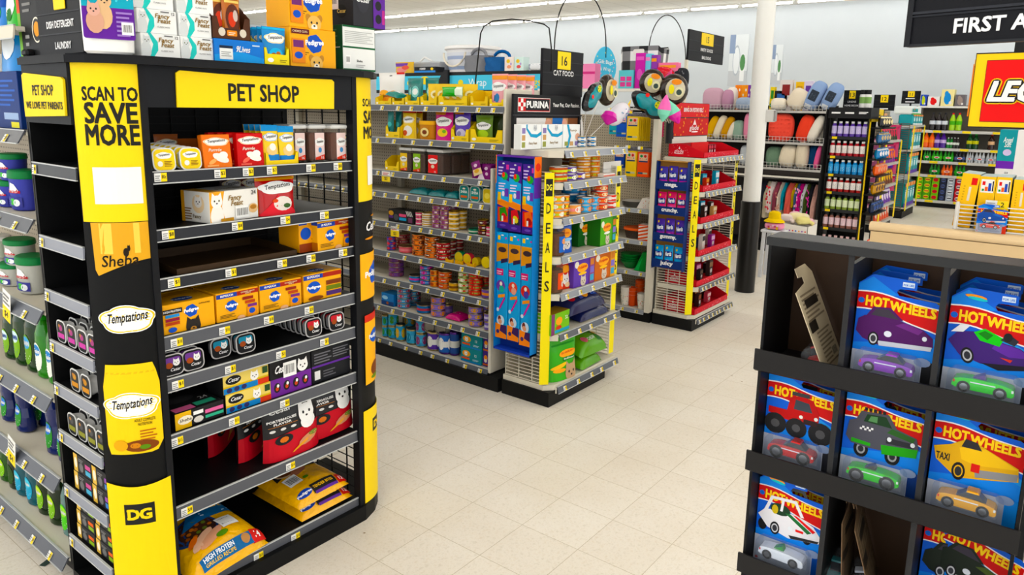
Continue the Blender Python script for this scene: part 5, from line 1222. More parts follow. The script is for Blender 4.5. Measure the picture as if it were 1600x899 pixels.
bag(676,172,706,220,z,'d02a86/s','magenta treat bag on the second gondola shelf',lambda f,w,h: (f.rect(0,h * .84,w * .6,h * .93,'e08a2a'),f.ell(w * .5,h * .26,w * .3,h * .14,'e8c83a',12),f.ell(w * .6,h * .3,w * .12,h * .06,'7ab03a',10),f.cloud(w * .5,h * .62,w * .9,h * .3,'Temptations','f4f4f2')))
ytray(704, 190, 733, 222, z, 'yellow display box holding the violet treat bag', .4)
bag(706,172,733,215,z + .003,'5a3fae/s','violet treat bag in the yellow box on the second shelf',lambda f,w,h: (f.rect(0,h * .86,w * .6,h * .93,'e08a2a'),f.ell(w * .5,h * .26,w * .32,h * .14,'c8c0d8',12),f.ell(w * .4,h * .24,w * .14,h * .08,'8a86a8',10),f.cloud(w * .5,h * .64,w * .9,h * .28,'Temptations','f4f4f2')),X=2.95)
ytray(734, 190, 786, 223, z, 'wide yellow display box holding green treat bags', .4, d=.12)
bag(739,180,768,218,z + .003,'6a8a1c/s','olive green treat bag leaning in the wide yellow box',lambda f,w,h: (f.ell(w * .5,h * .3,w * .34,h * .16,'a8c83a',12),f.cloud(w * .5,h * .6,w * .86,h * .28,'Temptations','f4f4f2')),X=2.955,tilt=0)
bag(762, 180, 784, 216, z + .003, '2c3a14/s', 'dark green treat bag at the right of the wide yellow box', None, X=2.99)
bag(734, 178, 748, 214, z + .001, '28308c/s', 'dark blue treat bag behind the wide yellow box', None, X=3.08)
bag(649, 174, 664, 205, z + .001, '7a4a14/s', 'brown treat bag behind the amber tub', None, X=3.08)
# top shelf
z = PGZ[0] + .0006
for i,(a,b,t_,nm) in enumerate(((586,612,146,'first'),(612,632,146,'second'),(632,656,144,'third'),(656,683,143,'fourth'),(684,731,140,'fifth and widest'))):
 ytray(a, t_, b, 164, z, f'yellow treat display box, {nm} from the far end of the top shelf', .5, d=.13)
ytray(734, 141, 763, 166, z, 'empty brown lined display box on the top shelf', .45, c='e8c414', d=.12)
ytray(764, 148, 788, 168, z, 'yellow display box holding the pink treat bags', .5, d=.16)
bag(584,113,628,160,z + .002,'f0eeea','big white and orange bag at the far end of the top shelf',lambda f,w,h: (f.rect(0,0,w,h * .34,'e8941c'),f.ell(w * .3,h * .36,w * .2,h * .1,'f0b040',12),f.ell(w * .7,h * .34,w * .2,h * .1,'f0b040',12),f.text('Temptations',w * .4,h * .24,h * .08,'2a2a2a',wmax=w * .8),f.rect(w * .7,h * .94,w,h,'d8301c'),f.ell(w * .5,h * .9,w * .06,h * .02,'5a5a5a',8)),X=3.0,t=.07)
tl = lambda f,w,h: (f.ell(w * .5,h * .5,w * .3,h * .22,'8ad0c8',12),f.ell(w * .5,h * .5,w * .22,h * .12,'f0f4f0',12))
o0 = bag(637,122,659,158,z + .002,'0c7a74/g','teal treat bag, first of three leaning in the top shelf boxes',tl,X=2.97,t=.035)
dup(o0, (2.99, o0.location.y / U - .1, z + .004), 'teal treat bag, third of three leaning in the top shelf boxes')
dup(o0, (3.0, o0.location.y / U + .05, z + .004), 'teal treat bag, second of three leaning in the top shelf boxes')
yc = at_x(615, 150, 2.95).y
q = put(lying(.1,.09,.03,'12847c/p',tl),'treat_pouch','teal and white pouch lying over the front of the display boxes','treat bag',(2.93,yc,z + .045),W_,None,(.35,0,W_)); q.rotation_euler = (0,.2,W_)
yy = lambda f,w,h: (f.ell(w * .5,h * .5,w * .34,h * .2,'f6ecc0',12),f.ell(w * .5,h * .5,w * .2,h * .1,'c8a040',10))
mbp = pouch(.085, .115, .02, 'f0cb1a/s', yy); o0 = None
for k in range(6):
 lab = f'yellow pouch, {ORD[k]} from the left in the leaning row on the top shelf'; loc = (2.965 + .012 * k,at_x(681 + 8.5 * k,140,2.97).y,z + .003)
 if o0 is None: o0 = put(mbp, 'treat_pouch', lab, 'treat bag', loc, W_ + .5)
 else: dup(o0, loc, lab)
yc = at_x(708, 145, 2.945).y
q = put(lying(.05,.13,.03,'2fae2a/p',None) if False else pouch(.15,.05,.03,'2fae2a/g',lambda f,w,h: f.rect(w * .7,0,w,h,'e8f4e0'),gus=False),'treat_pouch','bright green pouch lying across the yellow boxes','treat bag',(2.925,yc,z + .05),W_); q.rotation_euler = (-.1,.0,W_); q.rotation_euler = (0,0,W_)
pinkart = lambda f,w,h: (f.rect(0,h * .82,w,h * .95,'e89a4a'),f.ell(w * .5,h * .26,w * .16,h * .14,'3a7ab0',12),f.rect(w * .3,h * .16,w * .38,h * .34,'2a5a90'),f.cloud(w * .5,h * .6,w * .9,h * .28,'Temptations','f4f4f2'))
o0 = bag(763,115,790,162,z + .002,'e8a6ae/s','large pink treat bag at the front of the top shelf',pinkart,X=2.95,t=.05)
for k in range(3): dup(o0,(3.01 + .06 * k,o0.location.y / U - .012 * (k + 1),z + .002),f'pink treat bag, {ORD[k + 1]} from the front behind the large pink one')
for (px, py, zz, nm) in ((601, 276, PGZ[2], 'third'), (615, 362, PGZ[4], 'fifth')):
 p = at_x(px + 2, py, 2.915)
 m = MB(); m.box(-.035,0,-.03,.035,.0015,.03,'f2f0ea'); f = m.face('f',-.035,0,-.03,.035,.0015,.03); f.rect(0,0,.07,.036,'f5d913'); f.lines(.008,.04,.062,.056,2,'c84a4a'); f.text('$3',.035,.01,.018,'1b1b1b')
 put(m, 'sale_tag', f'yellow sale tag hanging from the {nm} cat food shelf', 'price tag', p, W_)
# ================================================================ end of the cat food gondola: header, toy tray, goods
def yz(px, py, z): return at_z(px, py, z)
HY = 2.27
a_, b_ = at_y(803, 148, HY), at_y(908, 150, HY)
hx0, hx1 = a_.x, b_.x; hzt = (a_.z + b_.z) / 2
t = thing('header_sign','black header sign with red checkered logo above the white cat food boxes','sign',(hx0,HY,1.306))
Wd, Ht = hx1 - hx0, hzt - 1.306
m = MB(); m.box(0,.004,0,Wd,.016,Ht,'1d1d1f/n',.002); m.box(0,0,Ht * .62,Wd,.004,Ht,'17181a/n'); m.box(0,-.01,Ht * .60,Wd,.004,Ht * .625,'3a3b3e/n')
for x in (0, Wd - .02): m.box(x, -.004, 0, x + .02, .004, Ht * .6, '1d1d1f/n')
m.build('frame', t)
m = MB(); f = m.face('f', 0, 0, 0, Wd, .01, Ht); f.k = .001
lz, lh = Ht * .70, Ht * .22; lx0, lx1 = Wd * .06, Wd * .5
f.rect(lx0 - .005,lz - .007,lx1 + .005,lz + lh + .005,'e8e6e2'); f.rect(lx0 - .002,lz - .004,lx1 + .002,lz + lh + .002,'c41a26'); f.rect(lx0 + lh * 1.02,lz,lx1,lz + lh,'17171a')
for i in range(3):
 for j in range(3):
  if (i + j) % 2: f.rect(lx0 + lh * i / 3, lz + lh * j / 3, lx0 + lh * (i + 1) / 3, lz + lh * (j + 1) / 3, 'f4f2ee')
f.text('PURINA', lx0 + lh + (lx1 - lx0 - lh) / 2, lz + lh * .24, lh * .56, 'f4f4f2', w=(lx1 - lx0 - lh) * .9, bold=.04)
f.text('Your Pet, Our Passion.', Wd * .76, Ht * .78, Ht * .075, 'f4f4f2', w=Wd * .42, bold=.02)
m.build('logo', t)
m = MB(); f = m.face('f',0,.0035,0,Wd,.01,Ht); f.rect(.024,Ht * .12,Wd - .024,Ht * .56,'e9e6e2'); f.rect(Wd * .46,Ht * .3,Wd - .024,Ht * .56,'c89a70'); f.rect(Wd * .56,Ht * .36,Wd * .72,Ht * .56,'2a6ab0'); f.ell(Wd * .5,Ht * .45,Wd * .05,Ht * .1,'e0a890',12); f.ell(Wd * .75,Ht * .45,Wd * .04,Ht * .1,'e0a890',12); f.rect(Wd * .8,Ht * .3,Wd - .024,Ht * .56,'7a4a2a'); m.build('poster',t)
# white boxes and cans on the top shelf
z = PEZ[0] + .0006
YB = 2.16
def afv(f, w, h):
 f.rect(w * .04,h * .08,w * .2,h * .3,'9aa05a'); f.rect(w * .04,h * .36,w * .2,h * .58,'c8a070'); f.rect(w * .04,h * .64,w * .2,h * .86,'8a7ab0')
 f.poly([(w * .3,h),(w * .3,h * .85),(w * .5,h * .62),(w * .78,h * .6),(w,h * .72),(w,h * .58),(w * .76,h * .46),(w * .46,h * .5),(w * .24,h * .8),(w * .24,h)],'2a9ac4'); f.pet(w * .68,h * .84,h * .12,'c8ccd0','cat'); f.text('Fancy Feast',w * .58,h * .2,h * .1,'8a6a2a',w=w * .4)
for i, (a, b) in enumerate(((814, 846), (846.5, 879), (879.5, 906))):
 cx_, wd, z0, z1 = spanx(YB, a, 194.5, b, 229)
 put(carton(wd * .985,z1 - z,.045,'eef0f0',afv if i < 2 else lambda f,w,h: (f.poly([(w * .2,0),(w * .35,h * .5),(w * .2,h),(w * .32,h),(w * .48,h * .5),(w * .34,0)],'2a9ac4'),f.text('Fancy',w * .6,h * .7,h * .1,'8a6a2a',w=w * .4),[f.rect(w * (.1 + .3 * q),h * .08,w * (.3 + .3 * q),h * .26,('9aa05a','c8a070','8a7ab0')[q]) for q in range(3)],f.ell(w * .85,h * .46,w * .14,h * .16,'d8a890',12))),
  'cat_food_box',f'white and teal cat food box, {("left", "middle", "right")[i]} of three below the black header','box',(cx_,YB,z))
for i, px in enumerate((913, 929)):
 p = at_y(px, 226, 2.13); o = None
 for k in range(2):
  la = f'white and blue cat food can, {("lower", "upper")[k]} of the {("left", "right")[i]} pair beside the white boxes'; loc = (p.x,2.15,z + k * .0285)
  if o is None: o = put(can(.024, .028, '2f7fc0', 'f0eee8', 'c8b070/m', 'f0eee8'), 'food_can', la, 'can', loc)
  else: dup(o, loc, la)
def estack(si,px0,py0,px1,py1,n,desc,lab,band=None,spot=None,mark=None,dy=0,metal='c8c4bc/m',zs=None,rows=1):
 Y = 2.0 + dy; zz = (zs or PEZ)[si] + .0006
 cx_, wd, z0, z1 = spanx(Y, px0, py0, px1, py1); r = wd / 2 * .96; h = max(.018, (z1 - zz) / n)
 cx_ = max(cx_, 2.95 + r)
 m = can(r, h * .985, lab, band, metal, spot, mark); o = None
 for rr in range(rows):
  for k in range(n):
   la = f'{desc}, {POS[n][k]} can' + (' behind' if rr else ''); loc = (cx_, Y + r * 1.02 + rr * 2.1 * r, zz + k * h)
   if o is None: o = put(m, 'food_can', la, 'can', loc)
   else: q = dup(o, loc, la); q.rotation_euler.z = random.uniform(-.5, .5)
estack(1, 864.7, 262, 879, 282, 2, 'lime topped brown cans at the left of the upper endcap shelf', 'b4501c', 'c0d03a')
estack(1, 879.4, 261, 891, 281, 2, 'lime topped brown cans, second pair on the upper endcap shelf', 'b4501c', 'c8d83a')
estack(1, 891.5, 260, 906, 279, 2, 'purple and lime pair on the upper endcap shelf', '5a3a94', 'b8cc4a', spot='f0eee8')
estack(1,906.4,269,919,278,1,'single purple and yellow can before the amber stacks','5a3a94','e8b83a',spot='f0eee8')
estack(1,911,243,929.5,275,4,'left of two tall amber stacks on the endcap','c8741c','d8b05a',spot='e0a840',mark='f0ece0',dy=.04)
estack(1,930,243,942,274,4,'right of two tall amber stacks on the endcap','d08a1c','b8c04a',spot='c8601c',dy=.04)
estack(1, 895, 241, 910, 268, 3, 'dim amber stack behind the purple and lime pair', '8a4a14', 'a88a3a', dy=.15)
m = MB(); x0 = at_y(943,260,2.06).x; x1 = at_y(970,260,2.06).x; m.box(x0,2.06,PEZ[1] + .0006,x1,2.066,PEZ[1] + .075,'dcdad6'); m.box(x0,2.058,PEZ[1] + .035,x1,2.06,PEZ[1] + .038,'c0bebb'); put(m,'shelf_divider','white divider panel standing right of the tall amber stacks','divider',(0,0,0))
cx_, wd, z0, z1 = spanx(2.01, 942, 269, 960, 274)
put(carton(wd,.018,.05,'eee8e4',lambda f,w,h: f.rect(0,h * .2,w,h * .6,'d8705a')),'cat_food_box','flat white and red box in front of the white divider','box',(cx_,2.005,PEZ[1] + .0006))
estack(2,866,306,882,335,3,'orange and lime stack at the left of the second endcap shelf','e8981c','b8cc3a',spot='f0eee0',mark='e8e4d8')
estack(2, 882.5, 305, 894.5, 334, 3, 'orange stack beside the orange and lime one', 'e08a1c', 'd8c83a', spot='5a2a1a')
estack(2,895.5,319,915,331,1,'single pink and orange can at the front of the endcap','e8a05a','e88a8a',spot='f0ece0')
estack(2, 895, 291, 911, 318, 3, 'blue stack behind the pink and orange can', '2070a8', '3a94c8', mark='e0e0dc', dy=.1)
estack(2,911.5,290,921,317,3,'blue stack beside the blue one on the second endcap shelf','2a7ab8','d8843a',mark='e0e0dc',dy=.1)
estack(2, 916, 308, 928.8, 326, 2, 'light blue pair with orange spots, left', '3f9ad0', '7ac0e4', spot='e08a3a')
estack(2, 929.2, 307, 940, 325, 2, 'light blue pair with orange spots, right', '3f9ad0', '7ac0e4', spot='d8702a')
estack(2, 940.6, 289, 955, 323, 4, 'red and orange four can stack on the endcap', 'd8401c', 'e87a3a', spot='f0d8b0')
estack(2,955.5,304,967.5,321,2,'red and white pair at the right end of the endcap','d8382a','e8dcd4',spot='f0e8e0')
def kjar(label, px0, py0, px1, py1, z, lab, Y=2.0):
 cx_, wd, z0, z1 = spanx(Y, px0, py0, px1, py1); h = z1 - z; r = wd / 2; cx_ = max(cx_, 2.955 + r)
 t = thing('kibble_jar', label, 'jar', (cx_, Y + r, z))
 m = MB(); m.lathe([(r * .9,0,'d8cfc4/c'),(r,.006,'d8cfc4/c'),(r,h * .8,'d8cfc4/c'),(r * .75,h * .86,'d8cfc4/c')],22); m.build('body',t)
 m = MB(); m.lathe([(r * .9, .003, '7a4a22/f'), (r * .95, h * .7, '7a4a22/f')], 18); m.build('contents', t)
 m = MB(); m.lathe([(r * .8,h * .86,'eeeeec'),(r * .85,h * .88,'eeeeec'),(r * .85,h,'eeeeec')],22); m.build('lid',t)
 m = MB(); f = Fc(m,lambda x,y,k: Vector(((r + k) * math.sin(x / r),-(r + k) * math.cos(x / r),y)),(r * .3,9),.0008)
 f.rect(-r * .5,h * .12,r * 1.1,h * .62,lab); f.ell(r * .3,h * .46,r * .5,h * .1,'f0a02a',12); f.pet(r * .3,h * .26,r * .3,'e8e0d8','cat'); m.build('label',t)
z = PEZ[3] + .0006
kjar('clear kibble jar with white lid and blue label on the endcap', 864, 352, 882, 398, z, '2a62b8')
cx_, wd, z0, z1 = spanx(2.02, 880, 346, 899, 391)
put(pouch(wd,z1 - z,.05,'1f52b4/g',lambda f,w,h: (f.ell(w * .5,h * .62,w * .36,h * .14,'f0a02a',12),f.text('Friskies',w * .5,h * .6,h * .06,'c82a1a',wmax=w * .6),f.pet(w * .5,h * .26,w * .22,'d8d4d0','cat'),f.ell(w * .5,h * .42,w * .4,h * .05,'8ac0e8',12))),'cat_food_bag','shiny blue cat food bag beside the blue labelled jar','cat food bag',(cx_,2.03,z),-.15)
def afrisk(acc, strip):
 return lambda f,w,h: (f.ell(w * .14,h * .78,w * .1,h * .12,'e8e4d8',12),f.ell(w * .42,h * .64,w * .26,h * .16,'f2a81c',16),f.text('Friskies',w * .42,h * .6,h * .1,'c8281c',w=w * .4,bold=.03,rise=.08),f.ell(w * .42,h * .44,w * .2,h * .05,acc,12),f.pet(w * .46,h * .16,min(w,h) * .17,'d0c4b4','cat'),f.rect(w * .76,0,w,h,strip),[f.rect(w * .79,h * (.1 + .28 * q),w * .97,h * (.32 + .28 * q),('4a9ac0','7a6ac0','c87a3a')[q]) for q in range(3)])
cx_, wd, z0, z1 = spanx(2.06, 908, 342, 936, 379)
put(carton(wd,z1 - z,.1,'1f5a24',afrisk('e8e8e0','2a7a30')),'cat_food_carton','dark green cat food carton, left one on the endcap','box',(cx_,2.075,z))
cx_, wd, z0, z1 = spanx(2.0, 936.5, 340, 965, 381)
put(carton(wd,z1 - z,.1,'5aa828',afrisk('f0f0e8','3a8a2a'),side=lambda f,w,h: f.rect(0,0,w,h,'2a6a24')),'cat_food_carton','bright green cat food carton with a cat at the right of the endcap','box',(cx_ + .004,2.005,z),.1)
z = PEZ[4] + .0006
kjar('clear kibble jar with white lid and orange label on the endcap', 862, 409, 878, 455, z, 'd8501c')
cx_, wd, z0, z1 = spanx(2.02, 878, 404, 897, 450)
put(pouch(wd,z1 - z,.05,'c8381a/g',lambda f,w,h: (f.ell(w * .5,h * .64,w * .36,h * .12,'f0a02a',12),f.pet(w * .5,h * .3,w * .24,'e8e4e0','cat'),f.ell(w * .6,h * .14,w * .2,h * .08,'e8c8a0',12))),'cat_food_bag','shiny orange red cat food bag beside the orange labelled jar','cat food bag',(cx_,2.03,z),-.1)
cx_, wd, z0, z1 = spanx(2.0, 898, 402, 929.5, 443)
put(carton(wd,z1 - z,.1,'5a38a0',afrisk('f0c03a','8a4a7a')),'cat_food_carton','purple cat food carton with a cat on the endcap','box',(cx_,2.005,z))
cx_, wd, z0, z1 = spanx(2.0, 930.5, 392, 961, 432)
put(carton(wd,z1 - z,.1,'c0641c',afrisk('f0c03a','d8a04a')),'cat_food_carton','orange cat food carton with a cat on the endcap','box',(cx_ + .004,2.005,z))
z = PEZ[5] + .0006
cx_, wd, z0, z1 = spanx(2.0, 860, 489, 888, 520)
put(carton(wd,z1 - z,.09,'7ab82a',lambda f,w,h: (f.rect(0,0,w * .18,h,'7a3a6a'),f.ell(w * .42,h * .6,w * .18,h * .2,'f0a02a',12),f.rect(w * .2,h * .06,w,h * .2,'3a9ac0'),f.text('32',w * .82,h * .6,h * .16,'f4f4ee'),f.ell(w * .4,h * .3,w * .16,h * .1,'c8401c',12)),top=lambda f,w,h: f.rect(0,0,w,h,'8a6a2a')),'cat_food_carton','lime green cat food carton with a purple edge on the endcap','box',(cx_ + .012,2.002,z))
def anavy(f, w, h):
 f.ell(w * .3,h * .6,w * .22,h * .14,'c83a1c',14,a0=.5); f.ell(w * .55,h * .8,w * .2,h * .06,'c83a1c',12,a0=.4); f.ell(w * .5,h * .24,w * .09,h * .12,'f0a02a',12); f.text('Friskies',w * .5,h * .22,h * .06,'c8281c',w=w * .12); f.rect(w * .64,h * .14,w * .82,h * .34,'2a52b8'); f.lines(w * .66,h * .17,w * .8,h * .31,2,'f0f0f0',.6); f.ell(w * .2,h * .22,w * .06,h * .08,'b8202c',10); f.rect(w * .34,h * .12,w * .42,h * .3,'3a4a9c'); f.ell(w * .92,h * .2,w * .05,h * .08,'b8202c',10); f.lines(w * .6,h * .5,w * .9,h * .64,2,'5a6ac0')
m = lying(.37, .25, .075, '151b48/g', anavy)
o0 = put(m,'cat_food_bag','navy cat food bag, lower of the two lying on the endcap','cat food bag',(3.37,2.01,z),0)
o0.scale = (.82, 1, .85); o0.rotation_euler = (.1, 0, 0)
q = dup(o0,(3.265,1.995,z + .062),'navy cat food bag, upper of the two lying on the endcap'); q.scale = (1,1,1.1); q.rotation_euler = (.2,0,.0)
z = PEZ[6] + .014
def agreen(f, w, h):
 f.rect(w * .1,h * .8,w * .9,h * .84,'2f8a22'); f.ell(w * .62,h * .6,w * .32,h * .09,'f2a81c',14); f.text('Friskies',w * .62,h * .585,h * .05,'c8281c',w=w * .46,rise=.1); f.rect(w * .42,h * .44,w * .9,h * .52,'1f7a2a',r=.004); f.text('Indoor',w * .66,h * .46,h * .045,'f0f4ec',w=w * .4); f.ell(w * .3,h * .34,w * .26,h * .05,'f0c02a',12,a0=.2); f.ell(w * .3,h * .24,w * .2,h * .05,'f2a81c',12); f.pet(w * .7,h * .14,w * .22,'b89a78','cat')
cx_, wd, z0, z1 = spanx(2.03, 859, 526, 895, 599)
put(pouch(wd * 1.02,z1 - z,.08,'4aa81e/s',agreen),'cat_food_bag','green cat food bag standing on the bottom of the endcap','cat food bag',(cx_,2.0,z),-.15)
def alitter(f,w,h): f.ell(w * .5,h * .6,w * .42,h * .2,'3f7a24',14); f.ell(w * .42,h * .74,w * .2,h * .1,'e8ece4',12); f.rect(w * .76,h * .5,w * .96,h * .8,'c8a098'); f.bars(w * .78,h * .3,w * .94,h * .46); f.text('CHOW',w * .5,h * .16,h * .09,'e8f0e0',w=w * .24); f.ell(w * .3,h * .24,w * .08,h * .1,'c05a6a',12); f.rect(w * .66,h * .1,w * .86,h * .26,'2a6a2a'); f.ell(w * .84,h * .36,w * .1,h * .08,'f0c02a',12)
m = lying(.245, .24, .075, '5d9a30/g', alitter)
o0 = put(m,'cat_food_bag','green cat food bag, lower of the two lying at the endcap bottom','cat food bag',(3.335,2.0,z),.05); o0.scale = (.9,1,.9); o0.rotation_euler = (.12,0,.05)
q = dup(o0,(3.345,1.995,z + .066),'green cat food bag with pink corner, upper of the two lying',rot=-.05); q.scale = (1.05,1,1.1); q.rotation_euler = (.25,0,-.05)
# toy side tray with hanging kites and pool toys
TX = 2.862
pa, pb = at_x(778, 241, TX), at_x(843, 247, TX); pc = at_x(768, 545, TX); pd = at_x(838, 561, TX)
y0, y1 = 2.083, (pa.y + pc.y) / 2; z0, z1 = (pc.z + pd.z) / 2, (pa.z + pb.z) / 2
Wd, Ht = y1 - y0, z1 - z0
t = thing('toy_display_tray','blue cardboard side tray of hanging kites and pool noodles on the cat food endcap','display tray',(TX,(y0 + y1) / 2,z0),W_)
m = MB(); e = .004; D = .058
m.box(-Wd / 2,D - e,0,Wd / 2,D,Ht,'1c3a94'); m.box(-Wd / 2,0,0,-Wd / 2 + e,D,Ht,'2f7fc8'); m.box(Wd / 2 - e,0,0,Wd / 2,D,Ht,'2f7fc8'); m.box(-Wd / 2,0,0,Wd / 2,D,.012,'1f3fae'); m.box(-Wd / 2,0,Ht - .008,Wd / 2,D,Ht,'5a2a9c')
f = m.face('r',-Wd / 2,0,0,Wd / 2,D,Ht); f.rect(0,Ht * .9,D,Ht,'ee7a1c'); f.ell(D * .5,Ht * .95,D * .36,Ht * .02,'d83a1c',12); f.rect(0,Ht * .8,D,Ht * .9,'5a2a9c')
f = m.face('f', -Wd / 2, 0, 0, Wd / 2, 0, Ht); f.rect(0, Ht * .86, .006, Ht, 'ee7a1c')
m.build('body', t)
m = MB(); m.box(-Wd / 2 + .004, .036, Ht * .6, Wd / 2 - .004, D - .004, Ht * .612, '1c2a7c'); m.build('hook_bar', t)
def akite(f, w, h):
 f.rect(0,0,w,h,'42208c'); f.poly([(0,h * .46),(w,h * .38),(w,h * .7),(0,h * .78)],'3fa4e0'); f.rect(w * .72,h * .88,w * .94,h * .95,'d8409c'); f.lines(w * .06,h * .8,w * .5,h * .94,3,'d8c8f0')
 f.ell(w * .6,h * .78,w * .26,h * .06,('3fae4a'),10,a0=.6); f.ell(w * .5,h * .8,w * .12,h * .04,'e8402a',10); f.poly([(0,h * .36),(w,h * .3),(w,h * .4),(0,h * .46)],'ee8a1c'); f.rect(w * .04,h * .42,w * .3,h * .54,'f2c81c'); f.ell(w * .5,h * .52,w * .12,h * .04,'e8e4f4',10); f.lines(w * .1,h * .58,w * .7,h * .7,3,'e8d8f4'); f.rect(w * .62,h * .48,w * .94,h * .6,'6a3ab0')
CK = (('d84a1c', '3a8a2a', 'c8202c'), ('2a2a30', 'c8202c', 'd8c83a'), ('d8301c', 'e86a1c', 'a81c1c'))
hk = .46 * .8
for i, (a, b, t_, bt) in enumerate(((781, 804, 252, 358), (803, 828, 255, 364), (827, 851, 258, 368))):
 X = TX + .012 - .007 * (i == 1)
 yc, wd, za, zb_ = spany(X, a, t_, b, bt); h = zb_ - za; yc = y1 - Wd * (.17 + .33 * i); wd = Wd * .315
 m = MB(); m.box(-wd / 2, 0, 0, wd / 2, .006, h, '42208c', .002); f = m.face('f', -wd / 2, 0, 0, wd / 2, .006, h)
 f2 = Fc(m, lambda x, y, k: f.fn(x, y + h * 0, k)); akite(f2, wd, h)
 cs = CK[i]; f2.rect(wd * .06,h * .1,wd * .94,h * .32,cs[0]); f2.poly([(wd * .3,h * .1),(wd * .9,h * .2),(wd * .7,h * .33),(wd * .2,h * .3)],cs[1]); f2.ell(wd * .6,h * .18,wd * .2,h * .06,cs[2],10,a0=.6); f2.rect(wd * .4,h * .11,wd * .54,h * .19,'f0f0ee'); f2.ell(wd * .5,h * .05,wd * .26,h * .018,'6a4ab4',12)
 f2.ell(wd * .5, h * .965, wd * .1, h * .012, 'e8e8e8', 8)
 put(m,'kite_pack',f'purple hanging kite pack with {("green and orange", "black and red", "all red")[i]} contents in the side tray','toy pack',(X,yc,za),W_)
for i, (a, b, t_, bt) in enumerate(((779, 801, 364, 530), (801, 827, 367, 536), (828, 851, 371, 546))):
 X = TX + .012
 yc, wd, za, zb_ = spany(X, a, t_, b, bt); h = zb_ - za; yc = y1 - Wd * (.17 + .33 * i); wd = Wd * .31
 m = MB(); m.box(-wd / 2, 0, 0, wd / 2, .02, h, '2f9cd8', .004); f = m.face('f', -wd / 2, 0, 0, wd / 2, .02, h)
 f.rect(0,h * .9,wd,h,'2aa0dc'); f.rect(wd * .1,h * .93,wd * .32,h * .97,'f2c81c'); f.ell(wd * .5,h * .975,wd * .12,h * .006,'f0f0f0',8); f.ell(wd * .8,h * .95,wd * .08,h * .01,'c83a9c',8)
 f.poly([(0,h * .72),(wd,h * .76),(wd,h * .9),(0,h * .9)],'d8941c'); f.ell(wd * .5,h * .84,wd * .36,h * .025,'3a2a30',12); f.poly([(wd * .4,h * .71),(wd,h * .735),(wd,h * .77),(wd * .4,h * .75)],'2a1c44')
 f.rect(wd * .04, h * .60, wd * .62, h * .66, 'c8286c'); f.lines(wd * .08, h * .61, wd * .56, h * .65, 2, 'f0d0e0')
 cc = (('6a3a9c', '2fae9c'), ('d84a3a', 'e8a08a'), ('c8302a', '4a3a9c'))[i]
 f.ell(wd * .42,h * .5,wd * .38,h * .055,cc[0],14); f.ell(wd * .5,h * .47,wd * .22,h * .035,cc[1],12); f.ell(wd * .44,h * .52,wd * .12,h * .02,'f0e0d0',10)
 f.poly([(wd * .2, h * .38), (wd * .8, h * .4), (wd * .8, h * .43), (wd * .2, h * .41)], 'e8941c')
 for q in range(4): f.ell(wd * (.42 + .1 * q), h * (.3 + .025 * q), wd * .07, h * .03, 'c82a8c', 10, a0=-.5)
 f.ell(wd * .2,h * .27,wd * .12,h * .018,'d8e8f4',10); f.ell(wd * .46,h * .17,wd * .34,h * .05,'c8dcec',16); f.ell(wd * .36,h * .185,wd * .14,h * .03,'6a2a20',12); f.ell(wd * .42,h * .16,wd * .16,h * .025,'d89a7a',12,a0=.5)
 f.poly([(0,0),(wd,0),(wd,h * .04),(wd * .5,h * .13),(0,h * .14)],'ee8a1c'); f.poly([(wd * .4,h * .07),(wd,h * .04),(wd,h * .13),(wd * .5,h * .13)],'3a1c54'); f.ell(wd * .24,h * .06,wd * .14,h * .02,'3a2a6a',10)
 put(m,'pool_toy_pack',f'tall blue hanging pool toy pack, {("left", "middle", "right")[i]} of three in the side tray','toy pack',(X,yc,za),W_)
# aisle marker 16 above
p = at_x(879, 160, 3.3); yy = 2.36
cx_, wd, z0, z1 = spanx(2.3, 848, 80, 911, 152)
sg = aisle_sign('aisle_sign','black cat food aisle sign with number plate 16 above the black header','16',[('CAT FOOD',.45,.11)],(cx_,2.3,z0 + .004),wd,z1 - z0,0,4,tw=.32,th=.38)
m = MB(); m.box(-.01, .018, -.06, .01, .024, .1, '1c1d20'); m.build('bracket', sg)
# foil balloons on sticks
def balloon(name, label, p, stick, build, rot=0, base=None):
 t = thing(name, label, 'balloon', p, rot)
 build(t)
 m = MB(); m.tube([(0, 0, 0), stick], .0022, 'eceae6', 6); m.build('stick', t); return t
def pad(sx, sy, sz, c, n=20, pos=(0, 0, 0), puff=.6):
 m = MB(); vs = []
 def fn(u, v):
  a = 2 * math.pi * u; b = math.pi * (v - .5)
  return Vector((pos[0] + sx * math.cos(a) * math.cos(b),pos[1] + sy * math.sin(b) ,pos[2] + sz * math.sin(a) * math.cos(b)))
 m.grid(fn, n, 10, c); return m
def controller(t):
 s = 1.0
 def fn(u, v):
  a = 2 * math.pi * u; b = math.pi * (v - .5); r = 1 + .28 * math.cos(2 * a) + .16 * math.sin(a) * -1 * abs(math.cos(a)) - .12 * (math.sin(3 * a) ** 2)
  return Vector((.062 * r * math.cos(a) * math.cos(b), .024 * math.sin(b), .05 * r * math.sin(a) * math.cos(b)))
 m = MB(); m.grid(fn, 36, 12, '16181c/g'); m.build('rim', t)
 m = MB(); m.grid(lambda u, v: fn(u, v * .46) * .86 + Vector((0, -.006, 0)), 36, 8, '1a8a94/g')
 f = Fc(m,lambda x,y,k: Vector((x,-.0265 - k,y))); f.ell(.026,.014,.014,.014,'d8d83a',14); f.ell(-.03,.02,.008,.008,'d8301c',10); [f.ell(.026 + .006 * a,.014 + .006 * b,.003,.003,'3a5a2a',6) for a in (-1,1) for b in (-1,1)]
 m.build('face', t)
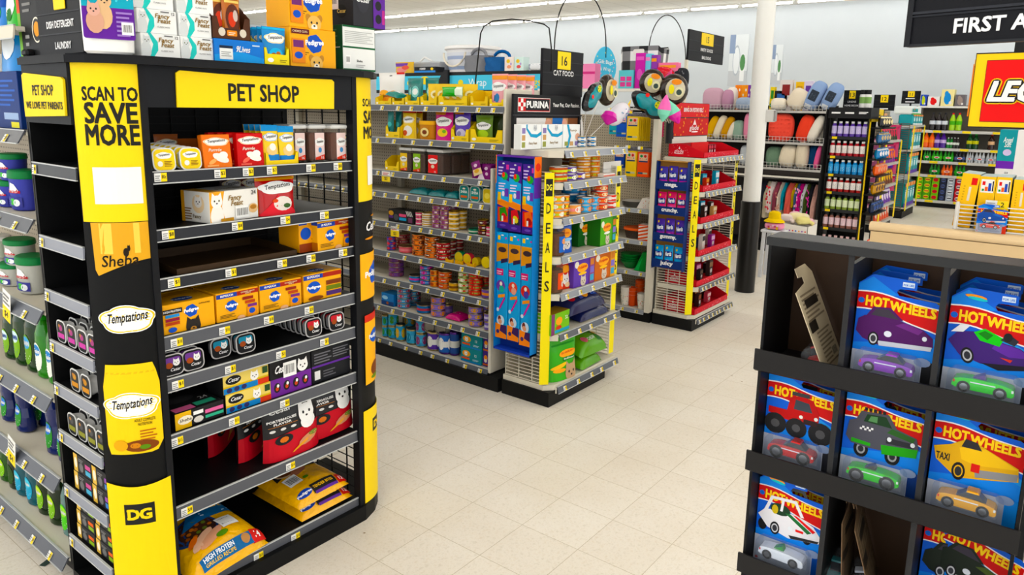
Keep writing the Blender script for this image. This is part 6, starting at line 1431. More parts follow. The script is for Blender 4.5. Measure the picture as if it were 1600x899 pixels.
def roundfoil(t):
 pad(.062, .03, .066, '241a14/g').build('rim', t)
 m = pad(.05,.026,.053,'c8c0a8/g',pos=(0,-.008,0)); f = Fc(m,lambda x,y,k: Vector((x,-.035 - k,y))); f.ell(.0,.03,.022,.012,'e08a2a',12); f.ell(.012,-.01,.02,.02,'d8d4b0',12); f.ell(-.02,0,.012,.02,'e8d84a',10); f.ell(.012,-.012,.012,.012,'3a4a44',10); m.build('face',t)
def narwhal(t):
 pad(.075, .03, .038, 'd8d4dc/g').build('body', t)
 m = MB(); f = Fc(m,lambda x,y,k: Vector((x,-.031 - k,y))); [f.ell(random.uniform(-.04,.05),random.uniform(-.02,.02),.004,.003,('4a5a9c','c83a8c','3a9cb0')[q % 3],6) for q in range(14)]; m.build('speckles',t)
 m = MB(); m.lathe([(.026,0,'c82a9c/g'),(.034,.02,'c82a9c/g'),(.008,.045,'c82a9c/g')],10); o = m.build('tail',t,(-.062,0,.0)); o.rotation_euler = (0,-2.2,0)
 m = MB(); m.lathe([(.01,0,'e8c83a/g'),(.001,.05,'e8c83a/g')],8); o = m.build('horn',t,(.066,0,.016)); o.rotation_euler = (0,1.1,0)
bx = 3.50; by = 2.16; bz = PEZ[0] + .001
h0 = thing('balloon_holder', 'small white stick holder behind the white and blue cans', 'holder', (bx, by + .06, bz))
m = MB(); m.lathe([(.03, 0, 'e6e4e0'), (.03, .03, 'e6e4e0'), (.024, .032, 'e6e4e0')], 14); m.build('cup', h0)
for (nm,lab,px,py,fnb,rot,dst) in (('controller_balloon','teal game controller balloon on the cat food endcap',925,150,controller,.5,-.02),('round_balloon','black rimmed gold round balloon above the cat food endcap',948,141,roundfoil,.4,.12),('whale_balloon','speckled white narwhal balloon right of the cat food endcap',966,178,narwhal,-.2,-.09)):
 p = at_y(px, py, by + .06 + dst)
 t = thing(nm, lab, 'balloon', p, 0)
 s_ = thing; fnb(t)
 for ch in t.children:
  ch.scale = (1.45, 1.45, 1.45); ch.location *= 1.45
  ch.rotation_euler.y += (-.7 if fnb is controller else (-.45 if fnb is narwhal else 0))
 d = Vector((bx, by + .06, bz + .01)) - Vector(p)
 m = MB(); m.tube([Vector((0, .03, 0)), d], .0022, 'eceae6', 6); m.build('stick', t)
for k, (dx, dz) in enumerate(((-.02, .13), (-.005, .15), (.012, .14), (.03, .12))):
 m = MB(); m.tube([(0,0,0),(dx,.01 * k,dz)],.0022,'eceae6',6); put(m,'balloon_stick',f'bare white balloon stick, {ORD[k]} from the left in the stick holder','stick',(bx + dx * .3,by + .06,bz + .012))
# ================================================================ party aisle gondola (gift bags, cups) and its endcap
GF = 4.63
def gy(px, py, X=GF): return at_x(px, py, X).y
GSZ = [at_x(1000, 327, GF).z, at_x(996, 376, GF).z, at_x(993, 424, GF).z, .085]
ye = 2.36
for i, z in enumerate(GSZ):
 shelf(G5, 5.2 - ye, .33, (GF, 5.2, z), W_, CREAM, '9a9da4/s', .026, tags=26, tilt=.01)
ZT = at_x(985, 139, 4.72).z
pb1 = at_x(848, 128, 4.80).y
shelf(G5, pb1 - .03 - 2.3, .3, (4.70, pb1 - .03, ZT), W_, 'e6e2d8/n', 'e6e2d8', .02, tagpos=[])
for y, za, zb in ((2.35, .08, 1.62), (3.25, .08, 1.47), (4.2, .08, 1.47)):
 m = MB(); m.box(4.60 if y < 2.4 else 4.93,y - .018 - (.02 if y < 2.4 else 0),za,4.66 if y < 2.4 else 4.96,y + .018 - (.02 if y < 2.4 else 0),zb,CREAM); m.build('upright',G5)
m = MB(); m.box(4.625, 2.335, .08, 4.90, 2.342, .50, 'e4e0d6/n'); m.build('end_panel', G5)
# gift wrap banner along the top of the far gondola
p0, p1 = at_x(588, 128, 4.80), at_x(848, 128, 4.80)
zA, zB = at_x(736, 112, 4.80).z, at_x(736, 146, 4.80).z
BL = p0.y - p1.y
t = thing('gift_wrap_banner','long light blue gift wrap banner with black edges over the party aisle','sign',(4.80,p0.y,zB),W_)
m = MB(); m.box(0, 0, 0, BL, .02, zA - zB, '1d1e20'); m.build('frame', t)
m = MB(); f = m.face('f', 0, 0, 0, BL, .02, zA - zB); f.k = .001; H = zA - zB
f.rect(0, H * .16, BL, H * .84, '5fc4e2'); tx = lambda px: p0.y - gy(px, 130, 4.80)
f.text('Wrap',tx(746),H * .34,H * .34,'e8f6fa',w=tx(760) - tx(732),bold=.005); f.text('ings',tx(833),H * .34,H * .34,'f0dc3a',w=tx(846) - tx(820),bold=.01)
for px in (640,655,668,720): f.ell(tx(px),H * .5,.03,H * .14,('f0dc3a','f4a0c0','f4f4f4','f0dc3a')[px % 4],10)
f.ell(tx(664), H * .62, .06, H * .2, 'f0dc3a', 14)
m.build('lettering', t)
m = MB(); m.prism([(0,0),(.1,0),(.1,H * 1.1),(.06,H * 1.1),(-.06,H * .3)],'y',-.03,-.005,'1c1d20'); m.build('bracket',t,(tx(690),0,0))
zb = zA + .001
def on_ban(px0, py0, px1, py1, X=4.84): yc, wd, z0, z1 = spany(X, px0, py0, px1, py1); return yc, wd, z1 - zb
# hampers and bags along the banner top
yc, wd, h = on_ban(669, 69, 737, 114)
r = wd / 2
m = MB(); m.box(0, 0, 0, BL, .26, .004, CREAM); o_ = m.build('top_shelf', t, (0, .02, zA - zB - .004))
def hamper(label, yc, X, r, h, cols, rim, rope=True):
 t = thing('fabric_basket', label, 'basket', (X + r, yc, zb), W_)
 m = MB(); n = len(cols); m.lathe([(r * (.84 + .1 * i / n),h * .86 * i / n,c) for i,c in enumerate(cols)] + [(r * .95,h * .86,cols[-1])],28); m.build('body',t)
 m = MB(); m.lathe([(r * .97,h * .84,rim),(r * 1.02,h * .88,rim),(r * 1.0,h * .97,rim),(r * .9,h,rim)],28); m.build('rim',t)
 if rope:
  m = MB(); m.tube([(r * .5 * math.cos(math.pi * i / 10),-r * .96 - .004 - .02 * math.sin(math.pi * i / 10),h * .72 - h * .5 * math.sin(math.pi * i / 10)) for i in range(11)],.009,'ece4d4',7); m.build('rope_handle',t)
 return t
hamper('white round lidded basket with pale blue bands and rope handle',yc,4.90,r,h,['e8e6ea','9fb0d0','e4e6ec','e4e6ec','a8b6d4','dfe2ea','eeeef0'],'f4f3f2')
def toteb(label, px0, py0, px1, py1, c, hc, lean=0, X=4.86):
 yc, wd, h = on_ban(px0, py0, px1, py1, X)
 t = thing('plush_basket', label, 'basket', (X, yc, zb), W_)
 m = MB(); hh = h * .7
 def fn(u, v):
  a = 2 * math.pi * u; q = 1 + .05 * math.sin(5 * a + 8 * v) + .04 * math.sin(11 * a); return Vector((wd / 2 * math.cos(a) * q * (.85 + .15 * v),.1 + .09 * math.sin(a) * q,hh * v))
 m.grid(fn,28,8,c + '/f'); m.add([fn(i / 28,0) for i in range(28)],[tuple(range(28))],c + '/f'); m.add([fn(i / 28,.9) for i in range(28)],[tuple(range(28))],'3a3a3c/f'); m.build('body',t)
 m = MB(); m.tube([(wd * .28 * math.cos(math.pi * i / 8) + lean,.1,hh + h * .3 * math.sin(math.pi * i / 8)) for i in range(9)],.014,hc + '/f',7); m.build('handle',t)
 return t
toteb('grey plush storage basket beside the white round basket', 716, 75, 757, 114, '84858a', '8a8b90')
toteb('blue and white plush storage basket with blue handle', 747, 79, 790, 113, '2f5f96', '1f5a9a', .03)
def rimw(f, w, h): f.poly([(w * .3, h * .2), (w * .6, h * .7), (w * .9, h * .3)], 'f0f2f4')
for i, (a, b, c1, c2) in enumerate(((788, 803, 'f0e4dc', 'e89a7a'), (803, 818, 'd8ece8', 'e05a5a'))):
 yc, wd, h = on_ban(a, 89, b, 113)
 put(carton(wd * .96,h,.08,c1,lambda f,w,h: (f.ell(w * .4,h * .7,w * .2,h * .14,'e8c44a',10),f.ell(w * .5,h * .3,w * .24,h * .12,c2,10),f.ell(w * .7,h * .5,w * .1,h * .1,'b8a0d0',8))),'gift_box',f'small pastel gift box, {("peach", "mint")[i]} one on the banner shelf','box',(4.84,yc,zb),W_)
yc, wd, h = on_ban(820, 98, 847, 114)
def pillow(w, d, h, c, n=18, p=3.2, pinch=.0):
 m = MB()
 def fn(u, v):
  a = 2 * math.pi * u; b = math.pi * (v - .5)
  ca, sa = math.cos(a), math.sin(a); q = (abs(ca) ** p + abs(sa) ** p) ** (-1 / p)
  e = abs(math.cos(b)) ** .55 * (1 if math.cos(b) >= 0 else -1)
  return Vector((w / 2 * ca * q * e,d / 2 * math.sin(b) * (1 - .25 * abs(ca * sa) * 2 * pinch),h / 2 + h / 2 * sa * q * e))
 m.grid(fn, n * 2, 14, c); return m
def blanket(w, d, h, c, stripes=None):
 m = pillow(w, d, h, c)
 if stripes:
  f = Fc(m, lambda x, y, k: Vector((x - w / 2, -d / 2 * .86 - k, y)))
  for i in range(4): f.rect(w * (.12 + .2 * i), h * .15, w * (.2 + .2 * i), h * .85, stripes)
  for i in range(3): f.rect(w * .1, h * (.2 + .24 * i), w * .9, h * (.28 + .24 * i), stripes)
 return m
put(blanket(wd,.12,max(h,.05),'e6e8ec/f','8a94a4'),'folded_blanket','white and grey checked folded blanket at the end of the banner shelf','blanket',(4.92,yc,zb),W_)
yc, wd, h = on_ban(651, 106, 684, 114)
put(carton(wd,.05,.12,'1c1d20',lambda f,w,h: (f.rect(0,0,w,h * .34,'3f8ad8'),f.text('1000',w * .4,h * .5,h * .34,'f4f4f4',w=w * .26,bold=.03),f.ell(w * .84,h * .62,w * .07,h * .24,'f0d01c',10))),'puzzle_box','black thousand piece puzzle box lying before the white basket','box',(4.81,yc,zb),W_)
yc, wd, h = on_ban(617, 97, 646, 114)
put(pouch(wd,h,.04,'d8b02a/s',lambda f,w,h: (f.rect(0,h * .6,w * .7,h * .9,'6a3a9c'),f.ell(w * .4,h * .3,w * .3,h * .24,'e08a8a',10),f.ell(w * .6,h * .5,w * .2,h * .2,'d85a4a',10))),'party_favor_bag','yellow and purple party favor bag at the far end of the banner shelf','bag',(4.83,yc,zb),W_)
yc, wd, h = on_ban(632, 88, 676, 112)
t = thing('storage_bin', 'grey storage bin with a white handle behind the puzzle box', 'bin', (4.94, yc, zb), W_)
m = MB(); m.box(-wd / 2, 0, 0, wd / 2, .12, h * .7, 'a8aaae', .01); m.build('body', t)
m = MB(); m.tube([(-wd * .3,.02,h * .7),(-wd * .1,.02,h),(wd * .2,.02,h * .7)],.008,'f0f0ee',7); m.build('handle',t)
# goods on the white top shelf over the hanging packs
def on_top(px0, py0, px1, py1, X=4.74): yc, wd, z0, z1 = spany(X, px0, py0, px1, py1); return yc, wd, z1 - ZT
zt2 = ZT + .001
yc, wd, h = on_top(963, 72, 1030, 139, 4.86)
t = thing('checked_basket','black and white checked fabric basket on the white top shelf','basket',(4.86 + wd * .3,yc,zt2),W_)
m = MB()
def bf(u,v): a = 2 * math.pi * u; q = (abs(math.cos(a)) ** 4 + abs(math.sin(a)) ** 4) ** -.25; return Vector((wd / 2 * math.cos(a) * q * (.9 + .1 * v),wd * .26 * math.sin(a) * q,h * v * (.93 if abs(math.cos(a)) > .8 else 1)))
nu, nv = 32, 9
m.add([bf(i / nu,j / nv) for j in range(nv + 1) for i in range(nu + 1)],[(j * (nu + 1) + i,j * (nu + 1) + i + 1,(j + 1) * (nu + 1) + i + 1,(j + 1) * (nu + 1) + i) for j in range(nv) for i in range(nu)],
  [('1d1d20','e8e8e6','7a7a7c')[0 if (i % 4 < 2 and j % 4 < 2) else (1 if (i % 4 >= 2 and j % 4 >= 2) else 2)] for j in range(nv) for i in range(nu)],True)
m.add([bf(i / nu,0) for i in range(nu)],[tuple(range(nu))],'1d1d20'); m.add([bf(i / nu,.97) for i in range(nu)],[tuple(range(nu))],'d8d8d6'); m.build('body',t)
m = MB(); f = Fc(m,lambda x,y,k: Vector((x,-wd * .262 - .004 - k,y))); f.rect(-.045,h * .8,.045,h * .93,'e6e2dc',r=.012); m.build('name_plate',t)
for i,(a,t_,b,bt,c,nm,extra) in enumerate(((966,110,990,138,'6cc4cc','aqua gift box with pink windows','d85a9c'),(992,83,1007,138,'c02a9c','tall magenta gift bag','d85ab4'),(1007,84,1016,136,'7ac8dc','narrow light blue gift bag','e88ac0'),(1015,86,1027,120,'8a3a9c','purple and orange gift bag','e8943a'),(1027,98,1059,135,'e87a9c','coral pink gift bag','e8a04a'))):
 yc, wd, h = on_top(a, t_, b, bt, 4.73 + .012 * i)
 art = (lambda f,w,h: [f.rect(w * x,h * y,w * (x + .34),h * (y + .24),'d84a90') for x in (.12,.54) for y in (.12,.42)]) if i == 0 else (lambda f,w,h: (f.ell(w * .5,h * .4,w * .3,h * .16,extra,12),f.rect(w * .1,h * .8,w * .9,h * .9,extra)))
 put(carton(wd * .96,h,.05,c,art),'gift_bag',nm + ' on the white top shelf','gift bag',(4.73 + .012 * i,yc,zt2),W_)
yc, wd, h = on_top(1008, 101, 1048, 138, 4.70)
t = thing('toy_helmet','shiny red and purple toy helmet in a pink box on the white top shelf','toy',(4.77,yc,zt2),W_)
m = MB(); m.prism([(-wd / 2,0),(wd / 2,0),(wd / 2,h * .8),(0,h * .2),(-wd / 2,h * .5)],'y',-.06,-.056,'e85a90'); m.box(-wd / 2,-.056,0,wd / 2,.03,.006,'e85a90'); m.build('box',t)
pad(wd * .48, .05, h * .42, 'c81c34/g', pos=(0, 0, h * .52)).build('shell', t)
pad(wd * .3, .05, h * .26, '7a2a9c/g', pos=(-wd * .2, -.006, h * .62)).build('visor', t)
yc, wd, h = on_top(1054, 106, 1070, 138, 4.80)
put(blanket(wd * 1.4,.1,h,'2a2c30/f','6a6c70'),'folded_blanket','dark checked folded blanket beside the tall cream upright','blanket',(4.82,yc,zt2),W_)
yc, wd, h = on_top(911, 100, 932, 120, 4.9)
o = put(carton(wd,h,.08,'e88ab4',lambda f,w,h: f.rect(0,h * .6,w,h * .7,'c83a7c')),'gift_bag','pink gift bag beside the number 16 sign','gift bag',(4.88,yc,zt2),W_)
# hanging packs of tablecloths and gift tissue on pegs
def pack(label, px0, py0, px1, py1, c, n, X, lab='e8c0a8', dxk=.028):
 yc, wd, z0, z1 = spany(X, px0, py0, px1, py1); h = z1 - z0
 def art(f,w,h): f.rect(w * .12,h * .66,w * .88,h * .94,lab); f.ell(w * .34,h * .84,w * .12,h * .06,'2a8a4a',10); f.ell(w * .66,h * .84,w * .12,h * .06,'c8302a',10); [f.ell(w * (.24 + .17 * q),h * .73,w * .06,h * .02,('d8301c','e8942a','e8c83a','3a9a6a')[q],8) for q in range(4)]; f.rect(w * .12,h * .6,w * .88,h * .65,'1f3f6a'); f.rect(w * .1,h * .12,w * .5,h * .19,'1f5a7a'); f.rect(w * .52,h * .12,w * .9,h * .19,'c8c09a')
 m = MB(); m.box(-wd / 2,0,0,wd / 2,.012,h,c,.003); art(m.face('f',-wd / 2,0,0,wd / 2,.012,h),wd,h); m.box(-wd / 2,.004,h,wd / 2,.006,h + .028,'e8e8ec/c')
 o = None
 for k in range(n):
  la = f'{label}, {ORD[k]} from the front of its peg'; loc = (X + dxk * k, yc + .002 * (k % 2), z0 - .001 * k)
  if o is None: o = put(m, 'hanging_pack', la, 'hanging pack', loc, W_)
  else: dup(o, loc, la)
 m = MB(); L = n * dxk + .06; m.tube([(0,-.05,0),(0,L + .12,0)],.003,'8a8a8a/m',5); m.box(-.02,-.052,.004,.02,-.05,.026,'eeeeec'); f = m.face('f',-.02,-.052,.004,.02,-.05,.026); f.rect(.02,0,.04,.022,'f5d913')
 put(m, 'display_peg', 'metal display peg holding the ' + label, 'peg', (X, yc, z0 + h + .016), W_)
pack('teal hanging pack on the upper row', 952, 178, 964, 210, '22a0b0', 3, 4.72)
pack('blue hanging pack on the upper row', 963, 179, 980, 214, '1f52b8', 4, 4.70)
pack('yellow hanging pack on the upper row', 979, 182, 998, 220, 'f0cc10', 7, 4.68)
pack('magenta hanging pack on the upper row', 1024, 180, 1034, 214, 'cc2a5a', 2, 4.70)
pack('navy hanging pack on the lower row', 960, 236, 976, 262, '1a3f9c', 4, 4.72)
pack('yellow hanging pack on the lower row', 977, 236, 994, 276, 'f2cc14', 5, 4.68)
pack('orange hanging pack on the lower row', 995.5, 238, 1014, 277, 'ee5a14', 7, 4.68)
# plates, tubs and cups on the low shelves
def spot(px, py, X=4.70): return at_x(px, py, X).y
z = GSZ[0] + .0006
for k in range(6):
 m = MB(); m.lathe([(.05, 0, 'a8a49e'), (.085, .012, 'b8b4ae'), (.088, .013, 'b8b4ae'), (.05, .004, 'c0bcb6')], 22)
 if k == 0: o0 = put(m,'paper_plate','grey party plate, bottom of the stack on the plate shelf','plate',(4.73,spot(987,318),z))
 else: dup(o0,(4.73,spot(987,318),z + .006 * k),f'grey party plate, {ORD[k]} from the bottom of the stack on the plate shelf')
m = MB(); yc,wd,z0,z1 = spany(4.66,999,303,1020,324); m.prism([(-wd / 2,0),(wd / 2,0),(wd / 2,.075),(-wd * .1,.075)],'y',0,.12,'e6e0d8',False)
f = m.face('f',-wd / 2,0,0,wd / 2,.1,.075); [f.ell(random.uniform(.5,.95) * wd,random.uniform(.005,.06),.003,.003,('c8a04a','d86a6a')[q % 2],6) for q in range(12)]
put(m, 'napkin_pack', 'cream speckled napkin pack leaning on the plate shelf', 'napkins', (4.66, yc + .02, z), W_)
z = GSZ[1] + .0006; y = spot(989, 372)
t = thing('food_tub', 'clear round tub with orange lid on the second party shelf', 'tub', (4.74, y, z))
m = MB(); m.lathe([(.07, 0, 'c8bcb4/c'), (.085, .06, 'c8bcb4/c')], 24); m.build('body', t)
m = MB(); m.lathe([(.09, .06, 'e8641c'), (.092, .068, 'e8641c'), (.088, .076, 'e8641c')], 24); m.build('lid', t)
yc, wd, z0, z1 = spany(4.65, 1001, 352, 1017, 376)
put(carton(wd,z1 - z,.08,'f0e6de',lambda f,w,h: [f.poly([(0,h * (q * .22 - .2)),(w,h * (q * .22)),(w,h * (q * .22 + .11)),(0,h * (q * .22 - .09))],'e0582a') for q in range(6)]),'gift_box','orange and white striped gift box on the second party shelf','box',(4.65,yc + .02,z),W_)
z = GSZ[2] + .0006; y = spot(982, 418)
for k in range(4):
 m = MB(); m.lathe([(.04, 0, '1f7a3a/s'), (.075, .05, '2a8a44/s'), (.078, .052, '2a8a44/s')], 24)
 if k == 0: o0 = put(m, 'party_bowl', 'green party bowl, bottom of the nested stack', 'bowl', (4.73, y, z))
 else: dup(o0, (4.73, y, z + .018 * k), f'green party bowl, {ORD[k]} from the bottom of the nested stack')
yc, wd, z0, z1 = spany(4.65, 995, 394, 1013, 423); h = z1 - z
m = MB(); m.prism([(-wd / 2,0),(wd / 2,0),(wd / 2,h),(wd * .2,h)],'y',0,.1,'128a3c'); m.prism([(-wd / 2,.003),(-wd * .1,.003),(wd * .2,h * .7)],'y',-.002,0,'2fae5a')
put(m, 'plate_pack', 'sloping green pack of party plates on the third party shelf', 'plates', (4.65, yc + .02, z), W_)
z = GSZ[3] + .0006
def cups(label, px, py, r, h, c, dots, n, X):
 y = spot(px, py, X); o = None
 for k in range(n):
  m = MB(); m.lathe([(r * .72,0,c),(r,h,c),(r * 1.05,h * 1.005,'f0ece4'),(r * .93,h,c),(r * .66,.004,c)],20)
  if dots and k == 0:
   f = Fc(m,lambda x,y_,kk: Vector(((r * (.72 + .28 * y_ / h) + kk) * math.sin(x / r),-(r * (.72 + .28 * y_ / h) + kk) * math.cos(x / r),y_)))
   for q in range(22): f.ell(random.uniform(-2.4,1.2) * r,random.uniform(.01,h * .9),.0035,.0035,dots[q % len(dots)],6)
  la = f'{label}, {ORD[k]} from the bottom of its stack' if n > 1 else label
  o = put(m, 'paper_cup', la, 'cup', (X, y, z + k * h * .32), 0)
DT = ('d8902a', '4a9a8a', 'c85a6a')
cups('dotted paper cup in the left stack', 977, 465, .036, .085, 'efe8dc', DT, 3, 4.68)
cups('orange paper cup in the middle stack', 988, 466, .034, .085, 'd8541c', None, 3, 4.70)
cups('orange paper cup in the tall right stack', 999, 464, .036, .085, 'dd5a1c', None, 5, 4.74)
cups('dotted paper cup in front at the right', 1003, 470, .036, .085, 'efe8dc', DT, 2, 4.67)
# candy side tray
NX = 4.598
zz = lambda py, px=1052: at_x(px, py, NX).z
ya, yb = gy(1021, 280, NX), gy(1083, 290, NX); ya = min(ya, 2.305); yb = max(yb, 2.075)
zt_, zb_ = zz(252), zz(424)
Wd, Ht = ya - yb, zt_ - zb_
t = thing('candy_display_tray','navy cardboard candy side tray with four tiers on the party aisle endcap','display tray',(NX,(ya + yb) / 2,zb_),W_)
tiers = [('mega.', 297), ('crunchy.', 337), ('gummy.', 379), ('juicy', 421)]
m = MB(); D = .054; m.box(-Wd / 2,D - .003,0,Wd / 2,D,Ht,'b0814a'); m.box(-Wd / 2,0,0,-Wd / 2 + .003,D,Ht,'1c3478'); m.box(Wd / 2 - .003,0,0,Wd / 2,D,Ht,'1c3478'); m.box(-Wd / 2,0,Ht - .004,Wd / 2,D,Ht,'c89a5a'); m.build('body',t)
TZ = []
for (tx, py) in tiers:
 z0 = zz(py) - zb_; TZ.append(z0)
 hs = .062
 m = MB(); m.prism([(-Wd / 2,z0),(Wd / 2,z0),(Wd / 2,z0 + hs),(Wd * .3,z0 + hs * .92),(-Wd * .3,z0 + hs * .92),(-Wd / 2,z0 + hs)],'y',-.003,.0,'17306e'); m.box(-Wd / 2,0,z0,Wd / 2,D,z0 + .003,'17306e')
 f = Fc(m,lambda x,y,k: Vector((x,-.003 - k,y))); f.text(tx,0,z0 + hs * .38,hs * .42,'f4f4f4',w=Wd * (.52 if len(tx) > 5 else .4),bold=.05)
 m.build('tier_front', t)
CC = (('3a2a9c', 'c02aa0'), ('d81c64', 'e84a8c'), ('4a2a9c', 'a02a9c'), ('1f9ad8', '2ab0e8'))
def cand(c):
 return lambda f,w,h: (f.rect(0,0,w,h * .4,c[1]),f.ell(w * .5,h * .2,w * .34,h * .14,'e8a0d0',10),f.rect(w * .06,h * .46,w * .94,h * .72,'1c2f8c',r=h * .05),f.text('Nerds',w * .5,h * .5,h * .18,'f4f4f4',w=w * .72,bold=.05,rise=.1),f.ell(w * .3,h * .86,w * .1,h * .06,'e8c83a',8))
for i in range(4):
 zbase = zb_ + TZ[i] + .0035; o0 = None
 for k in range(3):
  w_ = Wd * .31; nm = ('left', 'middle', 'right')[k]; tn = ('top', 'second', 'third', 'bottom')[i]
  la = f'{("blue and magenta", "hot pink", "violet", "sky blue")[i]} candy bag, {nm} of three on the {tn} tier of the side tray'
  loc = (NX + .006 + .003 * k, (ya + yb) / 2 + (1 - k) * Wd * .315, zbase + (.006 if k == 1 else 0))
  if o0 is None: o0 = put(pouch(w_ * .94,.15,.034,CC[i][0] + '/s',cand(CC[i])),'candy_bag',la,'candy bag',loc,W_)
  else: dup(o0, loc, la)
# red air freshener trays on the endcap shelves
def red_side(f, w, h):
 f.ell(w * .5,h * .45,w * .2,h * .2,'c8203a',16); f.text('glade',w * .48,h * .34,h * .26,'f6e8ea',w=w * .42,sl=.25,bold=.0); f.ell(w * .5,h * .26,w * .2,h * .03,'f6e8ea',12); f.poly([(w * .46,h * .62),(w * .5,h * .86),(w * .54,h * .62)],'f6e8ea')
 for q in range(16): f.ell(w * random.uniform(.04,.96),h * random.uniform(.08,.9),w * .016,h * .012,'f0b8c0',6,a0=random.random() * 3)
def redtray(X0, X1, Y0, D, z, h, label, side=True, c='c4162c'):
 w = X1 - X0
 m = MB(); e = .002; m.box(-w / 2,0,0,w / 2,D,e,c); m.box(-w / 2,0,0,w / 2,e,h * .42,'cc1c34'); m.box(-w / 2,D - e,0,w / 2,D,h,'b01226')
 for x in (-w / 2, w / 2 - e): m.prism([(0, 0), (D, 0), (D, h), (D * .5, h), (0, h * .42)], 'x', x, x + e, c)
 f = m.face('l', -w / 2, 0, 0, w / 2, D, h)
 if side: red_side(Fc(m, lambda x, y, k: f.fn(x * .62, y, k)), D, h)
 f = m.face('f',-w / 2,0,0,w / 2,D,h); [f.ell(w * random.uniform(.04,.96),h * random.uniform(.05,.36),w * .01,h * .02,'f0a8b4',6) for q in range(24)]
 return put(m, 'freshener_tray', label, 'display tray', ((X0 + X1) / 2, Y0, z), 0)
def frbox(label, x, y, z, w, h, d, c, c2, tilt=0):
 o = put(carton(w,h,d,c,lambda f,ww,hh: (f.rect(0,hh * .6,ww,hh * .9,c2),f.ell(ww * .5,hh * .34,ww * .3,hh * .16,'e8e4e0',10),f.lines(ww * .2,hh * .06,ww * .8,hh * .16,2,'b8b8b8'))),'freshener_box',label,'box',(x,y,z),tilt); return o
EX0, EX1 = 4.67, 5.29
redtray(EX0, EX1, 2.0, .26, GEZ[0] + .0006, .085, 'large red air freshener tray on top of the party endcap')
for i,x in enumerate((5.12,5.16,5.21)): frbox(f'dark red air freshener box, {ORD[i]} from the left in the top tray',x,2.15,GEZ[0] + .003,.034,.07,.03,'7a1624','c84a5a')
m = MB(); m.box(4.78,2.14,GEZ[0] + .003,5.06,2.145,GEZ[0] + .095,'c8141c'); put(m,'tray_divider','bright red card divider inside the top tray','divider',(0,0,0))
TC = [(('2aa4c4','7ad0e4'),('2aa4c4','e0f0f4'),('c83a24','e8a04a')),(('3aa8c8','e0f0f4'),('d8a86a','f0dcb8'),('3a2a24','e8e4e0')),(('3a5a9c','8aa8d0'),('9c2a8c','e0b8d8'),('e8e4d8','3a3a3a')),(('a82a6c','e8a8c8'),('3a2a28','8a6a4a'),('2a2224','6a5a4a')),(('5a2a1c','b87a4a'),('c8485a','f0c8c8'),('3a201c','9a5a3a'))]
TN = ('second', 'third', 'fourth', 'fifth', 'bottom')
for i in range(1, 6):
 z = GEZ[i] + (.0006 if i < 5 else .032)
 redtray(EX0 + .015,EX1 - .01,2.0,.24,z,.1,f'red air freshener tray on the {TN[i - 1]} shelf of the party endcap',side=True)
 cs = TC[i - 1]
 for k in range(6):
  c = cs[k % 3]; x = EX0 + .09 + k * .085
  frbox(f'{("teal", "tan", "blue", "plum", "brown")[i - 1]} tray air freshener pack, {ORD[k]} from the left, {TN[i - 1]} shelf',x,2.07 + (k % 2) * .06,z + .003,.06,.075 + .02 * ((k * 7 + i) % 3),.03,*c,.1 * ((k % 3) - 1))
# red header board at the back of the top shelf
HX = [at_y(1053, 186, 2.272).x, at_y(1107, 186, 2.272).x]
zA, zM, zB = at_y(1080, 161, 2.272).z, at_y(1080, 184, 2.272).z, at_y(1080, 213, 2.272).z
w = HX[1] - HX[0]
t = thing('header_sign', 'red header board with white script on the party aisle endcap', 'sign', (HX[0], 2.272, zB))
m = MB(); m.box(0,0,0,w,.01,zA - zB,'3a3438'); m.box(0,.002,GEZ[0] - zB,w,.008,.0,'e0dcd2'); m.build('backing',t)
m = MB(); f = m.face('f', 0, 0, 0, w, .01, zA - zB); f.k = .001; H = zA - zB; hm = (zM - zB)
f.rect(0, .006, w, hm - .004, 'c01a24'); f.rect(0, hm + .004, w, H - .003, 'cc1c2a')
[f.ell(w * random.uniform(.03, .97), H * random.uniform(.05, .95), w * .014, H * .03, 'e09a3a', 8) for q in range(30)]
f.text('glade',w * .56,hm * .34,hm * .26,'f8ecec',w=w * .26,sl=.2); f.poly([(w * .52,hm * .62),(w * .57,hm * .92),(w * .62,hm * .62)],'f8ecec'); f.ell(w * .58,hm * .24,w * .1,hm * .04,'f8ecec',12)
f.text('BRING ON FESTIVE FEELS', w * .52, hm + (H - hm) * .4, (H - hm) * .26, 'f8ecec', w=w * .56, bold=.03)
m.build('print', t)
# aisle marker 15 and its tall post
SX = 4.98
cx_, wd, z0, z1 = spanx(2.62, 1076, 51, 1131, 98)
sg = aisle_sign('aisle_sign','black party goods and balloons aisle sign with number plate 15','15',[('PARTY GOODS',.36,.105),('BALLOONS',.1,.105)],(cx_,2.62,z0),wd,z1 - z0,0,3,tw=.34,th=.4)
m = MB(); m.box(-wd / 2 - .02, .0, -z0, -wd / 2 + .012, .02, .0, 'dcd6c4/n'); m.build('post', sg)
